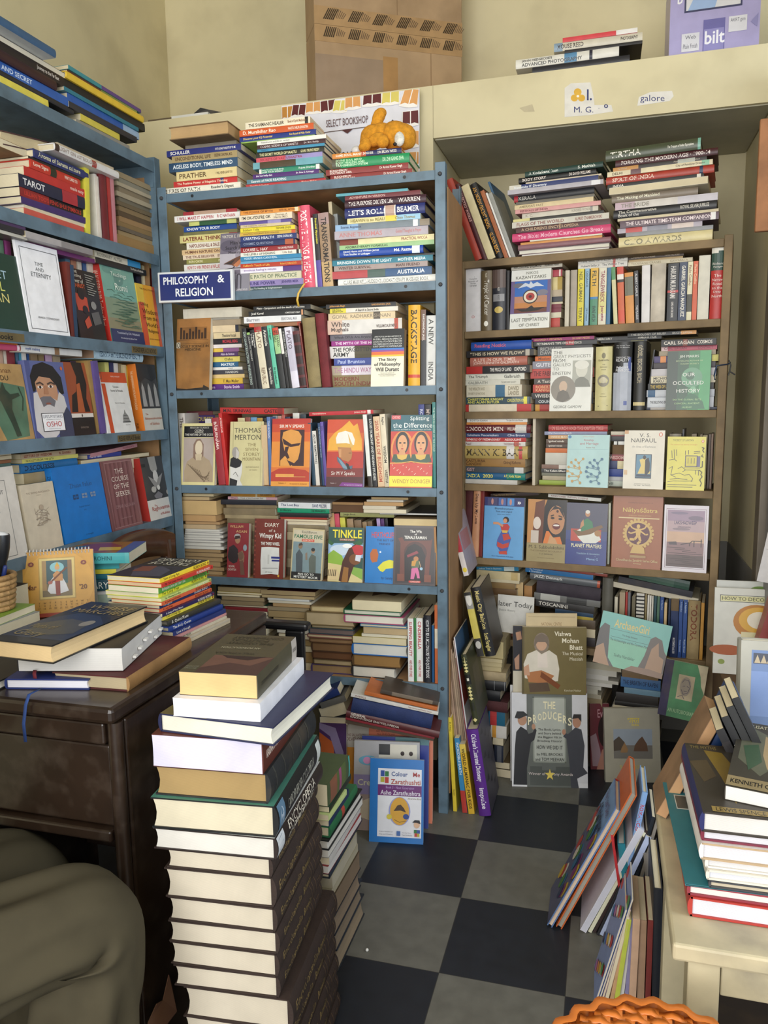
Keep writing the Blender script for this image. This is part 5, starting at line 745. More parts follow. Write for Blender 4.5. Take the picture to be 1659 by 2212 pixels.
lak = [('B',.05,.055,.95,.95,'6a3a4a',.008),('R',.08,.075,.92,.93,'9a8298'),('R',.08,.24,.92,.4,'b49aa0'),('R',.08,.4,.92,.56,'c8a488'),('R',.08,.56,.92,.75,'8a6a6c'),('R',.08,.75,.92,.93,'5a4644'),('E',.72,.19,.17,.035,'77687c'),('E',.35,.12,.2,.02,'7f7088'),('E',.4,.36,.2,.02,'8a7880'),('T',.24,.235,.74,.29,'LAKSHADWEEP','2c2a5a'),('T',.32,.315,.62,.34,'OMESH BANSAL','4a4058'),('L',[.4,.59,.62,.56,.66,.53,.88,.53],'3a2c2c',.02),('L',[.7,.53,.7,.62],'3a2c2c',.02),('L',[.86,.5,.86,.62],'3a2c2c',.02),('L',[.6,.57,.6,.61],'3a2c2c',.016),('P',[.12,.56,.3,.55,.32,.6,.14,.6],'4a3c42')]+[('L',[.1+(i*.17) % .5,.64+i*.028,.5+(i*.13) % .4,.645+i*.028],'4a3838',.012) for i in range(10)]
face_out(UW,.003,c,828,1296,202,892,ZW[4],'d8d2da','white-bordered book titled Lakshadweep with a sunset pier, facing out',lak,.012,lean=6)
# ---- lowest compartments
c = Crop(960,1200,1320)
stack(UW,.08,c,560,92,None,'top left of the lowest wooden compartment',[(118,320,690,'7a6438','','e8c860',{'roll':-4}),(160,320,740,'2f86b0','Joshua Tree in Business|','c8e0ec',{'b':[(.66,.9,'d0dcd8')],'roll':-4}),(240,320,752,'d6c69a','','w',{'b':[(.8,.95,'c8b078')]}),(272,320,745,'cfc4a4'),(330,400,700,'8a7048'),(400,380,720,'6a5034'),(500,390,720,'8a7a60'),(640,380,700,'6a5a44')],.18)
row(UW,.1,c,ZW[5]+.0,'worn book backs above the white Later Today magazine',[(520,560,320,'8a6a44'),(566,606,345,'9a5a44'),(616,640,315,'b08a5c'),(650,695,345,'a86a54'),(702,780,265,'c4a878'),(790,870,300,'a87c4c')],.15,yb=760)
lat = [('T',.02,.28,.96,.56,'later Today','1c1c1c'),('T',.04,.6,.5,.74,'Dance History','6a6a66')]
face_out(UW,.04,c,520,880,400,860,ZW[5]+.03,'d4d2cc','white magazine reading later Today standing behind the leaning black books',[('T',.03,.16,.96,.34,'later Today','1c1c1c'),('T',.05,.37,.5,.44,'Dance History','6a6a66')],.004,lean=6,o={'mat':m_cov})
stack(UW,.08,c,1200,112,ZW[5],'middle stack in lowest wooden compartment',[(140,800,1585,'2a2626','','w',{'b':[(.9,1,'d0ccc4')],'roll':3}),(172,810,1625,'a04a3c','','w',{'roll':3}),(228,805,1480,'1f72b0','The Triumphs of/a Wanderer','dce8f0',{'roll':3}),(310,850,1550,'5c6064','JAZZ: Denmark','e0e0dc',{'hard':1,'mat':m_gloss,'b':[(.96,1,'b8583c')],'roll':3}),(455,915,1555,'39323c','','w',{'hard':1,'mat':m_cloth,'roll':3}),(532,890,1550,'6a6a68','','w',{'mat':m_gloss,'roll':3,'b':[(.1,.4,'b0b0aa'),(.5,.8,'3a3a3a')]}),(612,900,1490,'2e2c2c','*TOSCANINI'.replace('*',''),'d0ccc4',{'roll':3}),(665,1100,1480,'24405c','','w',{'roll':2}),(705,1100,1480,'b09a3c'),(800,1000,1500,'5a4c3c'),(900,1000,1500,'84745c','','w',{'m':'P'}),(1000,1000,1500,'3a3434')],.2)
c = Crop(1250,1200,1659)
row(UW,.065,c,ZW[5],'row in right of lowest wooden compartment',[(200,292,195,'5a5850','','c8c4b0',{'hard':1,'yb':640}),(302,330,362,'c8c2b0'),(345,392,322,'a8967c'),(396,415,318,'a8342c'),(418,440,322,'6a6c72'),(452,484,360,'6a624c'),(492,560,330,'d4d0c8','','w',{'lab':'white spiral notebook standing in the right of lowest wooden compartment','b':[(.04+i*.06,.065+i*.06,'2a2a2a') for i in range(15)]}),(566,584,340,'8a7a54'),(588,604,345,'d8d4cc'),(607,622,350,'e0dcd4'),(626,640,352,'d0ccc0'),(645,668,355,'2c4c54'),(672,695,358,'4a6a58'),(699,730,362,'2c4c8c','In Rajasthan','c0ccdc'),(736,760,410,'d0b488'),(772,790,375,'24304a'),
 (794,862,380,'24345e','|MASTERMIND India 2000','e4e4e8',{'b':[(0,.2,'6a5434')],'lab':'navy paperback titled Mastermind India, lowest wooden compartment'}),(866,898,382,'2c4c8c','In Rajasthan|Royina Grewal','b8c8dc',{'lab':'left of two blue In Rajasthan paperbacks, lowest wooden compartment'}),(902,938,386,'2c4c8c','In Rajasthan|Royina Grewal','b8c8dc',{'lab':'right of two blue In Rajasthan paperbacks, lowest wooden compartment'}),(944,1050,392,'a08a62','TODORA','7a3c28',{'hard':1,'mat':m_old}),(1056,1085,412,'c08c3c')],.18,yb=880)
stack(UW,.07,c,640,165,None,'sloping pile on the In Rajasthan row',[(245,435,970,'2c5a48','','w',{'roll':8.5,'b':[(.0,.75,'3c5c4c'),(.75,1,'24483a')],'lab':'dark green book sloping on top of the lowest wooden row','mat':m_gloss}),(300,340,1000,'3a3a42','','w',{'roll':8,'mat':m_old}),(348,245,1052,'b0a890','','w',{'m':'P','roll':7.5,'pg':'d0c8b4'})],.16)
# ================================================================ books on the left steel bookcase
c = Crop(0,0,420)
stack(UL,.01,c,200,400,ZL[0],'left pile on top of left bookcase',[(447,-200,545,'4a4034','','w',{'pg':'e0d8c4','m':'P','w':.2}),(522,-200,532,'231b1c','|Journey to the Far East','d8d0c8'),(600,-200,470,'33181e','','c8a8a0',{'hard':1}),(676,-260,590,'2a5aa8','THE WAY AND SECRET','c8d8f0'),(722,-260,612,'22242a','','b8b8b8',{'hard':1}),(796,10,402,'d9cb55','','6a6424')],.24)
stack(UL,-.02,c,200,255,None,'left pile of the bookcase top',[(330,-300,455,'37597c','','w',{'w':.3,'pg':'c8ccd0','hard':1,'lab':'large pale magazine overhanging the left pile on top of left bookcase','BK':[('R',0,0,1,1,'c4cacc'),('R',.3,.2,.7,.8,'b4bcc0')]})],.3)
stack(UL,.01,c,800,682,ZL[0],'right pile on top of left bookcase',[(714,590,1190,'3a8a94','','w',{'b':[(.42,1,'5f4480')]}),(738,585,1150,'6a3c28','','d8c060',{'b':[(.45,1,'8a9048')]}),(792,575,1205,'e0bc3a','','4a3a10',{'hard':1}),(858,540,1215,'17171a','','8a7838'),(890,560,1165,'2a7488'),(952,580,1172,'2456a4','','d8e4f0',{'b':[(.75,1,'9ab4d0')]}),(1000,600,1150,'2a2c34'),(1052,690,1012,'cfc050'),(1102,660,1090,'8f8c84')],.24)
# ---- second shelf
stack(UL,.012,c,450,1335,ZL[1],'TAROT stack on the left bookcase',[(1405,290,742,'2a3468','Aroma of Sarana culture','d8d4b0',{'hard':1,'lab':'navy hardback titled Aroma of Sarana Culture topping the Tarot stack'}),(1428,250,690,'26221f'),(1500,255,676,'c03828','Love Signs|WHAT IS AND YOU','f0d8c8',{'b':[(.38,.5,'2a3020')],'hard':1}),(1572,210,750,'b8302c','|made easy','ecccc0'),(1672,168,722,'20243c','*TAROT|','e4e2e4',{'b':[(.62,.86,'a83038')],'lab':'navy book titled Tarot in the second shelf stack of left bookcase'}),(1742,168,722,'241a1c','LILLIAN TOO\'S FENG SHUI SYMBOLS','c0382c',{'b':[(0,.42,'8a2424')],'lab':'black book titled Feng Shui Symbols under the Tarot book','SP':()}),(1796,190,722,'3e2a64'),(1830,210,722,'d8d4c4','','w',{'m':'P'}),(1888,205,712,'c4574a','','e8b0a0')],.2)
stack(UL,.03,c,200,1140,None,'old pile above the TAROT stack',[(1255,20,475,'4a2c30','','w',{'m':'E','pg':'d2c09a','hard':1,'roll':-8,'w':.13,'lab':'old book with mottled page edges tilted on top of the Tarot stack','mat':m_old}),(1330,-60,330,'9a7a54','','w',{'m':'E','mat':m_old})],.16)
stack(UL,-.01,c,700,1300,None,'books above the yellow booklet',[(1325,500,960,'7a7468','','w',{'m':'E','pg':'c4b498','roll':0}),(1385,470,1002,'d8d6d4','LIGHT ON ASTROLOGY','9a8a84',{'b':[(0,.06,'3a2a24'),(.55,.62,'a03a34')],'hard':1,'lab':'long white hardback lying above the yellow booklet on left bookcase'})],.2)
c = Crop(0,380,420)
row(UL,.006,c,ZL[1],'upright books beside the TAROT stack',[(738,775,-55,'d8cf4a','','8a8430',{'lab':'bright yellow booklet standing beside the Tarot stack','w':.15,'lean':4}),(836,858,0,'d8d4cc'),(860,872,20,'c8c0b8'),(876,938,-10,'6a2024','','c09080',{'hard':1}),(941,966,5,'a83230'),(968,1000,10,'c08088')],.2,yb=530)
its = [(62,'9a8a6c'),(98,'8c8878'),(128,'b0a48c'),(168,'8a7c64'),(205,'a89c84'),(235,'77705f'),(268,'6e6048'),(305,'8a7452'),(345,'5c4a34'),(385,'9c7c54'),(425,'8a7048'),(455,'6c6050'),(492,'a08860'),(575,'9a7a4c')]
stack(UL,.015,c,1150,20,ZL[1],'old page-out stack at right of left bookcase',[(yb,1000+(i*13) % 24,1290+(i*29) % 55,k,'','w',{'m':'P','pg':k,'mat':m_old,'w':.2}) for i,(yb,k) in enumerate(its)],.2)
# ---- third shelf
pro = [('T',.0,.1,.62,.2,'The','a8c4d4','c'),('T',-.35,.23,.82,.34,'PROPHET','a8c4d4'),('T',-.3,.38,.78,.5,'KAHLIL','d8d870'),('T',-.35,.53,.82,.65,'GIBRAN','d8cc80')]
face_out(UL,.003,c,-260,245,655,1300,ZL[2],'1c3c30','dark green book titled The Prophet at left edge of left bookcase'.replace('titled','titled'),[(o[0],max(o[1],.03))+o[2:] for o in pro],.03,lean=7,o={'hard':1})
tim = [('B',.07,.06,.96,.96,'5a5a60',.012),('T',.36,.2,.6,.24,'TIME','3a3a40'),('T',.38,.26,.58,.3,'AND','3a3a40'),('T',.26,.32,.74,.37,'ETERNITY','3a3a40'),('T',.26,.81,.78,.835,'ANANDA COOMARASWAMY','5a5a60')]
face_out(UL,.002,c,252,597,618,1330,ZL[2],'f2f2f6','white book titled Time and Eternity facing out on left bookcase',tim,.008,lean=6,o={'mat':m_cov})
hea2 = [('R',.5,0,1,1,'201e1e'),('P',[0,.3,.3,.34,.5,.28,.5,1,0,1],'2a1a16'),('P',[.02,.34,.5,.4,.5,.6,.1,.6],'b8452c'),('T',.04,.0,.3,.06,'The','e0d8c8'),('T',.04,.07,.46,.13,'Healing','e0d8c8'),('T',.04,.14,.46,.2,'Power of','e0d8c8'),('T',.04,.21,.5,.27,'CHRIST','c85a34','cb'),('E',.3,.36,.12,.08,'1c1414'),('E',.36,.58,.1,.06,'1c1414'),('P',[.25,.75,.45,.66,.5,.8,.3,.86],'b84a30'),('E',.7,.5,.1,.06,'8a8884'),('P',[.55,.62,.85,.58,.9,.75,.6,.8],'5c5a58')]+[('L',[.56,.06+i*.035,.9-(i % 3)*.06,.07+i*.035],'9a9890',.02) for i in range(9)]
face_out(UL,.004,c,690,912,830,1365,ZL[2],'2a1a16','black and red book titled The Healing Power facing out',hea2,.026,lean=8,o={'SP':[('R',0,0,1,1,'1c1a16'),('R',0,0,.18,1,'d0c8b0'),('T',.06,.15,.6,.85,'The Healing Power of CHRIST','d0cc70'),('T',.64,.2,.92,.8,'Whitaker','c8c8b0')]})
rum = [('R',0,0,1,.45,'76a596'),('R',0,.45,1,.84,'7f8f74'),('R',0,.7,1,.84,'8a8468'),('E',.5,.2,.14,.08,'5f8a80'),('E',.2,.1,.14,.05,'66948a')]+[('L',[.1+(i*.29) % .7,.36+i*.017,.25+(i*.29) % .7,.345+i*.018,.32+(i*.29) % .66,.37+i*.017],'4c6c58',.012) for i in range(26)]+[('R',0,.84,1,1,'24305c'),('T',.26,.075,.7,.095,'Jalaluddin Rumi','c8d8cc'),('T',.25,.12,.73,.19,'Teachings','dce8dc'),('T',.46,.205,.54,.23,'of','dce8dc'),('T',.33,.26,.7,.345,'Rumi','e4ece0'),('T',.14,.87,.88,.905,'Translated by E.H. Whinfield','d4d8e8'),('T',.24,.935,.76,.962,'Introduction by Idries Shah','d4d8e8')]
face_out(UL,.004,c,955,1230,778,1405,ZL[2],'76a596','green book titled Teachings with a red spine and navy foot, facing out',rum,.034,lean=7,o={'sp':'b02c24','SP':[('T',.12,.2,.8,.8,'JALALUDDIN RUMI: Teachings of Rumi','e8ccb8')]})
liv = [('R',0,0,.3,1,'d8b43a'),('R',.3,0,.7,1,'e0a032'),('R',.7,0,1,1,'cc5a34'),('R',0,.3,.25,1,'c8502c'),('T',.06,.06,.9,.09,'THE PEACE OF MIND','6a3410'),('T',.02,.29,.5,.37,'Living','241808'),('T',.06,.4,.86,.48,'Wisdom','241808'),('T',.04,.51,.86,.58,'From the','241808'),('T',.08,.62,.88,.69,'World\'s','241808'),('T',.02,.73,.98,.8,'Religions','241808'),('T',.16,.88,.84,.9,'365 DAILY READINGS','5a2c10')]
face_out(UL,.004,c,1232,1415,952,1420,ZL[2],'d8b43a','yellow and orange book titled Living Wisdom from the World\'s Religions',liv,.02,lean=6)
stack(UL,.0,c,100,330,None,'top left of third shelf, left bookcase',[(430,-300,210,'4a3458','','c8b8c0'),(475,-300,200,'26262c'),(510,-300,235,'5a5650','','w',{'m':'P','pg':'c8c4b8'})],.18)
stack(UL,.0,c,500,545,None,'pair above Time and Eternity',[(600,225,785,'a8a4a4','','5a5a5a',{'b':[(.5,1,'8c8888')]}),(640,250,800,'6a2c64','','c890b8',{'d':.03})],.2)
stack(UL,.02,c,1000,680,None,'pair above the green Teachings book',[(735,812,1190,'cfc8b4','ROSEMARY ALTEA|','8a8678',{'b':[(.7,1,'2f86b8')],'lab':'cream and blue paperback lying above the green Teachings book'}),(785,818,1245,'1c1a1a','|The Physics of Kabbalah','c8c0b4',{'lab':'black paperback titled The Physics of Kabbalah above the green Teachings book'})],.18)
row(UL,.05,c,ZL[2],'back row of third shelf, left bookcase',[(-90,-20,575,'8a7a68'),(0,50,570,'b0a488'),(55,90,565,'5c7a64'),(100,150,562,'9a4a84'),(600,640,700,'4a6c84'),(645,690,720,'a8745a'),(700,735,735,'c8c0b0'),(745,775,745,'3a5a8a'),(785,830,750,'d0c8b8'),(840,880,755,'b8b0a0'),(1190,1232,800,'22243a'),(1245,1300,780,'d4c8a4'),(1305,1340,800,'96302c')],.16,yb=1330)
row(UL,.004,c,ZL[2],'gap beside Time and Eternity',[(606,640,745,'6a2c24','','w',{'lab':'thin reddish-brown book in the gap beside Time and Eternity'}),(644,668,770,'28405a','','w',{'lab':'thin dark blue book in the gap beside Time and Eternity'})],.16,yb=1350)
# ---- fourth shelf
c = Crop(0,720,420)
rad = [('P',[.3,.22,.98,.3,.9,.96,.4,1,.2,.6],'52715a'),('T',-.0,.055,.78,.12,'Radhakrishnan','5a2c14'),('T',.0,.155,.7,.22,'THE HINDU','24180c'),('T',.0,.255,.28,.32,'VIEW','24180c'),('T',.0,.36,.12,.42,'OF','24180c'),('T',.0,.46,.3,.53,'LIFE','24180c'),('T',.02,.86,.3,.9,'Unwin','5a3a1c'),('T',.02,.92,.3,.96,'Books','5a3a1c'),('P',[.46,.32,.52,.24,.56,.34,.64,.4,.82,.38,.84,.42,.66,.47,.62,.6,.66,.75,.72,.95,.62,.96,.56,.78,.48,.62,.42,.48,.34,.52,.36,.44],'2c3a2c'),('L',[.84,.3,.9,.45,.84,.62],'2c3a2c',.02)]
face_out(UL,.004,c,-110,300,262,890,ZL[3],'ad8a58','tan book titled The Hindu View of Life at left edge',rad,.02,lean=8,o={'mat':m_old})
osh = [('R',0,0,.12,1,'4a5284'),('P',[.1,.4,.08,.2,.2,.06,.45,.01,.7,.06,.88,.2,.9,.42,.8,.44,.7,.3,.4,.22,.22,.3,.16,.4],'1b1a1e'),('P',[.18,.28,.3,.2,.58,.22,.72,.32,.74,.5,.64,.62,.3,.62,.2,.5],'b98a6c'),('P',[.1,.42,.2,.4,.24,.5,.34,.48,.56,.48,.68,.52,.76,.4,.88,.46,.92,.62,.8,.86,.5,1,.2,1,.04,.9,.06,.6],'c9c5c6'),('P',[.24,.48,.34,.46,.52,.46,.64,.52,.58,.6,.44,.56,.3,.6],'6d6a70'),('E',.44,.555,.07,.014,'8a5548'),('E',.29,.34,.07,.018,'e0d4cc'),('E',.56,.33,.07,.018,'e0d4cc'),('E',.29,.34,.03,.018,'2a1c1a'),('E',.56,.33,.03,.018,'2a1c1a'),('L',[.2,.3,.3,.28,.38,.31],'4a3a34',.03),('L',[.48,.3,.58,.275,.68,.3],'4a3a34',.03),('P',[.4,.32,.46,.32,.48,.43,.36,.43],'a87658'),('P',[.6,.95,.72,.75,.9,.6,1,.7,1,1,.6,1],'3c4058'),('E',.91,.085,.03,.025,'c8603a'),
 ('R',.2,.68,.78,.92,'1c1c20'),('R',.215,.688,.765,.912,'ecebee'),('T',.24,.705,.74,.745,'LIFE\'S MYSTERIES','4a4a5c'),('T',.25,.757,.73,.773,'An Introduction to the Teachings of','5a5a64'),('T',.24,.79,.74,.86,'OSHO','b83a3c'),('T',.28,.88,.7,.895,'Foreword by Khushwant Singh','8a8a90')]
face_out(UL,.002,c,312,636,245,880,ZL[3],'5a6394','book with a white-bearded man in a black cap on its cover',osh,.02,lean=6)
kam = [('R',0,0,1,.7,'94492c'),('P',[.35,0,.8,0,.9,.3,.8,.5,.9,.68,.1,.68,.2,.45,.4,.4,.5,.2],'241b18'),('P',[.45,.3,.6,.28,.66,.68,.36,.68],'a8562f'),('R',0,.7,1,.755,'d8d0c8'),('R',0,.755,1,1,'221e1e'),('E',.5,.728,.03,.02,'5a4a40'),('T',.36,.88,.7,.905,'KAMASUTRA','8a7a70')]
face_out(UL,.004,c,628,822,255,862,ZL[3],'94492c','orange and black classics paperback beside the bearded man book',kam,.02,lean=6)
tem = [('R',.1,0,1,.17,'c4502c'),('R',.1,.19,.23,1,'c4502c'),('B',.02,.01,.16,.12,'4a4a44',.01),('T',.4,.06,.82,.08,'TEMPLE WORSHIP','f0d8cc'),('T',.4,.225,.76,.265,'Temples -','242424'),('T',.32,.285,.84,.32,'Icons & Rituals','242424'),('T',.4,.5,.82,.52,'Prof. A.V. Narasimha','5a5a5a'),('P',[.6,.82,.62,.72,.68,.68,.71,.62,.74,.68,.8,.72,.84,.82],'8a8a88'),('L',[.58,.83,.86,.83],'4a4a48',.02),('L',[.62,.77,.82,.77],'4a4a48',.012),('L',[.65,.72,.78,.72],'4a4a48',.012),('T',.58,.87,.9,.885,'Asian Centre','5a5a5a')]
face_out(UL,.002,c,922,1165,338,855,ZL[3],'dcdcda','white and orange book titled Temples Icons and Rituals facing out',tem,.01,lean=9,o={'mat':m_cov})
abh = [('R',0,0,1,.67,'3c3b3c'),('R',0,.67,1,1,'c8c4ba'),('R',.0,.06,.24,.12,'17171a'),('T',.02,.07,.22,.11,'M.R.KALE','d0d0d0')]+[('P',[.1+i*.32,.64,.12+i*.32,.36,.18+i*.32,.28,.26+i*.32,.36,.32+i*.32,.64],'9c9a98') for i in range(3)]+[('P',[0,0,1,0,1,.2,.7,.26,.4,.2,.1,.28,0,.2],'2c2b2c'),('T',.1,.74,.3,.77,'The','b05a3a'),('T',.06,.8,.98,.85,'Abhijnanasakuntalam','b05a3a'),('T',.3,.88,.8,.92,'of Kalidasa','b05a3a')]
face_out(UL,.004,c,1240,1398,270,835,ZL[3],'3c3b3c','black and white drama book with a thick orange spine, facing out',abh,.055,lean=6,o={'sp':'d8782a','SP':[('T',.1,.2,.68,.5,'THE ABHIJNANASAKUNTALAM OF KALIDASA','f0d8b0'),('T',.88,.25,.96,.6,'MLBD','3a1c10')]})
row(UL,.05,c,ZL[3],'back row of fourth shelf, left bookcase',[(-100,-60,140,'b8a090'),(-40,0,140,'c8b8a0'),(0,35,142,'9a7a6c'),(40,80,145,'b89884'),(84,112,150,'d0c8b8'),(118,178,150,'7a2c34'),(184,210,160,'4a6a84'),(214,240,165,'3a8aa8'),(246,275,170,'d8d4d0'),(280,308,172,'2f5a9c'),(312,370,178,'8a7458'),(375,425,180,'96805c'),(432,490,190,'8a4a8c','','w',{'b':[(0,.1,'c8a8c8')]}),(500,560,200,'a89880'),(640,690,240,'3a2a44'),(700,745,240,'6a5c8c'),(755,800,245,'9c8458')],.16,yb=850)
row(UL,.004,c,ZL[3],'gap left of the Temples book',[(826,868,240,'9a7c48','','w',{'lab':'golden-brown book slanting in the gap left of the Temples book','lean':-6}),(870,912,245,'5a4a88','','w',{'lab':'purple-edged book slanting in the gap left of the Temples book','lean':-6})],.17,yb=855)
row(UL,.045,c,ZL[3],'tops above the Temples book',[(930,965,250,'d0cc7a'),(970,1005,252,'23305c'),(1010,1042,258,'d8d4d0'),(1045,1075,262,'8a7a5c'),(1080,1110,272,'c8b890'),(1112,1140,280,'d8b83a')],.16,yb=850)
stack(UL,.01,c,80,45,None,'pair above The Hindu View of Life',[(92,-200,150,'d8782c','','f0d0a0'),(142,-200,166,'b8486a','','ecc0d0',{'hard':1,'b':[(.92,.98,'f0d8e0')]})],.18)
stack(UL,.01,c,500,125,None,'book above the bearded man book',[(182,178,702,'d2d2d0','myth making','5a6a9a',{'b':[(.52,.6,'8a6a4c')],'lab':'long white book lying above the bearded man book'})],.18)
stack(UL,.02,c,980,142,None,'book above the Temples book',[(230,808,1210,'a8c4d4','*VEDANTA on THE SCIENCE OF REALITY','2c4a6a',{'hard':1,'pg':'b89478','lab':'pale blue hardback titled Vedanta, the Science of Reality, above the Temples book'})],.16)
# ---- fifth shelf
nat2 = [('B',.04,.14,.8,.97,'6a6a6a',.008),('T',.0,.25,.74,.29,'THE NATURAL LIMIT','3a3a44'),('T',.3,.315,.42,.345,'OF','3a3a44'),('T',.14,.37,.6,.41,'ENQUIRY','3a3a44'),('T',.2,.46,.7,.48,'Some of the Dharma','5a5a5a')]
face_out(UL,.002,c,-210,262,1140,2110,ZL[4],'d2ccc4','white book titled The Natural Limit of Enquiry on lowest visible left shelf',nat2,.012,lean=7,o={'mat':m_cov})
sri = [('T',.14,.12,.86,.15,'THE SRIMAD BHAGAVATA','8a7a6a'),('T',.3,.17,.7,.185,'Translation by','8a7a6a')]+[('L',[.5+.24*math.cos(i*.9)*(1-.03*i),.38+.012*i+.06*math.sin(i*1.7),.5+.22*math.cos(i*.9+1),.42+.012*i,.5+.1*math.sin(i*2.3),.36+.014*i],'9a8c7c',.01) for i in range(18)]+[('E',.5,.36,.06,.04,'b0a08c')]
face_out(UL,.002,c,285,560,1262,2010,ZL[4],'c9bda8','cream book with a line drawing of a deity, beside the bright blue book',sri,.012,lean=7,o={'mat':m_cov})
zhu = [('T',.2,.24,.84,.3,'Zhuan Falun','1f4a78'),('T',.28,.55,.76,.58,'English Version','1f4a78'),('T',.46,.6,.58,.625,'(US)','1f4a78'),('T',.4,.93,.64,.96,'Li Hongzhi','1f4a78')]+[q for i in range(3) for q in (('R',.32+i*.18,.39,.43+i*.18,.455,'1c4470' if i == 0 else '7a8ca4'),('L',[.33+i*.18,.42,.42+i*.18,.425],'0c66b0',.012),('L',[.375+i*.18,.39,.375+i*.18,.455],'0c66b0',.012))]
face_out(UL,.004,c,560,962,1108,1810,ZL[4],'0c6fbd','bright blue book titled Zhuan Falun facing out',zhu,.022,lean=8,o={'mat':m_cov,'SP':[('T',.1,.25,.5,.75,'ZHUAN FALUN','0a3a68'),('T',.6,.25,.9,.75,'LI HONGZHI','0a3a68')]})
cou = [('R',.0,0,.06,1,'6a4448'),('B',.08,.03,.96,.97,'a88486',.008)]+[('P',[.1+i*.14,.04,.16+i*.14,.04,.12+i*.14,.96,.08+i*.14,.96],'6c4246') for i in range(6)]+[('T',.28,.13,.72,.2,'THE','e0cfc4'),('T',.14,.24,.86,.31,'COURSE','e0cfc4'),('T',.2,.35,.8,.42,'OF THE','e0cfc4'),('T',.2,.46,.82,.53,'SEEKER','e0cfc4'),('T',.2,.65,.84,.7,'OMAR ALI-SHAH','a88486'),('T',.2,.84,.8,.86,'A practical spiritual approach','b89898')]
face_out(UL,.004,c,968,1222,1065,1660,ZL[4],'7d5256','mauve book titled The Course of the Seeker facing out',cou,.012,lean=8)
rag = [('R',0,0,1,.68,'3a393a'),('R',0,.68,1,1,'cfccc6'),('R',0,.1,.16,.15,'17171a'),('P',[.3,.0,.6,0,.62,.2,.5,.3,.34,.2],'9a9894'),('E',.5,.32,.1,.1,'c4c2be'),('P',[.2,.3,.4,.36,.5,.42,.6,.34,.8,.28,.68,.4,.56,.5,.42,.5,.3,.4],'8c8a88'),('E',.34,.52,.1,.05,'b0aea8'),('E',.54,.5,.06,.04,'d0cec8'),('P',[.3,.62,.5,.56,.66,.62,.6,.67,.36,.67],'77757a'),('E',.88,.6,.06,.04,'9a9894'),('T',.2,.76,.4,.79,'The','a83c34'),('T',.0,.79,.98,.875,'Raghuvamsa','a83c34'),('T',.4,.9,.86,.94,'of Kalidasa','a83c34')]
face_out(UL,.004,c,1285,1488,1040,1560,ZL[4],'3a393a','black and white book titled The Raghuvamsa with a red spine',rag,.045,lean=8,o={'sp':'a82c26'})
stack(UL,.05,c,420,1010,None,'pile above the bright blue book',[(1055,180,642,'b8a488','LETTERS OF WISDOM|R. DANIEL','8a3a30',{'lab':'tan paperback titled Letters of Wisdom, topping the pile above bright blue book'}),(1090,190,665,'d0cc70','*NUGGETS FROM THE GITA','3a3a1c'),(1172,172,652,'1f6aa4','*DISCOURSES','12304a',{'hard':1}),(1260,200,620,'9a8a68','','4a3a24'),(1300,220,640,'4a6470'),(1420,230,600,'7a6a50'),(1540,230,600,'8a7c64')],.16)
stack(UL,.05,c,40,1015,None,'small pile at the left edge of fifth shelf',[(1045,-200,100,'8a7a5c','','w',{'m':'P','mat':m_old}),(1082,-200,104,'7a6a4c','','w',{'m':'P','mat':m_old}),(1110,-200,95,'8a5c40'),(1145,-200,92,'4a6a64')],.16)
stack(UL,.05,c,950,985,None,'pile above The Course of the Seeker',[(1018,770,1172,'b8848c','|WANDADAYS','8a3a4a',{'roll':-4}),(1055,745,1035,'22358a','Path of Vision','d8dcec'),(1090,680,1280,'a8946c','','w',{'m':'P','mat':m_old}),(1180,700,1200,'8a7450','','w',{'m':'P','mat':m_old}),(1300,700,1180,'6a5a44','','w',{'m':'P','mat':m_old})],.16)
# ================================================================ the ledge, its boxes, signs and the soft toy
I = Crop(0,0,1659)
UB = Unit(0,BEAM_Y,0)
# blue enamel sign
u0,z0 = US.hit(345,655,-.014);u1,z1 = US.hit(503,584,-.014);za = US.hit(345,590,-.014)[1]
sg = thing('section_sign','blue and white sign reading PHILOSOPHY & RELIGION hung on the steel rack','sign',US.M @ T3(u0,-.014,z0) @ RY(.6))
sw,sh = u1-u0,(za-z0+z1-US.hit(503,652,-.014)[1])/2;mb = MB()
mb.box(0,-.006,0,sw,.011,sh,'dfe2e2');mb.build('frame',m_pla,sg,sg.matrix_world.copy(),bevel=.002)
mb = MB();mb.box(sw*.03,-.0075,sh*.07,sw*.97,-.0062,sh*.93,'1d2a6e')
art(mb,[('T',.08,.17,.69,.42,'PHILOSOPHY','f0f2f6','cb'),('T',.8,.17,.9,.42,'&','f0f2f6','cb'),('T',.24,.55,.74,.82,'RELIGION','f0f2f6','cb')],lambda u,v,e:(u*sw,-.0076-e,sh*(1-v)),sw,sh)
mb.build('sign_panel',m_gloss,sg,sg.matrix_world.copy())
# yellow ribbon hanging from the shelf edge
mb = MB();pts = [US.hit(x,y,-.012) for x,y in ((658,612),(650,622),(645,634),(642,648),(644,662))]
mb.grid([[(u-.003,-.012+.004*math.sin(i*2),z),(u+.003,-.010+.004*math.sin(i*2),z)] for i,(u,z) in enumerate(pts)],'d8b048');o = mb.build('ribbon',m_pla,M=US.M);tag(o,'short yellow ribbon hanging below the pink Positive Living book','ribbon')
s_ = o.modifiers.new('solid','SOLIDIFY');s_.thickness = .0008
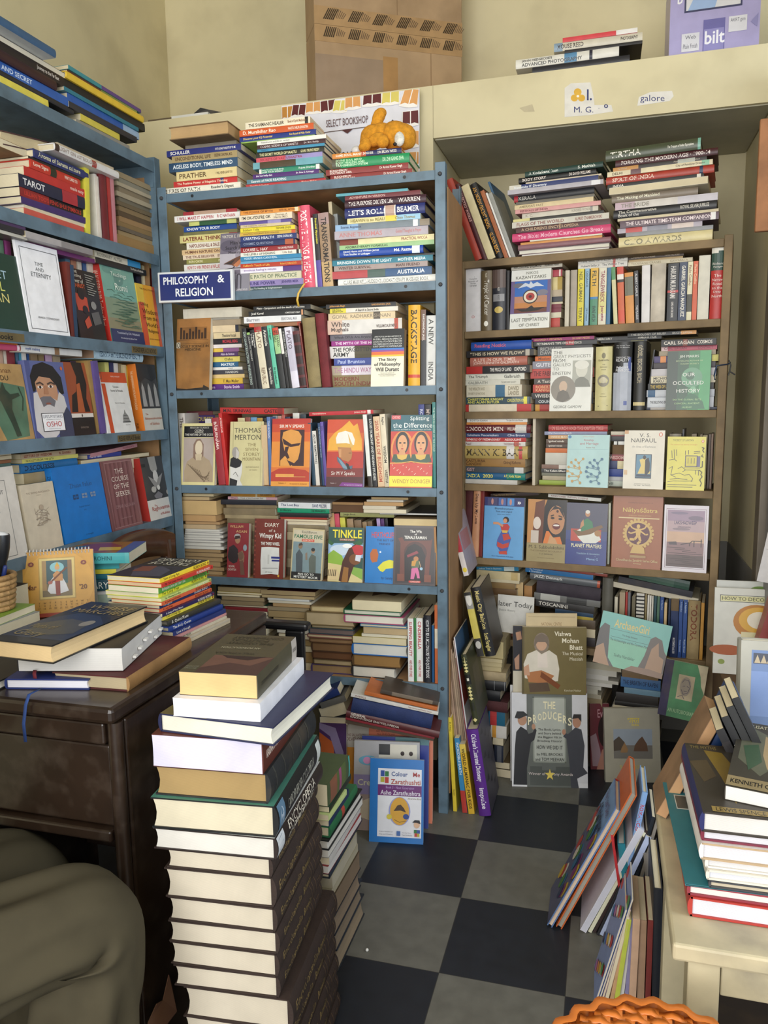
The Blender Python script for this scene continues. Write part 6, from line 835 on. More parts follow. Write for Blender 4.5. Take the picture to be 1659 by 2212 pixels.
# shop poster board leaning on the wall above the rack
UP = Unit(0,BEAM_Y-.03,0);a0,_ = UP.hit(610,233,0);a1,zt = UP.hit(907,193,0);zb = 1.99;pw,ph = a1-a0,zt-zb;RV = (zt-UP.hit(906,333,0)[1])/ph
pb_ = []
def bookicon(x,y,w,h,c,r=0,edge='f0ece8'):
    q = lambda a,b:[x+w*(a*math.cos(r)-b*math.sin(r)*h/w),y+h*(b*math.cos(r)+a*math.sin(r)*w/h)]
    pb_.append(('P',q(-.52,-.5)+q(.52,-.5)+q(.56,.5)+q(.1,.56)+q(-.1,.56)+q(-.56,.5),edge));pb_.append(('P',q(-.48,-.46)+q(-.03,-.46)+q(-.03,.36)+q(-.25,.3)+q(-.5,.4),c));pb_.append(('P',q(.03,-.46)+q(.48,-.46)+q(.5,.4)+q(.25,.3)+q(.03,.36),c))
for x,y,w,h,c,r in ((.045,.1,.11,.22,'c08438',0),(.13,.09,.1,.2,'5a1620',.12),(.24,.07,.11,.2,'d89c5c',.03),(.35,.08,.11,.2,'5a1620',-.05),(.44,.1,.1,.2,'d8c866',.12),(.53,.07,.11,.22,'d89c5c',0),(.67,.05,.13,.24,'5a1620',.02),(.8,.07,.12,.22,'d8c866',.03),(.94,.1,.12,.28,'d89c5c',.2),(.94,.36,.11,.24,'5a1620',0),(.96,.62,.1,.26,'d89c5c',.1),(.98,.88,.1,.24,'d89c5c',.05)):bookicon(x,y*RV*1.25,w,h*RV,c,r)
for k,op in enumerate(pb_):pb_[k] = ('P',[min(max(p,.004),.996) for p in op[1]],op[2])
pb_ += [('T',.335,.27*RV*1.2,.64,.37*RV*1.2,'SELECT BOOKSHOP','5a3a40'),('L',[.3,.52*RV,.88,.5*RV],'3a1c24',.004),('P',[.45,.515*RV,.53,.515*RV,.49,.58*RV],'4a1620'),('P',[.79,.5*RV,.815,.44*RV,.84,.5*RV],'24141a'),('T',.4,.87*RV,.56,1.0*RV,'YOUR','1c1c20','cb')]
pr = Matrix.Translation((a0,BEAM_Y-.05,zb)) @ RX(-2.2);mb = MB();mb.box(0,0,0,pw,.004,ph,'dedee8');art(mb,pb_,lambda u,v,e:(u*pw,-e-.0002,ph*(1-v)),pw,ph)
tag(mb.build('poster_board',m_gloss,M=pr),'white shop poster with rows of open book icons leaning behind the rack top stacks','poster')
# generic orange soft toy lying on the right stack
def ball(mb,c,r,col,n=14,rot=None):
    rows = []
    for i in range(n//2+1):
        a = math.pi*i/(n//2);ring = []
        for k in range(n):
            v = Vector((r[0]*math.sin(a)*math.cos(2*math.pi*k/n),r[1]*math.sin(a)*math.sin(2*math.pi*k/n),r[2]*math.cos(a)))
            if rot:v = rot @ v
            ring.append((c[0]+v.x,c[1]+v.y,c[2]+v.z))
        rows.append(ring)
    mb.grid(rows,col,True)
cT = Crop(600,180,1000)
tp = lambda x,y,d=.1:(lambda q:(q[0],d,q[1]))(US.hit(*cT(x,y),d))
zt_ = US.hit(*cT(830,600),.012)[1]+.004
ty = thing('soft_toy','orange plush toy animal slumped on the right stack of the steel rack','toy',US.M @ T3(*tp(900,600)))
def toypart(name,balls,col):
    m = mat('plush_'+col,.95,col,noise=.2,nscale=90,bump=.9,bscale=420)
    mb = MB()
    for c,r in balls:ball(mb,(c[0],c[1],max(c[2],zt_+r[2])),r,col,16)
    o = mb.build(name,m,ty,US.M);rm = o.modifiers.new('remesh','REMESH');rm.mode = 'VOXEL';rm.voxel_size = .003;sm = o.modifiers.new('smooth','SMOOTH');sm.iterations = 6
    return o
OR = 'd99526'
toypart('body',[(tp(860,480),(.042,.035,.036)),(tp(930,460),(.04,.035,.034)),(tp(820,530),(.03,.03,.03))],OR)
toypart('leg',[(tp(895,330,.11),(.018,.018,.026)),(tp(910,290,.11),(.019,.018,.02)),(tp(925,265,.11),(.018,.016,.015)),(tp(885,380,.11),(.019,.019,.022))],OR)
toypart('arm',[(tp(900,500,.06),(.024,.02,.02)),(tp(940,520,.055),(.02,.018,.02)),(tp(860,520,.06),(.02,.018,.016))],OR)
toypart('arm',[(tp(790,545,.05),(.018,.02,.018)),(tp(775,575,.045),(.018,.02,.014))],OR)
toypart('head',[(tp(1050,470,.1),(.048,.042,.042)),(tp(1120,480,.1),(.042,.04,.038)),(tp(1175,500,.1),(.022,.025,.028))],OR)
toypart('ear',[(tp(1185,420,.12),(.012,.01,.014))],'c98420');toypart('ear',[(tp(1020,385,.13),(.012,.01,.012))],'c98420')
toypart('muzzle',[(tp(1090,500,.062),(.016,.012,.022))],'e4e2d8')
mb = MB();ball(mb,tp(1050,545,.055),(.006,.005,.005),'17161a');mb.build('eye',m_pla,ty,US.M)
mb = MB();ball(mb,(tp(705,560,.06)[0],.06,zt_+.014),(.016,.014,.013),'d8d8d8');mb.build('label_tag',m_gloss,ty,US.M)
# cartons on the ledge
m_tape = mat('parcel_tape',.35,noise=.1,coat=.3)
def carton(name,label,P,th,w,d,h,z,F=(),col='a98d6c',top=True):
    M = T3(P[0],P[1],z) @ RZ(th);r = thing(name,label,'box',M);mb = MB()
    mb.box(0,0,0,w,d,h,col);art(mb,list(F),lambda u,v,e:(u*w,-e,h*(1-v)),w,h);mb.build('box_body',m_card,r,M,bevel=.003);return r,M
Pc = atY(683,205,2.735);w_,d_ = .545,.155
seam = atY(683,50,2.735).z;top_ = seam+.42
def tape(r,M,v0,v1,h,slant):
    mb = MB();z0,z1 = h*(1-v1),h*(1-v0);mb.box(-.0006,-.0012,z0,w_+.0006,-.0002,z1,'a98860')
    for i in range(6):
        for j in range(6):
            x = .03+i*.088+j*.0065;mb.face([(x,-.0016,z0+(z1-z0)*.3),(x+.0048,-.0016,z0+(z1-z0)*.3),(x+.004+slant,-.0016,z0+(z1-z0)*.92),(x+slant,-.0016,z0+(z1-z0)*.92)],'3a2c20')
        for j in range(5):
            x = .075+i*.088+j*.006;mb.face([(x,-.0016,z0+(z1-z0)*.4),(x+.003,-.0016,z0+(z1-z0)*.4),(x+.003+slant*.6,-.0016,z0+(z1-z0)*(.9-j*.05)),(x+slant*.6,-.0016,z0+(z1-z0)*(.9-j*.05))],'6a5440')
    mb.build('tape',m_tape,r,M)
h1 = seam-LED-.001
r,M = carton('cardboard_carton','lower brown cardboard carton with faded parcel tape on the ledge',Pc,32,w_,d_,h1,LED+.0005,[('R',.0,.35,.45,1,'96806a'),('R',.45,.3,.55,1,'a8804f'),('L',[.78,.1,.78,1],'7f6242',.004),('E',.7,.8,.1,.09,'94765a')])
tape(r,M,.0,.2,h1,.012)
r,M = carton('cardboard_carton','upper brown cardboard carton with black barcoded tape, standing on the lower carton',Pc,32,w_,d_,.42,seam+.0005,[('L',[.55,0,.55,1],'86694a',.004)])
tape(r,M,.86,1,.42,.02)
# flattened carton scrap and paper at the ledge's left end
P = atY(330,262,2.76);M = T3(P.x,P.y,LED+.001);r = thing('folded_carton','folded grey-brown carton with white paper at the left end of the ledge','box',M);mb = MB()
mb.box(-.02,0,0,.09,.16,.035,'6a5c48');mb.build('carton_flap',m_card,r,M);mb = MB();mb.box(.0905,-.02,0,.24,.14,.03,'d8d8d4');mb.build('paper_pack',m_plain,r,M)
mb = MB();mb.hexa([(.16,.0,.031),(.30,.02,.031),(.30,.14,.031),(.16,.14,.031),(.2,.0,.055),(.215,.02,.055),(.215,.14,.055),(.2,.14,.055)],'4c4a48');mb.build('folded_sheet',m_plain,r,M)
# photography books on the ledge
c = Crop(1080,0,1659)
UB2 = Unit(0,BEAM_Y+.02,0)
stack(UB2,.0,c,420,362,LED+.0005,'left pile on the ledge',[(455,98,735,'dedbd2','JOHN HEDGECOE\'S/ADVANCED PHOTOGRAPHY','3a3a38',{'b':[(.48,.6,'5a8ab0'),(.72,.75,'2a2a3a')],'hard':1,'w':.22,'lab':'white hardback titled Advanced Photography lying on the ledge'})],.2) if 0 else None
stack(UB2,.0,c,560,205,LED+.0005,'pile on the high ledge',[
 (245,388,850,'d04048','','w',{'b':[(.72,1,'e4e0dc')],'w':.2}),(318,335,880,'cfc8b6','MOUSE REED||PHOTOGRAPHY','3a3030',{'b':[(0,.1,'8aa0b4')],'hard':1,'w':.2,'lab':'cream hardback reading Photography in orange letters on the ledge'}),(345,400,880,'1e1c1e','','w',{'w':.2}),
 (425,98,735,'dcd9d0','JOHN HEDGECOE\'S/ADVANCED PHOTOGRAPHY','3a3a38',{'b':[(.48,.6,'5a8ab0'),(.72,.75,'2a2a3a')],'hard':1,'w':.2,'lab':'white hardback titled Advanced Photography, lower of two photography books on ledge'}),(500,200,800,'2a2a30','','w',{'hard':1,'w':.2})],.2)
# paper-ream carton, lilac
q0 = UB2.hit(1445,108,.02);q1 = UB2.hit(1640,80,.02);M = T3(q0[0],BEAM_Y+.04,LED+.0005);bw = q1[0]-q0[0];bh = .27
r = thing('paper_carton','lilac printed paper carton with an open brown flap on the ledge','box',M);mb = MB();mb.box(0,0,0,bw,.24,bh,'a7a0cc')
art(mb,[('R',.16,0,.8,.52,'3a3c60'),('R',.18,0,.78,.5,'d4d4d8'),('P',[.2,.5,.4,.1,.62,.1,.5,.5],'9ab4dc'),('R',.2,.1,.3,.3,'a08a60'),('R',.34,0,.66,.12,'6a8a98'),('R',.66,.0,.74,.3,'7a6a50'),('T',.08,.3,.14,.42,'b','eeeef4','cb'),('R',.38,.62,.62,.95,'6a66a4'),('R',.39,.72,.61,.95,'8c88c0'),('T',.4,.74,.62,.88,'bilt','eeeef6','cb'),('R',.66,.62,.86,.78,'d8d8e0'),('T',.68,.64,.84,.69,'A4/RT gsm','5a5a6a'),('R',.14,.74,.34,.93,'d4d4dc'),('T',.18,.76,.3,.8,'Web','5a5a6a'),('T',.16,.85,.32,.9,'Plain Finish','5a5a6a'),('P',[.88,.3,.96,.18,.94,.34],'8c88b8'),('T',.84,.02,.94,.16,'lt','d8d8e8','cb'),('P',[.9,.7,.98,.62,.97,.76],'8c88b8')],lambda u,v,e:(u*bw,-e-.0002,bh*(1-v)),bw,bh)
mb.build('box_body',m_gloss,r,M,bevel=.003);mb = MB();mb.hexa([(0,0,bh),(bw*.75,-.01,bh),(bw*.75,-.006,bh+.003),(0,.004,bh+.003),(-.02,-.09,bh+.03),(bw*.7,-.1,bh+.05),(bw*.7,-.1,bh+.053),(-.02,-.09,bh+.033)],'8a6a48');mb.build('flap',m_card,r,M)
# torn paper notice on the beam face
pa = lambda x,y:(lambda q:(q.x,BEAM_Y-.0006,q.z))(atY(*c(x,y),BEAM_Y-.0006))
mb = MB();mb.face([pa(*p) for p in ((400,545),(440,515),(560,510),(580,600),(585,650),(690,650),(700,690),(560,712),(400,725))],'dad6ce');m2 = MB();m2.face([pa(*p) for p in ((860,600),(930,570),(1065,562),(1075,595),(1050,625),(850,655))],'dad6ce');m3 = MB();m3.face([pa(*p) for p in ((120,668),(200,645),(215,690),(150,692))],'b8ac8c')
o_ = pa(400,510);q_ = pa(1075,510);du = q_[0]-o_[0];s = lambda u,v,e:(lambda t:(t[0],t[1]-e,t[2]))(pa(400+u*675,725-215+v*215))
art(mb,[('E',.12,.28,.035,.11,'d8a82c'),('E',.09,.45,.033,.1,'d8a82c'),('E',.155,.45,.033,.1,'d8a82c'),('E',.122,.4,.012,.035,'f0ece0'),('T',.205,.2,.25,.52,'I.','1e2a6a','cb'),('T',.08,.7,.27,.87,'M. G.','1e2a6a'),('T',.36,.63,.4,.74,'o','1e2a6a','cb'),('T',.3,.74,.33,.76,'.','1e2a6a')],s,.24,.075);art(m2,[('T',.69,.36,.92,.6,'galore','1e2a6a')],s,.24,.075)
tag(m2.build('torn_notice',m_cov),'right-hand torn scrap of the white notice, reading galore, on the beam','notice');tag(m3.build('paper_scrap',m_cov),'small blank paper scrap stuck on the beam left of the notice','scrap')
tag(mb.build('torn_notice',m_cov),'torn white paper notice with blue letters stuck on the beam above the niche','notice')
# brown board and wall calendar at the right edge
M = T3(atY(1636,400,2.42).x,2.42,atY(1636,500,2.42).z);mb = MB();hb = atY(1636,257,2.42).z-M.translation.z;mb.box(0,0,0,.34,.018,hb,'b07a52');tag(mb.build('hanging_board',m_wood,M=M,bevel=.003),'orange-brown wooden board hung at the right edge by the grey door','board')
M = T3(atY(1636,1225,2.40).x,2.40,atY(1636,1255,2.40).z) @ RY(9);mb = MB();hb = .30;mb.box(0,0,0,.22,.0015,hb,'dddadb');art(mb,[('R',0,.42,.5,.5,'c88a80')]+[('T',.08,.06+i*.08,.2,.1+i*.08,s,'2a2a2e') for i,s in enumerate(('5','12','19','26','3','10','17','24'))]+[('L',[.02,.12+i*.08,.98,.12+i*.08],'a8a4a8',.004) for i in range(8)],lambda u,v,e:(u*.22,-e-.0002,hb*(1-v)),.22,hb);tag(mb.build('wall_calendar',m_cov,M=M),'white date calendar sheet hanging aslant by the grey door','calendar')
# ================================================================ the desk and what stands on it
DZ = .795
m_dark = mat('dark_varnished_wood',.32,'2a1e16',noise=.3,nscale=6,bump=.12,bscale=35,coat=.25,stain='7a6c60',sscale=26,samt=.13)
DX1,DX0,DY0,DY1 = -.815,-1.385,1.13,1.76
dk = thing('desk','dark brown varnished wooden desk at the left, covered with books','desk',T3(DX1,DY0,0))
def dbox(name,*b,bevel=.004,m=None):
    mb = MB();mb.box(*b,'c');return mb.build(name,m or m_dark,dk,Matrix(),bevel=bevel)
o = dbox('desk_top',DX0,DY0-.012,DZ-.03,DX1-.002,DY1+.015,DZ,bevel=.008);
dbox('side_panel',DX1-.026,DY0+.024,0,DX1,DY1,DZ-.031);dbox('side_panel',DX0,DY0+.024,0,DX0+.026,DY1,DZ-.031)
dbox('back_panel',DX0+.027,DY1-.05,.12,DX1-.027,DY1-.03,DZ-.031)
mb = MB();mb.tube([(DX1-.013,DY0+.011,0),(DX1-.013,DY0+.011,DZ-.031)],.0135,'c',14);mb.build('corner_post',m_dark,dk,Matrix())
mb = MB();mb.tube([(DX0+.013,DY0+.011,0),(DX0+.013,DY0+.011,DZ-.031)],.0135,'c',14);mb.build('corner_post',m_dark,dk,Matrix())
dr = dbox('drawer_front',DX0+.03,DY0+.012,.56,DX1-.028,DY0+.03,.715);dbox('rail',DX0+.028,DY0-.002,.722,DX1-.028,DY0+.026,.762);dbox('rail',DX0+.028,DY0-.002,.535,DX1-.028,DY0+.026,.557)
# ---- books on the desk: front pile
def flat(label,P,yaw,w,h,t,z,col,kind='P',roll=0,**k):
    """one book lying flat with its near left corner at P"""
    M = T3(P[0],P[1],z) @ RZ(yaw) @ RY(roll) @ frame(kind,0,w if kind in 'PQR' else h,0,0,w,h,t)
    return book(M,w,h,t,col,label=label,**k)
pt = lambda x,y,z:atz(x,y,z)[:2]
G = 'books in the front pile on the desk'
P = (-.995,1.192);flat('worn dark red ledger with a brown-paper spine on the desk edge',P,3,.157,.25,.028,DZ+.0003,'4e1a1c','R',hard=1,spine='a07a4c',pages='b8a888',group=G,m=m_old)
flat('navy notebook with white pages and a blue ribbon, bottom of front pile',(-1.072,1.158),12,.16,.2,.02,DZ+.0003,'22306a','P',hard=1,pages='e6e4ee',group=G)
flat('black book with white pages at the left end of the desk front',(-1.2,1.145),-2,.12,.2,.018,DZ+.0003,'1c1c1e','P',hard=1,pages='d8d4cc',group=G)
P = (-1.057,1.176);flat('thick dark binder of tabbed white loose pages in the front pile',(P[0],P[1]),14,.2,.3,.045,DZ+.0295,'1f1d1f','P',pages='d6d4d0',group=G)
for i in range(7):
    tq = Vector((P[0],P[1],0))+Matrix.Rotation(math.radians(14),3,'Z') @ Vector((.2005,.05+i*.032,0));mb = MB();mb.box(0,0,0,.007,.012,.004,'e4e2de')
    o = mb.build('page_tab',m_cov,bpy.data.objects[[x.name for x in COL.objects if x.get('label','').startswith('thick dark binder')][0]],T3(tq.x,tq.y,DZ+.038+.007*(i % 4)) @ RZ(14))
fir = [('R',0,0,1,1,'1f2124'),('P',[.0,.5,.3,.3,.7,.34,1,.5,1,.9,0,.9],'2c3548'),('P',[.1,.6,.4,.45,.8,.5,.9,.75,.5,.85,.2,.8],'4c4a44'),('E',.76,.52,.09,.07,'8c867c'),('T',.2,.08,.95,.17,'WHERE','a08a58'),('T',.12,.2,.96,.29,'MARCHES','a08a58'),('T',.1,.6,.5,.72,'Paths of','8a7a54'),('T',.1,.76,.56,.9,'Glory','8a7a54')]
flat('big black hardback with cream page edges on top of the front pile',(-1.065,1.12),-3,.14,.275,.034,DZ+.0755,'1c1d20','P',hard=1,pages='dcc090',F=fir,group=G,m=m_gloss)
# ribbons
def ribbon(name,label,pts,col,wd=.006):
    mb = MB();mb.grid([[(p[0]-wd/2,p[1],p[2]),(p[0]+wd/2,p[1]+.001,p[2])] for p in pts],col);o = mb.build(name,m_cloth);s = o.modifiers.new('solid','SOLIDIFY');s.thickness = .0006;tag(o,label,'ribbon')
q = atY(52,1462,DY0-.02);ribbon('bookmark_ribbon','blue bookmark ribbon hanging down the desk front',[(q.x,DY0+.02,DZ+.012),(q.x,DY0-.012,DZ+.012),(q.x-.002,DY0-.02,DZ-.005),(q.x-.008,DY0-.022,DZ-.04),(q.x-.009,DY0-.02,DZ-.075)],'22407c')
q = pt(235,1480,DZ);ribbon('bookmark_ribbon','black bookmark ribbon curling from the dark red ledger',[(q[0]+.01,q[1]+.02,DZ+.02),(q[0],q[1]-.002,DZ+.022),(q[0]-.008,q[1]-.012,DZ+.012),(q[0]-.01,q[1]-.016,DZ+.001)],'18181a',.008)
q = (-1.02,1.178);ribbon('bookmark_ribbon','dark red bookmark ribbon hanging from the tabbed binder',[(q[0],q[1]-.002,DZ+.035),(q[0]+.003,q[1]-.008,DZ+.03),(q[0]+.006,q[1]-.01,DZ+.022)],'6a1c28',.007)
# ---- the stack of storybooks, spines to the right
RB = [('e8d23c','d4cdb4','Tales of Long Ago'),('c43a30','d4b894','My Tall Green Friends'),('5a9a3c','e4dcc4','Earthquake Games and Other Tales'),('dcd83a','e0d8b8','The Coral Tree'),('c0cf7a','ddd4b4','The Whistling Schoolboy'),('d0603a','e0d8b4','A Gathering of Friends'),('24305e','d8d0b0','The Lagoon'),('d4623a','d4c8a8','A Long Walk'),('2c2450','d8ccb0','A Song of Many Rivers'),('e4d24a','d0c4a0','Tales of Long Ago'),('33322e','6a6458','A Quiet Place'),('22387c','b0a890','The Holy Quran'),('27336a','b8ac8c','Love is Enough'),('c08a88','c8baa0',''),('c0b6a0','ccc0a8','ANOTHER YEAR'),('b8ac98','c8bca4','NOTES'),('c4b498','c8baa0','')]
tops = [(1222,1238),(1233,1249),(1244,1264),(1262,1278),(1277,1290),(1289,1303),(1297,1310),(1302,1318),(1310,1326),(1322,1340),(1330,1352),(1348,1368),(1362,1384),(1378,1392),(1388,1402),(1398,1410),(1408,1420)]
P0 = atz(352,1398,DZ);zt = .14;n = len(RB);th = [.011,.0095,.0145,.0105,.008,.0085,.009,.0085,.009,.0095,.0125,.0125,.0105,.006,.007,.006,.007];sc_ = .152/sum(th);z = DZ+.0004+sum(th)*sc_
for i,(cc,pg,ti) in enumerate(RB):
    t = th[i]*sc_;z -= t;w = .135+(.006*math.sin(i*2.1));dx = .006*math.sin(i*1.7)+(.02 if i > 9 else 0)+(.012 if i > 12 else 0);h = .205
    M = T3(P0.x+dx,P0.y+.003*math.cos(i*2),z) @ RZ(-4+rnd(-1.5,1.5)+(1 if i < 10 else -2)) @ frame('R',-w,0,0,0,w,h,t-.0003)
    sp = ([('T',.06,.15,.5,.85,ti,'1c1c18' if cc[0] in 'edc' else 'e8e4d8','l')]+([('T',.66,.15,.93,.85,'RUSKIN BOND','4a3410' if cc[0] in 'ed5' else 'f0e8dc'),('E',.97,.5,.012,.3,'8a2a20')] if i < 10 else [])) if ti else []
    F = [('R',0,0,1,.6,'2a2a34'),('P',[.1,.1,.6,.05,.9,.4,.5,.55,.2,.4],'4a4a5c'),('P',[.5,.3,.8,.25,.85,.5,.6,.55],'7a4a3c'),('R',0,.6,1,1,'24241f'),('T',.1,.64,.9,.78,'TALES OF','dcd8c8'),('T',.1,.81,.9,.95,'LONG AGO','dcd8c8')] if i == 0 else ()
    book(M,w,h,t-.0003,cc,pages=pg,SP=sp,F=F,name='storybook' if i < 10 else None,label=lab(cc,'storybook' if i < 10 else 'book','','top' if i == 0 else ORD[i]+' down' if i < n-1 else 'bottom','colourful storybook stack on the desk'),group='storybooks stacked on the desk',hard=1 if i in (10,11) else 0)
# ---- calendar
m_cal = m_cov
Pc = atz(52,1338,DZ);Pr = atz(206,1326,DZ);cw = (Pr-Pc).length;cyaw = math.degrees(math.atan2(Pr.y-Pc.y,Pr.x-Pc.x));CM = T3(Pc.x,Pc.y,DZ+.001) @ RZ(cyaw)
chh = .165
cal = thing('desk_calendar','golden spiral-bound desk calendar for March with a seated goddess picture','calendar',CM);tilt = CM @ RX(-14)
ca = [('R',0,0,1,1,'c79236'),('E',.5,.5,.5,.5,'d09c40'),('R',.22,.1,.74,.74,'b8944a'),('R',.235,.115,.725,.725,'d8c078'),('R',.27,.145,.69,.695,'3a5a60'),('P',[.27,.695,.27,.5,.69,.5,.69,.695],'7a6a4a'),('P',[.27,.145,.33,.145,.33,.6,.27,.6],'a8885a'),('P',[.63,.145,.69,.145,.69,.6,.63,.6],'8a6a48'),('E',.48,.25,.1,.075,'8ac0c8'),('P',[.34,.6,.38,.46,.44,.38,.54,.38,.6,.5,.64,.62,.5,.66,.38,.65],'d8d8dc'),('P',[.42,.36,.48,.3,.56,.36,.56,.46,.44,.46],'c89058'),('E',.485,.26,.035,.032,'d0a070'),('P',[.45,.24,.485,.17,.52,.24],'d8a838'),('L',[.36,.5,.62,.26],'7a4424',.025),('E',.38,.48,.035,.025,'b06a5a'),('P',[.45,.46,.52,.46,.52,.68,.46,.68],'8a3a2c'),
 ('T',.045,.5,.19,.58,'Mar','6a3a14','cb'),('T',.79,.53,.9,.61,"'20",'6a3a14','cb'),('E',.12,.19,.04,.035,'7a2c1c'),('E',.86,.2,.04,.035,'7a2c1c'),('T',.1,.175,.14,.205,'ॐ','e0b060'),('T',.84,.185,.88,.215,'ॐ','e0b060'),('R',0,.94,1,1,'a84028')]
for r_,row_ in enumerate((('S','M','T','W','T','F','S','S','M','T','W','T'),('1','2','3','4','5','6','7','8','9','10','11','12'),('15','16','17','18','19','20','21','22','23','24','25','26'),('29','30','31'))):
    for k,s_ in enumerate(row_):ca.append(('T',.05+k*.075,.775+r_*.042,.095+k*.075,.8+r_*.042,s_,'5a3a14'))
mb = MB();mb.box(0,0,0,cw,.0015,chh,'c79236');art(mb,ca,lambda u,v,e:(u*cw,-e-.0002,chh*(1-v)),cw,chh);mb.build('calendar_page',m_cal,cal,tilt)
mb = MB();mb.box(0,.004,0,cw,.007,chh,'e8e6ee');mb.build('leaf_pad',m_cal,cal,tilt @ RX(-1.5));mb = MB();mb.box(0,0,0,cw,.002,chh*.98,'d8d4c8');mb.build('back_stand',m_cal,cal,CM @ T3(0,.085,0) @ RX(16))
for i in range(19):
    mb = MB();x = cw*(.06+i*.049);mb.tube([(x,.004+.008*math.sin(a),chh+.008*math.cos(a)-.002) for a in [k*math.pi/5 for k in range(11)]],.0011,'e4e4e4',6);mb.build('wire_loop',m_pla,cal,tilt)
# ---- books behind the calendar
P = atz(62,1262,DZ+.06);G2 = 'books piled behind the calendar'
zz = DZ+.0003
for i,(t,cc,pg,dx,dy,w,h,lb) in enumerate(((.028,'a8b8a8','c8c4b4',.03,0,.13,.21,'pale green book at the bottom of the pile behind the calendar'),(.012,'dcdcd8','d8d4c8',.03,.0,.13,.2,'thin white book second from bottom behind the calendar'),(.03,'1f4a58','c8c0a8',.02,-.005,.13,.21,'dark teal book in the pile behind the calendar'),(.014,'246878','d8d0b8',.02,.004,.14,.21,'blue-green book in the pile behind the calendar'),(.012,'d4c83a','d8d0b8',.02,.0,.14,.21,'thin yellow book in the pile behind the calendar'),(.02,'3aa0a8','ded6b8',.025,.004,.14,.215,'turquoise book under the painted book behind the calendar'))):
    M = CM @ T3(.07+dx,.105+dy,zz-DZ-.001) @ RZ(-14+i*.6) @ axes((0,1,0),(-1,0,0),(0,0,1),(h*.62,0,0));book(M,w,h,t-.0004,cc,pages=pg,label=lb,group=G2,SP=[('T',.6,.2,.9,.8,'DIARY','e0e0d8')] if i == 2 else ());zz += t
M = CM @ T3(.045,.095,zz-DZ-.001) @ RZ(-13) @ axes((0,1,0),(-1,0,0),(0,0,1),(.215,0,0))
book(M,.165,.225,.028,'5ab0b0',pages='ded6bc',F=[('R',0,0,1,1,'9a6a2c'),('P',[.1,.7,.3,.3,.5,.4,.8,.25,.9,.6,.6,.8],'8a3a3c'),('P',[.2,.6,.5,.55,.5,.8,.25,.85],'d8b83a'),('P',[.4,.3,.6,.2,.7,.4],'2c6a8c'),('R',0,.85,1,1,'3a62a8')],SP=[('R',.3,0,.95,1,'4aa8ac'),('R',0,0,.3,1,'3a62a8'),('R',.5,0,.54,1,'c0402c'),('T',.6,.3,.8,.7,'ROHINI','1c4a50')],label='book with a painted yellow, blue and red cover topping the pile behind the calendar',group=G2,m=m_gloss)
# ---- pen basket with pens and a torch, standing on books at the left edge
zb = DZ+.075;Bx,By = -1.318,1.40
flat('green-covered paperback at the left edge of the desk under the basket',(Bx-.13,By-.085),3,.2,.14,.016,DZ+.0585,'7a9a3c','P',group=G2,F=[('P',[.1,.3,.6,.2,.9,.5,.4,.7],'b04a34')])
flat('grey grammar book low at the left edge of the desk',(Bx-.14,By-.1),-2,.21,.17,.034,DZ+.0245,'8a8f92','P',group=G2,F=[('T',.1,.6,.6,.9,'Grammar','3a2c34')]);flat('brown book at the bottom of the desk\'s left edge pile',(Bx-.14,By-.1),1,.2,.17,.024,DZ+.0003,'6a4a34','P',group=G2)
bk = thing('pen_basket','small tan woven cane basket holding pens on the desk','basket',T3(Bx,By,zb));mb = MB()
for i in range(7):
    mb.tube([((.045+.0012*i)*math.cos(a),(.045+.0012*i)*math.sin(a),.006+i*.0115) for a in [k*math.pi/14 for k in range(29)]],.0066,'b08c5c' if i % 2 else 'a37f50',8)
mb.build('cane_wall',mat('cane',.6,noise=.3,nscale=60,bump=.6,bscale=160),bk,bk.matrix_world.copy());mb = MB();mb.lathe([(0,0),(.042,0),(.042,.004),(0,.004)],'8a6a40',24);mb.build('base',MATS['cane'],bk,bk.matrix_world.copy())
tr = thing('torch','black torch with a white lens standing in the cane basket','torch',T3(Bx+.012,By+.008,zb+.005) @ RX(-3) @ RY(4));mb = MB();mb.lathe([(0,0),(.0155,0),(.0165,.07),(.0165,.1),(.02,.115),(.0225,.135),(.0225,.16),(.021,.165)],'1e1f22',24);mb.build('torch_body',m_pla,tr,tr.matrix_world.copy());mb = MB();mb.lathe([(.0205,.163),(.014,.169),(0,.171)],'e4e6ea',24);mb.build('lens',m_gloss,tr,tr.matrix_world.copy())
for i,(dx,dy,l,cc,a,b,lb) in enumerate(((.018,-.012,.12,'1f4a50',14,-6,'dark teal pen leaning in the cane basket'),(.0,-.02,.13,'18181a',6,-10,'black pen leaning in the cane basket'),(-.02,-.016,.11,'24308a',-6,-8,'blue-capped pen at the left of the cane basket'),(.03,.0,.1,'20306a',16,2,'short blue pen at the right of the cane basket'))):
    mb = MB();mb.lathe([(0,0),(.0025,.004),(.0042,.016),(.0042,l*.65),(.0048,l*.66),(.0048,l-.004),(.003,l),(0,l)],cc,12);tag(mb.build('pen',m_pla,M=T3(Bx+dx*.6,By+dy*.6,zb+.006) @ RY(a) @ RX(-b)),lb,'pen','pens in the cane basket')
mb = MB();mb.box(0,0,0,.06,.003,.09,'3aa094');art(mb,[('P',[0,.3,1,.1,1,.5,0,.6],'8ad0c4'),('P',[0,.6,1,.5,1,.8,0,.9],'1f7a70')],lambda u,v,e:(u*.06,-e-.0001,.09*(1-v)),.06,.09);tag(mb.build('picture_card',m_gloss,M=T3(Bx-.1,By+.075,DZ+.1) @ RX(-8)),'small turquoise picture card propped at the left edge above the basket','card')
flat('dark book under the turquoise picture card',(Bx-.13,By+.055),0,.1,.1,.098,DZ+.0003,'3a342c','P',group=G2)
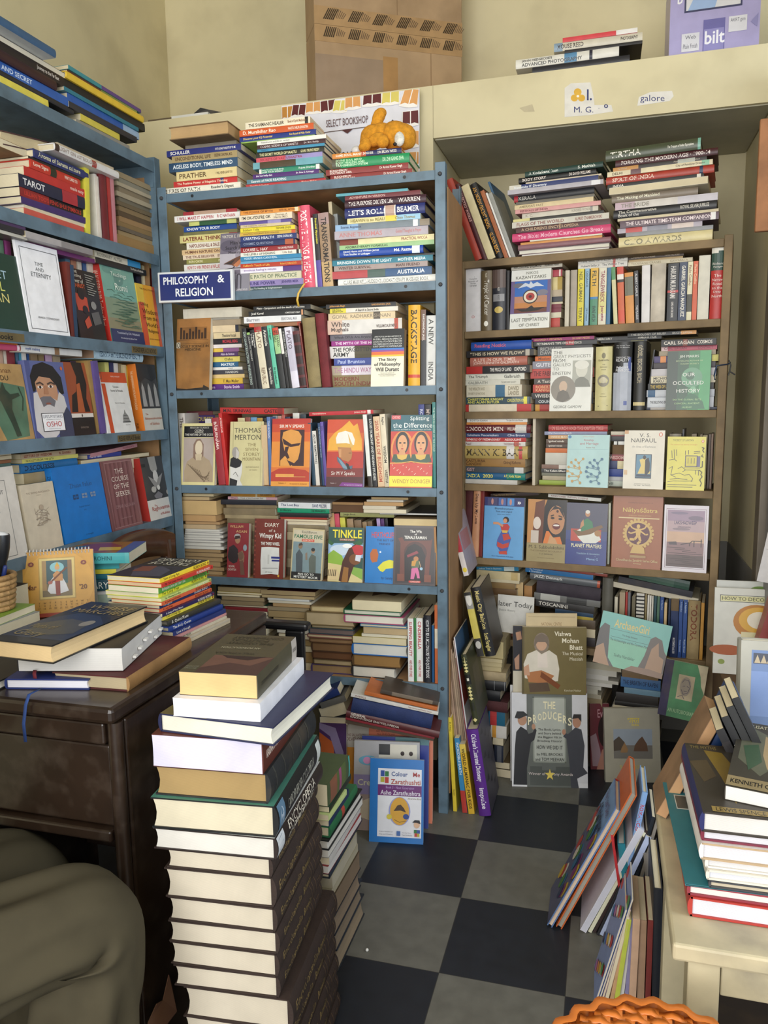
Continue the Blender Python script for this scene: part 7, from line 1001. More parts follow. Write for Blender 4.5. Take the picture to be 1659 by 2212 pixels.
# ---- chairs behind the desk
m_chair = mat('polished_chair_wood',.3,'4a2c18',noise=.3,nscale=12,coat=.4,bump=.08)
CM_ = T3(-1.335,1.985,0) @ RZ(-90)   # its back to the left bookcase: local y runs away from the seat
ch = thing('wooden_chair','polished brown wooden chair with a curved back rail between desk and left bookcase','chair',CM_)
def cpart(name,mb,bevel=0):return mb.build(name,m_chair,ch,CM_,bevel=bevel)
CM_ = T3(-1.345,1.985,0) @ RZ(90);ch.matrix_world = CM_
mb = MB();mb.box(-.17,-.33,.43,.17,-.02,.46,'c');cpart('seat',mb,.006)
for sx in (-1,1):
    mb = MB();mb.tube([(sx*.155,-.03,0),(sx*.155,-.02,.45),(sx*.155,-.03,.7),(sx*.15,-.02,.9)],[.018,.018,.016,.02],'c',10);cpart('leg',mb)
    mb = MB();mb.tube([(sx*.15,-.31,0),(sx*.15,-.31,.43)],.017,'c',10);cpart('leg',mb)
mb = MB();rows = []
for i in range(13):
    a = (i-6)/6;xx = a*.175;yy = -.03+.02*(1-a*a);zz = .885+.03*(1-a*a)**.8;rows.append([(xx,yy-.012,zz-.05),(xx,yy-.014,zz+.028),(xx,yy,zz+.036),(xx,yy+.012,zz+.028),(xx,yy+.012,zz-.05)])
mb.grid(rows,'c',True);cpart('back_rail',mb)
X0,Y0 = -.86,1.95
bc = thing('office_chair','black chair with a padded armrest half hidden behind the desk','chair',T3(X0,Y0,0))
def opart(name,mb,m=m_pla,bevel=0):return mb.build(name,m,bc,Matrix(),bevel=bevel)
mb = MB();mb.box(X0-.13,Y0-.03,.70,X0+.09,Y0+.01,.722,'17171a');opart('armrest',mb,bevel=.008);mb = MB();mb.box(X0+.02,Y0-.02,.48,X0+.075,Y0+.0,.699,'141416');opart('arm_post',mb,bevel=.006)
mb = MB();mb.box(X0-.12,Y0-.04,.42,X0+.06,Y0+.2,.48,'1c1c1f');opart('seat',mb,m_cloth,.02);mb = MB();mb.tube([(X0-.03,Y0+.09,.05),(X0-.03,Y0+.09,.42)],.025,'141416');opart('post',mb)
for k in range(5):
    a = k*2*math.pi/5+.3;mb = MB();mb.tube([(X0-.03,Y0+.09,.07),(X0-.03+.12*math.cos(a),Y0+.09+.12*math.sin(a),.03)],[.022,.014],'141416');opart('leg',mb)
# ================================================================ encyclopedia tower on the floor
UE = Unit(-.545,1.14,5)
c1 = Crop(300,1340,760);c2 = Crop(320,1750,800)
def e(y,k):return (c1 if k == 1 else c2)(0,y)[1]
GE = 'books in the tall stack on the floor beside the desk'
con = [('R',0,0,1,1,'4a4634'),('R',0,0,.8,.42,'4a3230'),('P',[0,.4,.2,.2,.5,.25,.8,.1,.8,.42],'6a4a40'),('P',[.1,.42,.3,.32,.6,.36,.7,.42],'2c1e20'),('T',.12,.88,.84,.94,'CONTEMPORARY','2c2a20'),('T',.3,.8,.84,.86,'POLITICAL','2c2a20'),('T',.2,.72,.84,.78,'PHILOSOPHY','2c2a20'),('T',.3,.6,.84,.64,'AN INTRODUCTION','b8b49a'),('T',.3,.46,.84,.5,'WILL KYMLICKA','2c2a20'),('T',.82,.06,.98,.09,'SECOND','8a8a78'),('T',.82,.1,.98,.13,'EDITION','8a8a78')]
con = [(o[0],)+((o[1],o[2],o[3],o[4])+o[5:] if o[0] in 'RT' else (o[1],)+o[2:]) for o in con]
its = [
 (e(635,1),388,556,'4a4634','','w',{'m':'R','w':.22,'F':con,'pg':'e2bc84','SP':[('T',.08,.2,.5,.8,'CONTEMPORARY POLITICAL PHILOSOPHY','24221c'),('R',.86,0,1,1,'b8b0a8'),('T',.88,.35,.98,.65,'OXFORD','3a3a3a')],'yaw':0,'d':.02,'lab':'olive political philosophy paperback with peach page edges topping the floor stack'}),
 (e(762,1),373,562,'e6e6ec','','w',{'m':'R','w':.24,'pg':'dcdce6','yaw':-1,'d':.004,'lab':'white paperback with clean white edges, second in the tall floor stack'}),
 (e(890,1),338,597,'24284a','','w',{'m':'P','w':.27,'hard':1,'pg':'e6e2d2','yaw':-7,'d':.0,'F':[('R',0,0,.42,1,'6a6038')],'BK':[('R',.58,0,1,1,'6a6038')],'lab':'navy and olive hardback, third in the tall floor stack'}),
 (e(1113,1),329,566,'5a2a20','KARNATAKA TRAVEL MANUAL NOTES WITH MAPS','ecd8c8',{'m':'R','w':.275,'pg':'d8d4ec','yaw':0,'d':0,'lab':'thick red-brown Karnataka volume with lilac-white edges, tall floor stack'}),
 (e(1318,1),334,576,'1e2022','','w',{'m':'R','w':.28,'hard':1,'pg':'a88c5c','mat':m_old,'yaw':0,'d':.004,'b':[(.1+i*.17,.115+i*.17,'3a3a34') for i in range(5)],'lab':'old black volume with scuffed golden-brown page edges, tall floor stack'}),
 (e(1530,1),327,590,'16181a','GARDENERS\' ENCYCLOPEDIA|','c8c8c0',{'m':'R','w':.29,'hard':1,'pg':'d8ceb4','yaw':1,'d':-.004,'F':[('R',0,0,1,1,'4a8070')],'BK':[('R',0,0,1,1,'4a8070')],'SP':[('R',.02,.06,.14,.94,'5a7a94'),('E',.08,.5,.03,.3,'a8b8c8'),('T',.2,.3,.8,.65,'GARDENERS ENCYCLOPEDIA','8a8a80'),('R',.88,.1,.97,.9,'d0d4d0')],'lab':'black gardeners encyclopedia with green board edges, tall floor stack'}),
 (e(1680,1),330,592,'2a201e','','w',{'m':'R','w':.29,'hard':1,'pg':'dedad2','yaw':0,'d':-.004,'F':[('R',0,0,1,1,'d8d8d4')],'SP':[('R',.01,.05,.13,.95,'d0d4d8'),('P',[.03,.2,.1,.15,.11,.5,.06,.8,.03,.6],'4a6a8c'),('T',.22,.08,.8,.48,'ENCYCLOPEDIA','d8d0c0'),('T',.22,.52,.75,.92,'of GARDENING','d8d0c0')],'lab':'dark Encyclopedia of Gardening in a white jacket, tall floor stack'})]
for i,(y,xl,xr) in enumerate(((320,358,582),(516,355,586),(672,361,590),(815,362,595),(966,365,594),(1106,373,596),(1306,395,621),(1452,393,615),(1598,390,625),(1745,402,628),(1890,398,630),(2020,404,634))):
    its.append((e(y,2),xl,xr,'33251f','','w',{'m':'R','w':.285 if i < 6 else .315,'hard':1,'pg':'d3c8b4','mat':m_cloth,'yaw':(0,.6,-.5,.3,-.4,.5,0,-.8,.6,0,.4,0)[i],'d':0,'SP':[('T',.06,.3,.5,.7,'Encyclopædia','8a7448'),('T',.52,.3,.68,.7,'Britannica','8a7448')]+[('R',q,0,q+.008,1,'5c4834') for q in (.7,.74,.8,.96)]+[('L',[.84,.3,.9,.3,.9,.7,.84,.7],'5c4834',.006)],
      'lab':f'dark brown leather encyclopedia volume, {ORD[i]} of its set from top, tall floor stack'}))
stack(UE,0,I,592,e(470,1),0,'tall floor stack',its,.3,grp=GE)
# torn brown paper scrap at the foot of the desk
q = atX(345,2165,-.79);mb = MB();mb.face([(-.79+.004*k % .008,y,z) for k,(y,z) in enumerate(((q.y-.04,q.z-.06),(q.y+.05,q.z-.06),(q.y+.045,q.z),(q.y+.03,q.z+.035),(q.y+.012,q.z-.005),(q.y-.015,q.z+.01),(q.y-.04,q.z-.01)))],'6a4632');o = mb.build('torn_wrapper',m_card);s_ = o.modifiers.new('solid','SOLIDIFY');s_.thickness = .0015;tag(o,'torn brown wrapping paper stuck beside the foot of the desk','wrapper')
# ---- second floor stack behind it, page edges to the aisle
UE2 = Unit(-.567,1.6,90);c2 = Crop(320,1750,800);cg = Crop(660,1460,980)
y_ = lambda v:(cg(0,v)[1]-1750)/(480/1659)
its = [(y_(1270),1345,1520,'243026','','w',{'F':[('R',0,0,1,1,'3a5a44')]}),(y_(1330),1345,1480,'c8d890'),(y_(1410),1345,1500,'24385a'),(y_(1520),1345,1560,'2a6a44','','w',{'hard':1,'b':[(.4,.5,'b04a3c')]}),(y_(1620),1345,1600,'1c1e20','','w',{'m':'E','pg':'d0ccc4','hard':1}),(y_(1700),1345,1600,'2c3848','','w',{'m':'E','pg':'d8d4cc'}),(y_(1800),1345,1590,'d0ccc8','','w',{}),(y_(1880),1345,1590,'8a2a2c','','w',{'m':'E','pg':'d8d4d0'}),(285,1345,1600,'26303e','','w',{'hard':1}),
 (370,1370,1565,'b0a890','','w',{'m':'E','pg':'b8b09c'}),(425,1370,1568,'a09880','','w',{'m':'E','pg':'b0a890'}),(560,1372,1580,'4a3c2c','','w',{'m':'E','pg':'84705a'}),(700,1390,1590,'262c38','','w',{'m':'E','pg':'8a7864','hard':1}),(850,1400,1604,'2a3240','','w',{'m':'E','pg':'8a7a66','hard':1}),(1010,1410,1622,'2a3038','','w',{'m':'E','pg':'9a8870','hard':1})]
stack(UE2,0,c2,1480,y_(1210),0,'aisle stack behind the encyclopedias',its,.2)
mb = MB();bw,bh = .13,.19;P = atz(716,1695,.36)
stack(UE2,.0,cg,450,950,None,'top of the aisle stack',[(1190,240,490,'4a5a3c','','w',{'m':'S','b':[(.1,.5,'8a5a44'),(.4,.8,'5a6a3c'),(.5,.6,'a0507a'),(.94,1,'4ab0a8')],'w':.1,'lab':'small picture booklet of plants standing atop the aisle stack','yaw':0})],.1)
# ================================================================ seated person in olive trousers
m_tr = mat('olive_trouser_cloth',.9,'443e2f',noise=.12,nscale=12,bump=.35,bscale=9,spec=.2)
m_shirt = mat('shirt_cloth',.9,'8a8d94',noise=.08,nscale=20,bump=.2,bscale=30);m_skin = mat('skin',.6,'8a5a40',noise=.06,nscale=40,bump=.05);m_hair = mat('hair',.8,'1c1714',noise=.3,nscale=80,bump=.5,bscale=200)
HP = Vector((-1.15,.59,.0))
pe = thing('person','person in olive trousers seated at the left of the desk, knees towards it','person',T3(HP.x,HP.y,0))
def skin(name,verts,edges,m,parent=pe,sub=2,root=0):
    me = bpy.data.meshes.new(name);me.from_pydata([v[0] for v in verts],edges,[]);o = bpy.data.objects.new(name,me);COL.objects.link(o);o.parent = parent;o.matrix_world = Matrix()
    sk = o.modifiers.new('skin','SKIN');sk.use_smooth_shade = True
    for i,v in enumerate(verts):
        r = v[1] if isinstance(v[1],tuple) else (v[1],v[1]);me.skin_vertices[0].data[i].radius = r;me.skin_vertices[0].data[i].use_root = (i == root)
    s = o.modifiers.new('sub','SUBSURF');s.levels = s.render_levels = sub;me.materials.append(m);return o
x,y = HP.x,HP.y
body = [((x,y,.56),(.13,.10)),((x,y-.01,.72),(.125,.095)),((x,y+.02,.88),(.135,.095)),((x,y+.03,1.0),(.11,.075)),((x,y+.05,1.09),(.048,.05)),((x,y+.07,1.16),(.062,.072)),((x,y+.08,1.23),(.07,.085)),((x,y+.07,1.29),(.045,.055)),
 ((x+.17,y+.04,.99),.05),((x+.24,y+.06,.8),.042),((x+.16,y+.28,.7),.034),((x+.1,y+.36,.7),(.03,.02)),((x-.17,y+.04,.99),.05),((x-.24,y+.06,.8),.042),((x-.1,y+.28,.7),.034),((x-.02,y+.36,.7),(.03,.02))]
skin('body',body,[(0,1),(1,2),(2,3),(3,4),(4,5),(5,6),(6,7),(3,8),(8,9),(9,10),(10,11),(3,12),(12,13),(13,14),(14,15)],m_skin)
skin('shirt',[((x,y,.55),(.15,.12)),((x,y-.01,.72),(.142,.112)),((x,y+.02,.88),(.15,.11)),((x,y+.03,1.01),(.12,.085)),((x+.175,y+.04,.99),.062),((x+.23,y+.055,.84),.056),((x-.175,y+.04,.99),.062),((x-.23,y+.055,.84),.056)],[(0,1),(1,2),(2,3),(3,4),(4,5),(3,6),(6,7)],m_shirt)
for sx,hand in ((1,(x+.1,y+.36,.7)),(-1,(x-.02,y+.36,.7))):
    hx,hy,hz = hand
    for k in range(4):
        L = (.07,.08,.075,.06)[k];mb = (hx-.028+.019*k,hy+.025,hz);skin('finger',[(mb,.0085),((mb[0],mb[1]+L*.5,mb[2]+.006),.008),((mb[0],mb[1]+L*.8,mb[2]-.008),.0075),((mb[0],mb[1]+L,mb[2]-.022),.0065)],[(0,1),(1,2),(2,3)],m_skin,sub=1)
    skin('thumb',[((hx-sx*.02,hy-.01,hz),.01),((hx-sx*.05,hy+.02,hz-.004),.0095),((hx-sx*.058,hy+.05,hz-.008),.008)],[(0,1),(1,2)],m_skin,sub=1)
mb = MB();ball(mb,(x,y+.07,1.255),(.083,.098,.09),'c',20);mb.v = [(p[0],p[1] if p[2] > 1.24 or p[1] < y+.08 else y+.08,max(p[2],1.2)) for p in mb.v];mb.build('hair',m_hair,pe,Matrix())
for sx in (-1,1):
    mb = MB();ball(mb,(x+sx*.027,y+.158,1.235),(.011,.006,.007),'ece8e0',10);mb.build('eye',m_pla,pe,Matrix());mb = MB();ball(mb,(x+sx*.074,y+.075,1.22),(.01,.02,.03),'c',10);mb.build('ear',m_skin,pe,Matrix())
mb = MB();ball(mb,(x,y+.165,1.21),(.012,.014,.02),'c',10);mb.build('nose',m_skin,pe,Matrix());mb = MB();ball(mb,(x,y+.152,1.175),(.022,.006,.006),'c',10);mb.build('mouth',mat('lips',.5,'6a3a34'),pe,Matrix())
K1,K2 = Vector((-.79,1.0,.497)),Vector((-1.025,1.105,.465))
def trouser_leg(hip,knee,ankle):
    mb = MB();path = [];n = 44
    def cen(t):
        if t < .5:p = hip.lerp(knee,t/.5)
        else:p = knee.lerp(ankle,(t-.5)/.5)
        return p
    rows = [];n = 44
    pts = []
    for i in range(n+1):
        t = i/n
        p = sum((cen(min(1,max(0,t+d))) for d in (-.05,-.025,0,.025,.05)),Vector())/5
        pts.append(p)
    for i,p in enumerate(pts):
        t = i/n;tan = (pts[min(i+1,n)]-pts[max(i-1,0)]).normalized()
        side = tan.cross(Vector((0,0,1)));side = side.normalized() if side.length > .05 else Vector((1,0,0));side = Vector((1,-.35,0)).normalized() if t > .45 else side.lerp(Vector((1,-.35,0)).normalized(),t/.45).normalized()
        up = side.cross(tan).normalized()
        r = (.095 if t < .15 else .095-.012*(t-.15)/.35 if t < .5 else .083-.002*(t-.5)) ;ring = []
        for k in range(48):
            a = 2*math.pi*k/48;w = r*(1+.03*math.sin(3*a+9*t+2)*math.sin(6*t+1))
            k1 = math.exp(-((t-.5)/.10)**2)
            # long folds that run from the knee back along the thigh and spread towards the hip
            if t < .56:w += (.0075*math.sin(6*a+5*t+.6)+.005*math.sin(10*a-8*t))*min(1,max(0,(.56-t)*5))*min(1,t*6)
            # folds gathered behind the knee, fanning into the calf
            back = max(0,-math.sin(a-.25))
            w += .024*back*math.exp(-((t-.53)/.09)**2)*math.sin(58*(t-.5)+1.2*math.sin(2*a))
            if t > .5:w += (.008*math.sin(5*a+11*(t-.5)+1)+.005*math.sin(9*a-14*t))*min(1,(t-.5)*6)
            if t > .56:w *= 1+.22*(t-.56)
            ring.append(tuple(p+side*w*1.02*math.cos(a)+up*w*math.sin(a)))
        rows.append(ring)
    mb.grid(rows,'c',True);return mb
for i,(h_,k_,a_) in enumerate(((Vector((x+.1,y+.0,.53)),K1,Vector((-.83,.93,.10))),(Vector((x-.09,y+.02,.53)),K2,Vector((-1.06,1.16,.10))))):
    trouser_leg(h_,k_,a_).build('trouser_leg',m_tr,pe,Matrix(),sub=1)
    fo = a_;skin('foot',[((fo.x,fo.y-.03,.07),(.036,.036)),((fo.x,fo.y+.04,.045),(.036,.03)),((fo.x+.005,fo.y+.13,.03),(.04,.022)),((fo.x+.005,fo.y+.18,.025),(.03,.018))],[(0,1),(1,2),(2,3)],mat('shoe_leather',.4,'241a14',noise=.2))
mb = MB();ball(mb,(x,y-.01,.53),(.19,.15,.11),'c',24);mb.build('trouser_seat',m_tr,pe,Matrix())
st = thing('wooden_stool','plain wooden stool under the seated person','stool',T3(x,y,0));mb = MB();mb.box(x-.19,y-.2,.385,x+.19,y+.13,.415,'5a4028');mb.build('seat',m_wood,st,Matrix(),bevel=.006)
for sx in (-1,1):
    for sy in (-.17,.1):mb = MB();mb.box(x+sx*.16-.018,y+sy-.018,0,x+sx*.16+.018,y+sy+.018,.3845,'5a4028');mb.build('leg',m_wood,st,Matrix())
# ================================================================ books on the floor under and beside the steel rack
cg = Crop(660,1460,980);I = Crop(0,0,1659)
UF = Unit(-.662,2.101,8.3);GF = 'books leaning on the floor under the steel rack'
zar = [('R',.15,.115,.96,.93,'e8e8ee'),('R',.15,.31,.96,.44,'6a2470'),('T',.4,.15,.7,.205,'Colour','2a4a8a','cb'),('T',.8,.15,.93,.205,'Me','b03a3a','cb'),('T',.39,.24,.94,.3,'Zarathushti','b04a3a','cb'),('T',.3,.325,.82,.355,'Book 3 - Next Generation','c0a0d8'),('T',.2,.375,.94,.43,'Asho Zarathushtra','e4dcec','cb'),('T',.7,.455,.95,.475,'-And the End','7a6a2a'),('R',.2,.14,.27,.21,'2c50a0'),('R',.28,.15,.35,.21,'2c7a40'),('R',.2,.22,.27,.28,'b8b03a'),('R',.28,.22,.35,.29,'c03c34'),('E',.56,.62,.2,.17,'9aa0d8'),('E',.56,.62,.175,.165,'dca63a'),('E',.37,.69,.05,.03,'d8c84a'),('P',[.45,.62,.52,.55,.58,.54,.64,.58,.68,.63,.58,.61],'4a3424'),('E',.68,.68,.055,.032,'2f4a94'),('L',[.46,.72,.56,.75,.68,.73],'8a6420',.01),('E',.88,.77,.055,.04,'e0b898'),('P',[.8,.745,.84,.715,.93,.715,.95,.76,.88,.745],'1f1c24'),('R',.83,.83,.88,.87,'2c7a40'),('R',.88,.83,.94,.87,'2c50a0'),('R',.84,.87,.89,.91,'c03c34'),('R',.89,.87,.93,.91,'b8b03a'),('T',.17,.86,.46,.875,'Religious Education isn\'t','7a7a8a'),('T',.2,.89,.44,.905,'Fun and Creative','7a7a8a'),('R',.51,.855,.58,.91,'4a70b0'),('T',.61,.865,.78,.88,'The Key Word','7a7a8a'),('T',.61,.89,.8,.905,'Team Zarathushtis','7a7a8a')]
face_out(UF,0,I,797,914,1640,1822,.0005,'1f74c0','blue book titled Colour Me Zarathushti leaning on the floor in front',zar,.012,lean=14,group=GF)
pan = [('R',0,0,1,.42,'b0aeb0'),('R',.38,.03,.96,.3,'ded8c8'),('R',.38,.03,.55,.15,'3a3a3c'),('E',.8,.2,.07,.06,'e4dcd0'),('E',.74,.13,.03,.025,'3a2c28'),('E',.87,.13,.03,.025,'3a2c28'),('E',.22,.22,.15,.055,'6aa4bc'),('E',.2,.22,.06,.04,'c88ab0'),('R',0,.38,1,.6,'8c80a8'),('T',.06,.43,.5,.5,'Creative','d4d0b0','lb'),('R',0,.6,1,1,'a08c84'),('P',[.05,.7,.3,.62,.5,.75,.3,.9,.1,.85],'c8b8a0')]
face_out(UF,.06,I,763,905,1602,1796,.0005,'8c80a8','lavender craft book with a panda picture behind the blue Zarathushti book',pan,.016,lean=13,group=GF,yaw=1)
face_out(UF,.09,I,780,925,1592,1790,.0005,'2a3a8a','dark blue book between the panda craft book and the coral book',[('R',.5,0,1,.08,'4a7a80')],.014,lean=12,group=GF)
face_out(UF,.12,I,795,934,1573,1786,.0005,'cf7454','coral-orange large book with a barcode leaning behind the others',[('R',.72,.02,.95,.14,'d8d0c8')]+[('R',.73+i*.016,.03,.738+i*.016,.12,'3a3430') for i in range(13)]+[('T',.12,.03,.42,.05,'NO REVISION NO','6a2c20'),('T',.12,.06,.42,.08,'ALL QUESTIONS','6a2c20'),('T',.12,.09,.42,.11,'SUPPLIED A LIST','6a2c20')],.02,lean=11,group=GF)
face_out(UF,.14,I,742,800,1565,1770,.0005,'b8b0a4','grey-white developer guide standing left of the coral book',[('T',.1,.1,.8,.13,'THE SALVATION','6a3a34'),('T',.1,.14,.9,.18,'DEVELOPERS','6a3a34'),('R',0,.25,1,1,'d08a28'),('T',.5,.3,.95,.45,'T','e0d8cc','cb')],.02,lean=8,group=GF)
face_out(UF,.12,I,690,748,1562,1790,.0005,'4a2c5c','purple and orange book standing furthest left under the steel rack',[('P',[0,.1,.5,.2,.65,.5,.6,1,0,1],'b85a2a'),('P',[0,0,.6,.05,.9,.3,.98,1,.8,1,.7,.4,.4,.14,0,.06],'8a7a9c'),('E',.3,.9,.12,.04,'d8d8e8')],.02,lean=8,group=GF)
# sloping pile pushed in under the lowest shelf
stack(UF,.1,cg,900,215,None,'sloping pile under the lowest steel shelf',[
 (258,830,1490,'4a4038','','w',{'roll':11,'b':[(.2,.9,'7a6c5c')]}),(300,650,1480,'c06a34','','w',{'roll':11}),(340,500,1490,'d8d4cc','*PHYSICS|Nigel Henbest and Heather Couper','8a4a3a',{'roll':11,'lab':'white paperback titled Physics in the sloping pile under the lowest shelf'}),(500,500,1410,'20305e','','w',{'roll':10.5,'hard':1,'mat':m_cloth,'lab':'thick navy cloth volume in the sloping pile under the lowest shelf'}),(575,440,1500,'5a2a2c','GENERAL/KNOWLEDGE ENCYCLOPEDIA|','e0d8cc',{'roll':11,'hard':1,'lab':'maroon General Knowledge Encyclopedia in the sloping pile under the lowest shelf'}),(600,440,1450,'8a2c34','','c89090',{'roll':11}),(640,440,1440,'5a4a3c','','w',{'roll':10})],.2)
stack(UF,.16,cg,320,180,None,'dim pile at the left under the lowest steel shelf',[(260,150,400,'22346a','','w',{'roll':-24}),(330,170,470,'6a6864','','w',{'roll':-20}),(470,180,480,'2c2c2e','','w',{'roll':-18,'m':'P'}),(560,160,470,'4a4a4c','','w',{'m':'P'})],.16)
row(UF,.2,I,.0005,'dim row deep under the lowest steel shelf',[(700,725,1600,'4a3c30'),(728,760,1590,'5a5040'),(762,800,1610,'3a3a44'),(803,850,1620,'6a5a48'),(852,890,1600,'4a4a4a'),(893,925,1590,'5a4438')],.12,yb=1760)
# books standing right of the rack
UG = Unit(-.5,2.33,0);ch_ = Crop(950,1400,1330)
row(UG,.0,ch_,.0005,'children\'s books standing on the floor beside the rack',[(128,162,660,'e0c43c','*FLYING|Hamlyn','2a2414',{'lean':-3,'lab':'thin yellow book titled Flying standing beside the rack foot'}),(215,262,860,'3a88b8','INCREDIBLE EARTH','dce8f0',{'b':[(.7,1,'b83c34')],'lean':-6,'lab':'blue and red book titled Incredible Earth beside the rack foot'}),(272,330,920,'d8ae34','*WORLD ALMANAC FOR KIDS','2c2414',{'b':[(0,.12,'e0c45a')],'lean':-7.5,'lab':'golden yellow World Almanac for Kids standing beside the rack foot'}),(374,488,785,'5a2a86',"*Children's Illustrated Dictionary|impulse",'f0ecf4',{'hard':1,'lean':-8.5,'lab':'thick purple Children\'s Illustrated Dictionary standing on the floor','F':[('R',0,0,1,1,'4a4650')]+[('P',[.1+(i % 3)*.3,.1+i*.09,.3+(i % 3)*.3,.06+i*.09,.34+(i % 3)*.2,.14+i*.09],'2c2a34') for i in range(9)]})],.2,yb=1590)
hz = ZS[5]*.0+.0
def tall(n,items):row(UG,.03,ch_,None,n,items)
zt1 = UG.hit(*ch_(130,960),.03)[1]
row(UG,.03,ch_,zt1,'old magazines propped beside the steel rack',[(150+i*17,166+i*17,(100,120,60,20,60,110)[i],('b8a088','a88c78','9c8470','b09880','a08a74','8c7462')[i],'','w',{'lean':-6,'w':.21,'mat':m_old,'pg':'c0a890'}) for i in range(6)]+[(256,264,-60,'dcd0c0','','w',{'lean':-7,'w':.21}),(266,276,-80,'8a3a40','','w',{'lean':-7,'w':.21}),(278,290,-90,'d4d4d8','','w',{'lean':-7.5,'w':.22,'F':[('R',0,0,1,.5,'3a5a7c'),('R',0,.3,1,.6,'a84a3c')]})],.2,yb=950)
zt2 = UG.hit(*ch_(345,712),.02)[1]
gd = [('R',0,0,1,1,'33361f')]+[('P',[.03+i*.045,.5,.052+i*.045,.12,.075+i*.045,.5,.052+i*.045,.88],'d8cc8c') for i in range(5)]+[('P',[.45+i*.05,.5,.475+i*.05,.12,.5+i*.05,.5,.475+i*.05,.88],'d8cc8c') for i in range(4)]+[('R',.28,0,.42,1,'141410'),('R',.33,.3,.37,.7,'d0ccbc'),('R',.68,.2,.8,.8,'24261a'),('P',[.9,.5,.93,.1,.96,.5,.93,.9],'d8cc8c')]
row(UG,.01,ch_,zt2,'green book propped on the purple dictionary',[(318,372,75,'33361f','','w',{'lean':-10,'hard':1,'SP':gd,'F':[('R',.25,.25,.75,.75,'4a4638')],'lab':'dark green book with gold diamonds down its spine beside the rack','w':.2})],.2,yb=705)
cw = Crop(960,1200,1320)
UH = Unit(-.4,2.47,0);zb1 = UH.hit(*cw(470,1018),.0)[1]
row(UH,.0,cw,zb1,'black biography pair leaning beside the steel rack',[(330,400,380,'c8b850','','w',{'lean':-12,'w':.2,'lab':'black, white and yellow paperback with a portrait leaning left of the Babylon book','SP':[('R',0,0,.26,1,'8a8884'),('E',.12,.5,.09,.4,'d0ccc4'),('R',0,0,.05,1,'24221f'),('R',.26,0,.72,1,'c4b455'),('R',.72,0,1,1,'2a2624'),('E',.82,.5,.06,.4,'b8b4ac')]}),(410,515,335,'151416','Music City Babylon|Scott Faragher','cdbb72',{'lean':-12.5,'hard':1,'w':.2,'lab':'thick black hardback titled Music City Babylon leaning beside the rack','F':[('R',0,0,1,1,'3a342f')]})],.2,yb=1015)
c4 = Crop(960,1050,1300);zb2 = UH.hit(*c4(300,960),.04)[1]
row(UH,.04,c4,zb2,'pink and white magazine propped by the rack post',[(205,262,330,'d8d0cc','','w',{'lean':-14,'w':.2,'F':[('R',0,0,1,1,'b0a4ac'),('R',.1,.3,.8,.6,'b87c7c')],'SP':[('R',.3,0,.6,1,'b02a3a'),('E',.9,.5,.04,.4,'e0c840')],'lab':'pale magazine with a red spine propped beside the steel rack post'})],.2,yb=965)
U5 = Unit(-.3,2.6,-4)
stack(U5,0,ch_,500,-60,0.0005,'floor stack beside the leaning black book',[(95,330,600,'8a7a50','','w',{'m':'P','pg':'c8b888'}),(130,375,590,'b8a87c','','w',{'m':'P','pg':'d4c49a'}),(170,380,585,'b0a074','','w',{'m':'P','pg':'ccbc90'}),(215,385,580,'a8986c','','w',{'m':'P','pg':'c8b88c'}),(295,400,625,'ac9a78','','w',{'mat':m_old,'hard':1}),(385,405,625,'232427','','c8c8c8',{'hard':1,'b':[(.5,.52,'8a8a8a'),(.93,.95,'8a8a8a')]}),(480,405,570,'1d1e21','','9a9a9a',{'hard':1}),(575,440,640,'4a2224','','c05040',{'hard':1,'mat':m_cloth}),(705,460,615,'22607c','','d8e4ec',{'b':[(.1,.5,'b83c3c')]}),(815,480,630,'d4cfc8','','c03a44',{'b':[(.1,.35,'d89a40')]}),(880,500,600,'b0a488','','w',{'m':'P'}),(1030,515,600,'242a3c','','d0d0d0',{'b':[(.3,.8,'5a5c64')]}),(1090,500,660,'6a5a44','','w',{'m':'P'}),(1165,500,680,'4a4438','','w',{'m':'P'})],.2)
# display books in front of the wooden shelf
UQ = Unit(-.285,2.548,11);GQ = 'books displayed on the floor before the wooden shelf'
pro2 = [('R',0,0,.2,.9,'cfcfd2'),('R',.2,0,.8,1,'5d615c'),('R',.8,0,1,.95,'c4c4c8'),('R',.0,.92,.2,1,'d8d8da'),('B',.28,.04,.72,.74,'858a80',.02),('R',.3,.055,.7,.725,'a9ada4'),('R',.24,.78,.78,.98,'4a4e4a'),('R',.4,.76,.58,.82,'5c605c')]
pro2 += [('P',[.02,.98,.04,.6,.06,.42,.12,.36,.2,.4,.26,.5,.24,.6,.2,.8,.2,.98],'1c1d22'),('P',[.16,.46,.28,.42,.3,.36,.33,.4,.3,.5,.2,.56],'1c1d22'),('E',.14,.29,.06,.06,'b08468'),('P',[.04,.27,.07,.2,.16,.2,.22,.24,.18,.25,.1,.28],'17171a'),('E',.29,.36,.025,.03,'b08468'),('P',[.78,1,.76,.75,.72,.45,.84,.36,.92,.38,.96,.55,.94,.78,1,.84,.86,.9,.88,1],'3c3d44'),('P',[.68,.46,.7,.42,.84,.46,.8,.52],'3c3d44'),('E',.86,.3,.055,.065,'a87c64'),('P',[.8,.27,.82,.22,.92,.22,.92,.3,.88,.26],'241f1e'),('E',.69,.41,.025,.03,'a87c64')]
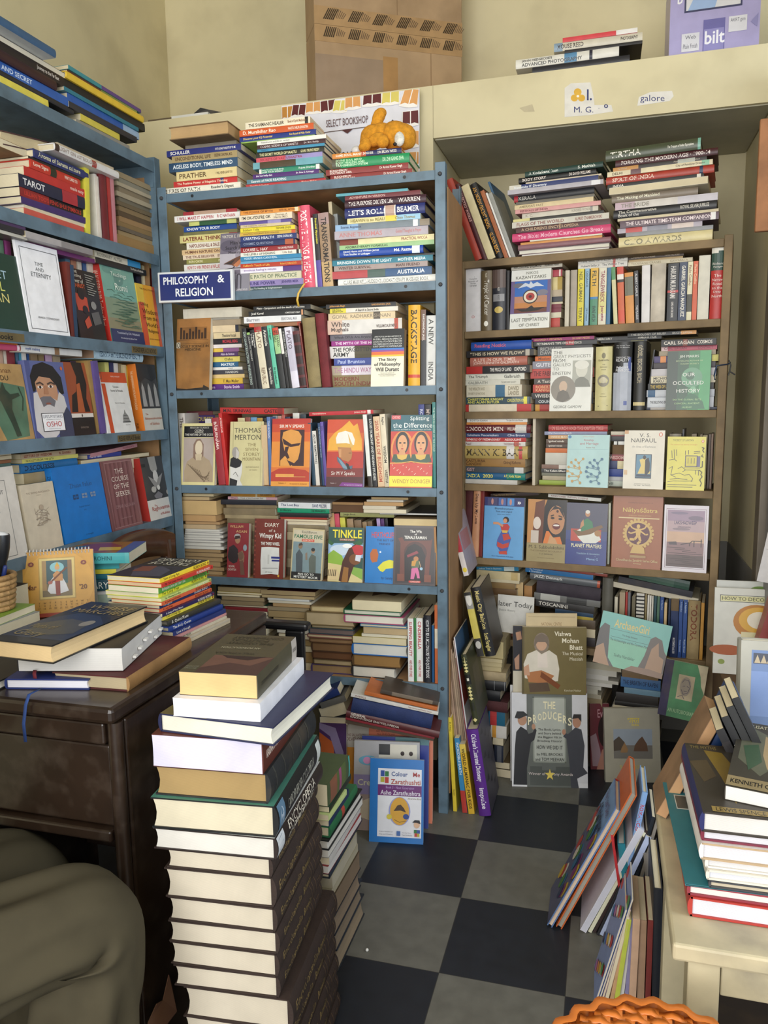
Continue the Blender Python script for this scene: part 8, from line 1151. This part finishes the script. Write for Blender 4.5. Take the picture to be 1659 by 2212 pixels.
pro2 += [('T',.42,.09,.58,.17,'THE','e4dcb8','cb')]+[('T',.215+i*.066,.27-.075*math.sin(math.pi*(i+.5)/9),.265+i*.066,.355-.075*math.sin(math.pi*(i+.5)/9),ch,'e8e0bc','cb') for i,ch in enumerate('PRODUCERS')]+[('T',.35,.375,.65,.405,'The Book, Lyrics,','2c2e2c'),('T',.35,.415,.65,.445,'and Story behind','2c2e2c'),('T',.34,.455,.66,.485,'the Biggest Hit in','2c2e2c'),('T',.34,.495,.66,.525,'Broadway History!','2c2e2c'),('T',.33,.555,.67,.595,'HOW WE DID IT','2c2e2c'),('T',.33,.635,.67,.67,'by MEL BROOKS','2c2e2c'),('T',.31,.685,.69,.72,'and TOM MEEHAN','2c2e2c'),('T',.22,.84,.8,.88,'Winner of 12 Tony Awards','d8ccc8')]
st_ = []
for k in range(10):
    r_ = (.07,.028)[k % 2];a = math.pi/2+k*math.pi/5;st_ += [.5+r_*math.cos(a),.865-r_*.9*math.sin(a)]
pro2 += [('P',[.5,.865]+st_[:2]+st_[2:4],'dcc45c')]+[('P',[.5,.865]+st_[2*k:2*k+2]+(st_+st_)[2*k+2:2*k+4],'dcc45c') for k in range(1,10)]
face_out(UQ,0,I,1106,1270,1497,1704,.0005,'cfcfd2','large picture book titled The Producers with two men in suits, on the floor',pro2,.016,lean=10,group=GQ)
face_out(UQ,.04,I,1103,1268,1481,1690,.0005,'d4d4d4','magazine reading WHAT HI-FI in red behind The Producers',[('R',.05,0,1,.3,'a82428'),('T',.08,.03,.97,.17,'WHAT HI-FI?','e8e4e0','cb')],.006,lean=9,group=GQ)
zv = UQ.hit(1190,1500,.05)[1]
vis = [('R',0,0,.03,1,'5f5434'),('E',.3,.24,.12,.16,'8a7c6c'),('E',.3,.25,.085,.1,'c8a084'),('P',[.2,.14,.3,.09,.4,.14,.42,.3,.36,.22,.24,.22,.18,.3],'77695c'),('P',[.02,.55,.08,.4,.22,.34,.3,.4,.42,.34,.54,.42,.58,.62,.56,.8,.3,.82,.04,.76],'d8d0c0'),('P',[.24,.36,.3,.42,.38,.36,.4,.6,.24,.6],'e0d4c8'),('P',[.06,.68,.3,.64,.5,.72,.4,.84,.1,.82],'b07448'),('P',[.3,.66,.6,.86,.56,.92,.28,.74],'7a4424'),('P',[.1,.84,.4,.82,.44,.95,.12,.97],'5a4838'),('P',[.02,.6,.1,.55,.12,.72,.03,.72],'c89a7c'),
 ('T',.5,.06,.76,.13,'Vishwa','ece4cc','cb'),('T',.62,.16,.88,.23,'Mohan','ece4cc','cb'),('T',.74,.26,.94,.33,'Bhatt','ece4cc','cb'),('T',.62,.36,.94,.41,'The Musical','e4dcc4'),('T',.74,.44,.94,.49,'Messiah','e4dcc4'),('T',.66,.92,.92,.95,'Kanchan Mathur','d8d0b4')]
face_out(UQ,.05,I,1128,1266,1355,1500,zv,'73663f','olive-brown book with a white-clad musician, standing above The Producers',vis,.014,lean=4,group=GQ)
zv2 = UQ.hit(1190,1420,.08)[1]
face_out(UQ,.075,I,1136,1246,1325,1420,zv2,'cbb892','cream performing arts booklet behind the musician book',[('T',.3,.2,.7,.28,'NATIONAL CENTRE','8a6a4a'),('T',.2,.32,.8,.4,'FOR THE PERFORMING ARTS','8a6a4a'),('L',[.04,.08,.96,.08],'a08c68',.006)],.006,lean=4,group=GQ)
face_out(UQ,.07,I,1108,1135,1352,1500,zv,'c8c0ac','book showing a dancer in black, left of the musician book',[('R',0,0,1,.68,'24232a'),('E',.5,.12,.3,.06,'3a3030'),('P',[.2,.1,.6,.08,.7,.2,.3,.22],'b08468'),('P',[.1,.5,.5,.42,.5,.66,.2,.66],'b08870')],.012,lean=4,group=GQ)
book(UQ.M @ T3(.0,.11,0) @ T3(0,0,0) @ frame('P',.01,.25,0,.0005,.24,.14,zv-.002),.24,.14,zv-.002,'5a4c3c',pages='b0a080',label='thick brown bundle supporting the musician book behind The Producers',group=GQ,m=m_old)
fr = Unit(0,0,0);e0 = atz(1275,1668,0);UE3 = Unit(e0.x,e0.y,13)
face_out(UE3,.02,I,1276,1318,1520,1672,.0005,'6a2c34','maroon biography with a curly-haired woman, right of The Producers',[('E',.75,.42,.34,.24,'2a1a18'),('E',.86,.48,.2,.17,'b8806a'),('P',[.0,.5,.3,.45,.5,.7,.6,.95,.1,.95],'9a8088'),('T',.4,.08,.96,.22,'Evita','c89aa0'),('P',[.6,.7,1,.64,1,1,.3,1],'b07c6a')],.018,lean=11,group=GQ)
tv = [('R',.16,.28,.86,.68,'8b95a2'),('R',.16,.5,.86,.68,'6d6a66'),('P',[.16,.44,.26,.38,.36,.46,.4,.56,.16,.58],'4a4038'),('P',[.54,.5,.62,.42,.68,.38,.76,.48,.78,.58,.52,.58],'5a4234'),('P',[.3,.54,.36,.46,.42,.56,.4,.6,.28,.6],'8a6a48'),('T',.42,.13,.64,.2,'भारत','cdb84a','cb'),('T',.48,.205,.64,.24,'India','cdb84a','cb'),('T',.26,.77,.7,.82,'TRAVEL CONNECTIONS','cdb84a')]
e1 = atz(1308,1690,0);UE4 = Unit(e1.x,e1.y,13)
face_out(UE4,0,I,1308,1428,1530,1700,.0005,'9c988a','grey jacketed book titled Travel Connections with a boat painting',tv,.022,lean=12,group=GQ)
# landscape and green books resting high on the stacks before the wooden shelf
c5 = Crop(1250,1200,1659)
U6 = Unit(UW.o.x,UW.o.y,-8.2)
zA = U6.hit(1350,1437,-.05)[1]
arc = [('R',0,.5,1,1,'6fb093'),('R',0,0,1,.5,'5fa79f'),('P',[0,.35,.06,.22,.14,.25,.17,.55,.2,.85,.3,1,0,1],'3a332f'),('P',[0,.7,.1,.6,.16,.8,.24,1,0,1],'9a7450'),('P',[.62,1,.7,.66,.74,.32,.8,.26,.9,.3,.96,.5,1,.56,1,1],'4a3a2c'),('P',[.74,.9,.78,.5,.86,.36,.9,.6,.97,.64,.98,.96],'96704a'),('P',[.45,1,.55,.9,.8,.88,1,.9,1,1],'7a5a40'),('T',.2,.1,.7,.26,'ArchaeoGiri','c4b468','cb'),('L',[.16,.3,.74,.3],'2c4a44',.004),('T',.34,.36,.56,.4,'The Bridge Between','2c4a44'),('L',[.18,.44,.72,.44],'2c4a44',.004),('T',.18,.47,.72,.53,'The Archaeologist and the Common Man','2c4a44'),('T',.28,.74,.58,.8,'Sudha Nandakar','3c6a58')]
face_out(U6,-.05,I,1280,1432,1322,1440,zA,'5fa79f','turquoise landscape book titled ArchaeoGiri with rock peaks',arc,.01,lean=12,roll=8.5,group='books resting on the low stacks of the wooden shelf')
zG = U6.hit(1465,1548,-.09)[1]
aut = [('R',0,0,.2,1,'2c2646'),('P',[.75,0,1,0,1,.5,.9,.36,.86,.2],'b0a488'),('R',.36,.22,.74,.66,'a89a80'),('E',.55,.42,.13,.17,'8a8074'),('L',[.46,.36,.5,.3,.6,.3,.66,.4,.62,.52,.52,.56,.46,.48],'3c3650',.012),('L',[.48,.42,.54,.41],'3c3650',.012),('L',[.58,.41,.63,.42],'3c3650',.012),('L',[.52,.5,.6,.5],'3c3650',.012),('L',[.4,.62,.5,.58,.56,.64],'3c3650',.012),('T',.22,.84,.92,.91,'AN AUTOBIOGRAPHY','8fae88','cb')]
face_out(U6,-.09,I,1420,1512,1425,1548,zG,'467a54','worn green autobiography with a purple spine and a sketched old man',aut,.014,lean=10,roll=6,o={'mat':m_old,'sp':'2c2646'},group='books resting on the low stacks of the wooden shelf')
its = [(yb,60,xr,k,'','w',{'m':'P','pg':k,'w':.2}) for yb,xr,k in ((985,375,'c8c0a8'),(1020,335,'d0ccc0'),(1048,262,'d8d4cc'),(1068,350,'c0bcb0'),(1090,295,'d0ccc4'),(1110,200,'c8c4b8'),(1140,170,'d0ccbc'),(1165,200,'b8b09c'),(1220,210,'9a8a6c'),(1300,220,'8a7858'),(1400,200,'6a5a44'),(1560,210,'5a4c3c'))]
stack(U6,.15,c5,200,945,0.0005,'thin pamphlet stack under the turquoise landscape book',its,.2)
its = [(1000,395,640,'9a2c5c','','e0a0c0',{'roll':4}),(1040,380,700,'8a7050'),(1098,370,720,'3f6a9a','*THE BREATH OF RAVEN'.replace('*',''),'1c2c4c',{'lab':'blue paperback in the stack left of the green autobiography'}),(1130,400,720,'6a8a9c','','e0e4e8'),(1180,330,700,'2a2624','','c0b8a8'),(1205,320,700,'242220','','d0c8b8'),(1240,300,700,'b8b0a0','','w',{'m':'P'}),(1268,280,700,'c8c4b8','','w',{'m':'P'}),(1330,262,700,'2b2f2e','Rosa Zivo!|','b8b8ac',{'m':'s'}),(1380,250,700,'3a3632'),(1450,260,700,'5a4c3c','','w',{'m':'P'}),(1560,260,700,'4a4038')]
stack(U6,.15,c5,540,968,0.0005,'dark stack left of the green autobiography',its,.2)
# ================================================================ table at the right
TZ = .62
m_tab = mat('worn_cream_paint',.55,'b9ae90',noise=.12,nscale=14,bump=.2,bscale=40,stain='7d776a',sscale=8,samt=.75)
TX0,TX1,TY0,TY1 = .098,.72,.985,1.425
tb = thing('table','cream painted wooden table with a worn top at the lower right','table',T3(TX0,TY0,0))
mb = MB();mb.box(TX0,TY0,TZ-.024,TX1,TY1,TZ,'c');mb.build('table_top',m_tab,tb,Matrix(),bevel=.004)
for xx in (TX0+.022,TX1-.06):
    for yy in (TY0+.022,TY1-.06):mb = MB();mb.box(xx,yy,0,xx+.04,yy+.04,TZ-.0245,'c');mb.build('leg',m_tab,tb,Matrix(),bevel=.002)
for b in ((TX0+.064,TY0+.03,TZ-.085,TX1-.062,TY0+.045,TZ-.0245),(TX0+.03,TY0+.064,TZ-.085,TX0+.045,TY1-.062,TZ-.0245),(TX0+.064,TY1-.04,TZ-.085,TX1-.062,TY1-.025,TZ-.0245)):mb = MB();mb.box(*b,'c');mb.build('apron',m_tab,tb,Matrix(),bevel=.002)
mb = MB();mb.box(TX0+.09,TY0+.08,.02,TX1-.08,TY1-.08,.34,'2a211c');tag(mb.build('shade_block',m_card,bevel=.004),'dark brown block standing in for the shade under the cream table','box')  # added dark block: its colour stands in for the black shade under the table
# books on the table
ct = Crop(1400,1380,1659,855);UT = Unit(.14,1.045,0)
kb = [('R',0,0,1,1,'3a362e'),('P',[.1,.2,.3,.1,.6,.2,.9,.1,.9,.5,.5,.8,.1,.6],'5a5c4c'),('P',[.5,.2,.7,.25,.75,.5,.6,.7,.5,.5],'a08a68'),('P',[.15,.4,.4,.35,.5,.6,.3,.75],'38503c'),('T',.05,.03,.7,.1,'CIVILISATION','c8c0a0'),('R',.0,.86,1,.99,'8a7a58'),('T',.06,.88,.95,.97,'KENNETH CLARK','1c1a16','lb')]
lw = [('R',0,0,1,1,'35302a'),('P',[.2,.1,.4,.12,.5,.4,.45,.7,.36,.86,.3,.5],'7a6428'),('P',[.0,.3,.2,.26,.25,.5,.1,.6],'4a3e2c'),('P',[.4,.5,.8,.4,1,.6,.9,.8,.5,.8],'4c4030'),('T',.05,.03,.35,.09,'THE MYTHS','8a7a48'),('R',.1,.92,1,.985,'8a7440'),('T',.14,.93,.62,.975,'LEWIS SPENCE','24201a'),('T',.7,.93,.96,.975,'Intro','24201a')]
its = [(1248,545,1010,'3a362e','','w',{'m':'P','w':.24,'F':kb,'pg':'e6e2dc','d':.03,'yaw':-13,'lab':'art history paperback with a classical painting, topping the table stack'}),
 (1395,385,1150,'35302a','','w',{'m':'P','w':.215,'F':lw,'pg':'d8d4d0','hard':1,'d':0,'yaw':1,'sp':'22285c','lab':'large dark pictorial hardback by the art history paperback on the table'}),
 (1478,383,1150,'74283c','','w',{'m':'P','w':.24,'hard':1,'pg':'d8d8e0','lab':'maroon hardback with white pages in the table stack','yaw':1}),(1600,378,1150,'b09878','','w',{'m':'P','w':.24,'pg':'d8d7de','hard':1,'yaw':1,'sp':'dcd8d4','F':[('R',0,0,1,1,'dcd8d4')]}),(1672,412,1150,'dcd8d0','','w',{'m':'P','w':.23,'pg':'d6d5d6','hard':1,'yaw':1}),(1745,420,1150,'d8d2c4','','w',{'m':'P','w':.23,'pg':'d2d5de','hard':1,'yaw':1}),(1795,436,1150,'3e4046','','w',{'m':'P','w':.23,'pg':'c8bca4','hard':1,'yaw':1}),
 (1812,262,1000,'2f7480','','w',{'m':'P','w':.29,'hard':1,'pg':'d8c8b4','yaw':2,'F':[('R',.1,.14,.36,.3,'d0d0cc'),('R',.11,.15,.35,.29,'55534f')],'lab':'large teal hardback sticking out left, low in the table stack'}),(1888,285,1150,'8a3440','','w',{'m':'P','w':.25,'hard':1,'pg':'e8dcd8','yaw':0}),(2030,300,1150,'a8352e','R I C H A R D','6a1c1c',{'m':'P','w':.25,'hard':1,'pg':'d4d4de','yaw':0,'BK':[('R',0,0,1,1,'2c303c')],'lab':'thick red hardback at the bottom of the table stack'})]
stack(UT,0,ct,560,1140,TZ+.0005,'table stack at the right',its,.25,kind0='P')
# upright books at the far end of the table
UV = Unit(.1,1.30,0);GV = 'books leaning at the far end of the table'
row(UV,.0,ct,TZ+.0005,'far end of the cream table',[(62,150,560,'8a6c50','','w',{'m':'v','lean':24,'w':.1,'mat':m_old,'pg':'c49a70','lab':'thick worn book with tan page edges leaning at the table\'s far corner'}),(160,195,540,'a07a58','','w',{'lean':24,'mat':m_old,'w':.1,'lab':'thinner worn brown book leaning second at the table\'s far corner'}),(202,280,425,'1f3c6c','','w',{'lean':21,'hard':1,'w':.1,'pg':'d4d8e0','lab':'navy-edged large book with white pages leaning at the table\'s far end'}),(330,352,600,'8a7050','','w',{'lean':10,'w':.08,'mat':m_old,'d':.03}),(356,376,590,'7a6244','','w',{'lean':9,'w':.08,'mat':m_old,'d':.03})],.1,yb=1090)
# black cases and books leaning behind
UB3 = Unit(.235,1.235,0)
row(UB3,0,ct,TZ+.0005,'black cases leaning at the right edge of the table',[(925,1000,700,'232326','','d0d0d0',{'lean':-26,'w':.09,'b':[(.1,.8,'2c2a2c'),(.2,.55,'8a8a88')]}),(1010,1080,610,'1f2023','','w',{'lean':-26,'w':.09,'b':[(.2,.6,'b0b0ac')]}),(1090,1160,540,'262729','','w',{'lean':-26,'w':.09}),(1170,1240,480,'1d1e21','','w',{'lean':-26,'w':.09,'b':[(.5,.6,'c0b450')]})],.14,yb=1100)
# blue framed picture book standing at the table's far right
UC = Unit(.3,1.44,0);f0 = UC.hit(1592,1580,0)[0];
blu = [('R',0,0,1,1,'9a988e'),('R',.12,.06,1,1,'5c74a0'),('R',.12,.2,1,.5,'6c84b4'),('R',.14,.08,1,.15,'2c3244')]+[('P',[.15+i*.07,.145,.185+i*.07,.09,.22+i*.07,.145],'a8987c') for i in range(12)]+[('E',.95,.36,.14,.09,'1c1e26')]
face_out(UC,.0,I,1592,1790,1388,1690,TZ+.0005,'9a988e','large blue picture book with a zigzag border standing at the table end',blu,.03,lean=6,o={'hard':1},group=GV)
UC2 = Unit(.3,1.55,0);zK = .0005
# cookery books standing on a carton by the door
e2 = atz(1541,1440,.5);mb = MB();mb.box(.345,2.36,.0005,.452,2.60,.497,'6a5138');tag(mb.build('support_carton',m_card,bevel=.003),'brown carton against the grey door, holding up the cookery books','box')
UK = Unit(.345,2.40,0);ck1 = Crop(1250,1200,1659)
sl = [('R',0,0,1,1,'c9cbc6'),('T',.04,.08,.9,.2,'SUMMER','b83a30','lb'),('E',.6,.1,.14,.05,'6a8a3c'),('E',.85,.08,.1,.06,'8a7a5c')]
dec = [('R',0,0,1,1,'d2d2ca'),('B',.08,.08,.95,.16,'3a3c2c',.008),('R',.09,.09,.94,.15,'d0cc98'),('T',.11,.1,.92,.14,'HOW TO DECORATE','2c2c24'),('E',.62,.38,.34,.2,'b87c38'),('E',.64,.36,.28,.15,'d8a848'),('E',.66,.36,.18,.1,'e4dccc'),('E',.2,.72,.26,.06,'a85a30'),('E',.55,.82,.16,.04,'a86a38'),('E',.12,.86,.05,.03,'8a9a4c'),('R',.4,.5,.8,.9,'d8d0a8')]
face_out(UK,.06,I,1543,1700,1256,1440,.4985,'c9cbc6','white Summer cookery book standing behind the decorating book',sl,.008,lean=6,group='cookery books by the grey door')
face_out(UK,.03,I,1540,1690,1272,1438,.4985,'d2d2ca','white decorating book with a pie on its cover by the grey door',dec,.01,lean=7,group='cookery books by the grey door')
face_out(UK,.0,I,1604,1660,1300,1500,.4985,'8a3c3c','red and pink paperback leaning at the right edge before the pie book',[('R',.3,0,.6,1,'b06a64')],.03,lean=4,roll=14,group='cookery books by the grey door') if 0 else None
row(UK,-.04,I,.4985,'right edge in front of the pie book',[(1612,1636,1205,'9a4a48','','w',{'lean':13,'w':.05,'lab':'red and pink book leaning at the right edge before the pie book','F':[('R',0,0,1,1,'b07a74')]}),(1640,1662,1230,'c8a070','','w',{'lean':13,'w':.05,'lab':'tan-edged book leaning behind the red and pink one at right edge'})],.05,yb=1440)
# ---- books leaning on the floor against the table
cf = Crop(1150,1680,1659);GL = 'children\'s books leaning against the table'
UL1 = Unit(-.1,1.84,0)
joan = [('R',0,0,1,.3,'7a9ac4'),('R',0,.3,1,1,'5a5c74')]+[('E',.1+(i*.37) % .85,.28+(i*.23) % .68,.09,.06,('b84a3c','3a6a8c','c8a83a','4a7a3c','7a3a6a','d0c8b8','2c3a5c')[i % 7]) for i in range(26)]+[('T',.1,.06,.9,.12,'The Last Slice','5a2c5c'),('T',.1,.15,.92,.26,'of Rainbow','1c2440','cb')]
row(UL1,0,cf,.0005,'front of the books leaning on the table',[(105,150,175,'5a78a8','','w',{'m':'v','lean':25,'hard':1,'w':.155,'F':joan,'pg':'d8c0a8','sp':'b8342c','yb':905,'lab':'picture-covered storybook in red binding, first of the books leaning on table'}),(165,215,62,'c8622e','','w',{'m':'v','lean':24,'hard':1,'w':.2,'pg':'a09c90','F':[('E',.5,.8,.2,.1,'a03a2c'),('E',.5,.8,.16,.08,'c8622e'),('E',.45,.78,.04,.03,'a03a2c'),('E',.57,.78,.04,.03,'a03a2c')],'lab':'orange hardback leaning second among the books against the table'}),
 (335,385,320,'e0e0ea','','w',{'m':'v','lean':24,'w':.17,'pg':'d4d4e0','lab':'white paperback leaning third among the books against the table'}),(392,420,340,'e2dfc4','','w',{'lean':23,'w':.17}),(425,448,330,'3a2c2c','','w',{'lean':22,'w':.17}),(452,470,380,'2c2c30','','w',{'lean':20,'w':.16}),(474,515,380,'b8c4e4','','w',{'lean':20,'w':.16})],.18,yb=1100)
UL2 = Unit(-.02,1.60,0)
cm = [('R',0,0,1,1,'8c9cc8')]+[('E',.1+(i*.31) % .85,.06+(i*.19) % .9,.1,.05,('c84a4a','4a7ab8','d8b84a','5a9a5c','b87ab0','e4e0d8','3c3a5c','d88a5a')[i % 8]) for i in range(30)]
row(UL2,0,cf,.0005,'comics and paperbacks before the table leg',[(430,445,900,'9ca4d0','','w',{'m':'v','lean':14,'w':.13,'F':cm,'lab':'bright comic fanned out first before the table leg'}),(450,462,820,'a0a8c8','','w',{'m':'v','lean':14,'w':.14,'F':cm,'lab':'bright comic fanned out second before the table leg'}),(470,486,900,'b89090','','w',{'m':'v','lean':13,'w':.15,'F':cm,'lab':'bright comic fanned out third before the table leg'}),(492,520,960,'c4a88c','','w',{'m':'v','lean':11,'w':.16,'F':cm,'lab':'thick comic with tan pages before the table leg'}),(530,560,980,'c49a70','','w',{'lean':9,'w':.15,'mat':m_old}),(566,600,985,'b8c04c','','w',{'lean':6,'w':.16}),(604,635,985,'d4d0cc','','w',{'lean':4,'w':.16}),(640,668,985,'8a84a8','','w',{'lean':3,'w':.16}),(674,725,990,'c8a488','','w',{'lean':1,'w':.16,'pg':'d8bc9c'}),(732,785,1000,'ab8c72','','w',{'lean':0,'w':.16}),(792,830,1000,'7a3430','','w',{'lean':0,'w':.16}),(840,905,780,'24262c','','w',{'lean':-1,'w':.2,'hard':1,'lab':'tall black ring folder standing before the table leg'}),(912,985,860,'9aa0a8','','w',{'lean':0,'w':.2,'hard':1,'lab':'grey box file standing beside the black folder at the table leg'})],.18,yb=1640)
UL3 = Unit(.06,1.84,0)
row(UL3,0,cf,.0005,'back row of the books leaning on the table',[(560,600,80,'7fa4d4','','w',{'lean':9,'hard':1,'w':.14,'b':[(.1,.8,'8aaedc')],'SP':[('R',0,0,1,1,'84a8d8'),('T',.08,.15,.8,.85,'ROMANCES','b83a3c','b')],'lab':'light blue hardback lettered in red, standing behind the leaning books'}),(606,632,250,'20262e','','w',{'lean':12,'w':.14}),(638,660,260,'8a847c','','w',{'lean':12,'w':.14}),(664,684,420,'b83034','','w',{'lean':-9,'w':.14}),(690,745,480,'2c7c8c','','w',{'lean':-8,'hard':1,'w':.15,'pg':'c8ccc4','lab':'teal hardback with pale pages among the books leaning on the table'}),(752,772,260,'2a2a2e','','w',{'lean':10,'w':.14}),(778,800,200,'c4a488','','w',{'lean':14,'w':.14}),(805,825,300,'a8302c','','w',{'lean':10,'w':.14}),(830,870,540,'8c8680','','w',{'lean':-5,'w':.16,'hard':1})],.16,yb=980)
UL4 = Unit(.03,2.05,0);ci = Crop(1260,1480,1659)
row(UL4,0,ci,.0005,'tall books leaning at the back of the aisle pile',[(470,500,400,'5a6a7c','','w',{'m':'v','lean':21,'w':.06,'hard':1,'F':[('E',.3,.3,.2,.1,'8a8a84'),('E',.6,.6,.2,.12,'3c4858'),('E',.4,.8,.2,.08,'7a705c')],'lab':'tall art book with a painted grey-blue cover leaning behind the aisle pile'}),(510,545,420,'6a5a4c','','w',{'lean':20,'w':.06}),(560,590,330,'3a3a3c','','w',{'lean':18,'w':.06}),(600,640,300,'8a3a34','','w',{'lean':16,'w':.06}),(650,700,300,'4a5a74','','w',{'lean':14,'w':.08})],.1,yb=1300)
# ---- orange plastic stool, its woven top just in view
SZ = .56;sc0 = atz(1415,2174,SZ);sr = .135;sx0,sy0 = sc0.x-.002,sc0.y-sr
m_or = mat('orange_plastic',.32,'c8702c',noise=.04,coat=.3)
so = thing('plastic_stool','orange plastic stool with a woven top at the bottom edge of the photo','stool',T3(sx0,sy0,0))
mb = MB();rows = []
for r_,z_ in ((sr*.9,.012),(sr*.97,.014),(sr*1.0,.006),(sr*.995,-.012),(sr*.95,-.02)):
    rows.append([(sx0+(r_+.004*math.cos(24*a))*math.cos(a),sy0+(r_+.004*math.cos(24*a))*math.sin(a),SZ+z_) for a in [k*2*math.pi/144 for k in range(144)]])
mb.grid(rows,'c',True);mb.build('scalloped_rim',m_or,so,Matrix())
mb = MB()
for k in range(-8,9):
    d = k*.0145;L = math.sqrt(max(0,(sr*.92)**2-d*d));n = max(6,int(L/.004))
    mb.grid([[(sx0+d-.0056,sy0-L+2*L*i/n,SZ+.004+.0026*math.sin(math.pi*(2*L*i/n-L)/.0145+k*math.pi)),(sx0+d+.0056,sy0-L+2*L*i/n,SZ+.004+.0026*math.sin(math.pi*(2*L*i/n-L)/.0145+k*math.pi))] for i in range(n+1)],'c')
    mb.grid([[(sx0-L+2*L*i/n,sy0+d-.0056,SZ+.004-.0026*math.sin(math.pi*(2*L*i/n-L)/.0145+k*math.pi)),(sx0-L+2*L*i/n,sy0+d+.0056,SZ+.004-.0026*math.sin(math.pi*(2*L*i/n-L)/.0145+k*math.pi))] for i in range(n+1)],'c')
o = mb.build('woven_top',m_or,so,Matrix());s_ = o.modifiers.new('solid','SOLIDIFY');s_.thickness = .002
for k in range(4):
    a = math.pi/4+k*math.pi/2;mb = MB();mb.tube([(sx0+sr*.8*math.cos(a),sy0+sr*.8*math.sin(a),SZ-.015),(sx0+sr*.95*math.cos(a),sy0+sr*.95*math.sin(a),0)],[.016,.013],'c',10);mb.build('leg',m_or,so,Matrix())
# speck on the tiles
q = atz(793,2055,0);mb = MB();ball(mb,(q.x,q.y,.004),(.004,.004,.004),'e8e8e4',10);tag(mb.build('bead',m_pla),'tiny white bead lying on a grey floor tile','bead')
# ================================================================ beyond three hundred of one kind: what shows least becomes one object
bpy.context.view_layer.update()
def thin_out(kind,keep):
    from mathutils.bvhtree import BVHTree
    V,P,own = [],[],[];hits = {}
    for o in COL.objects:
        if o.type != 'MESH':continue
        r = o
        while r.parent:r = r.parent
        me = o.data;n = len(me.vertices);co = np.empty(n*3,np.float32);me.vertices.foreach_get('co',co);mw = np.array(o.matrix_world)
        b = len(V);V += (co.reshape(-1,3) @ mw[:3,:3].T+mw[:3,3]).tolist()
        for p in me.polygons:P.append([b+i for i in p.vertices]);own.append(r.name)
    T = BVHTree.FromPolygons(V,P)
    for py in range(4,2212,6):
        for px in range(3,1659,6):
            i = T.ray_cast(C0,ray(px,py))[2]
            if i is not None:hits[own[i]] = hits.get(own[i],0)+1
    roots = [o for o in COL.objects if o.parent is None and o.name.split('.')[0] == kind]
    roots.sort(key=lambda o:-hits.get(o.name,0))
    print(kind,len(roots),'smallest kept',hits.get(roots[min(keep,len(roots))-1].name,0),'unseen',sum(1 for o in roots if not hits.get(o.name)))
    rest = roots[keep:]
    if not rest:return
    seen = {};parts = {'covers':m_cov,'page_blocks':m_page};root = empty('background_books');root['kind'] = 'stuff'
    tag(root,'the many half hidden small books filling the backs of the shelves','books')
    for pn,m in parts.items():
        V,Fc,Cc = [],[],[]
        for r in rest:
            for ch in r.children:
                if (ch.data.materials[0] is m_page) != (pn == 'page_blocks'):continue
                mw = ch.matrix_world;b = len(V);me = ch.data;ca = me.color_attributes['Col'].data
                V += [tuple(mw @ v.co) for v in me.vertices];Fc += [tuple(b+i for i in p.vertices) for p in me.polygons]
                for p in me.polygons:
                    for li in p.loop_indices:Cc.append(tuple(ca[li].color))
        me = bpy.data.meshes.new(pn);me.from_pydata(V,[],Fc);a = me.color_attributes.new('Col','FLOAT_COLOR','CORNER');a.data.foreach_set('color',np.array(Cc,np.float32).ravel());me.materials.append(m)
        o = bpy.data.objects.new(pn,me);COL.objects.link(o);o.parent = root;o['kind'] = 'stuff'
    bpy.data.batch_remove([c for r in rest for c in list(r.children)]+list(rest))

thin_out('paperback_book',299)
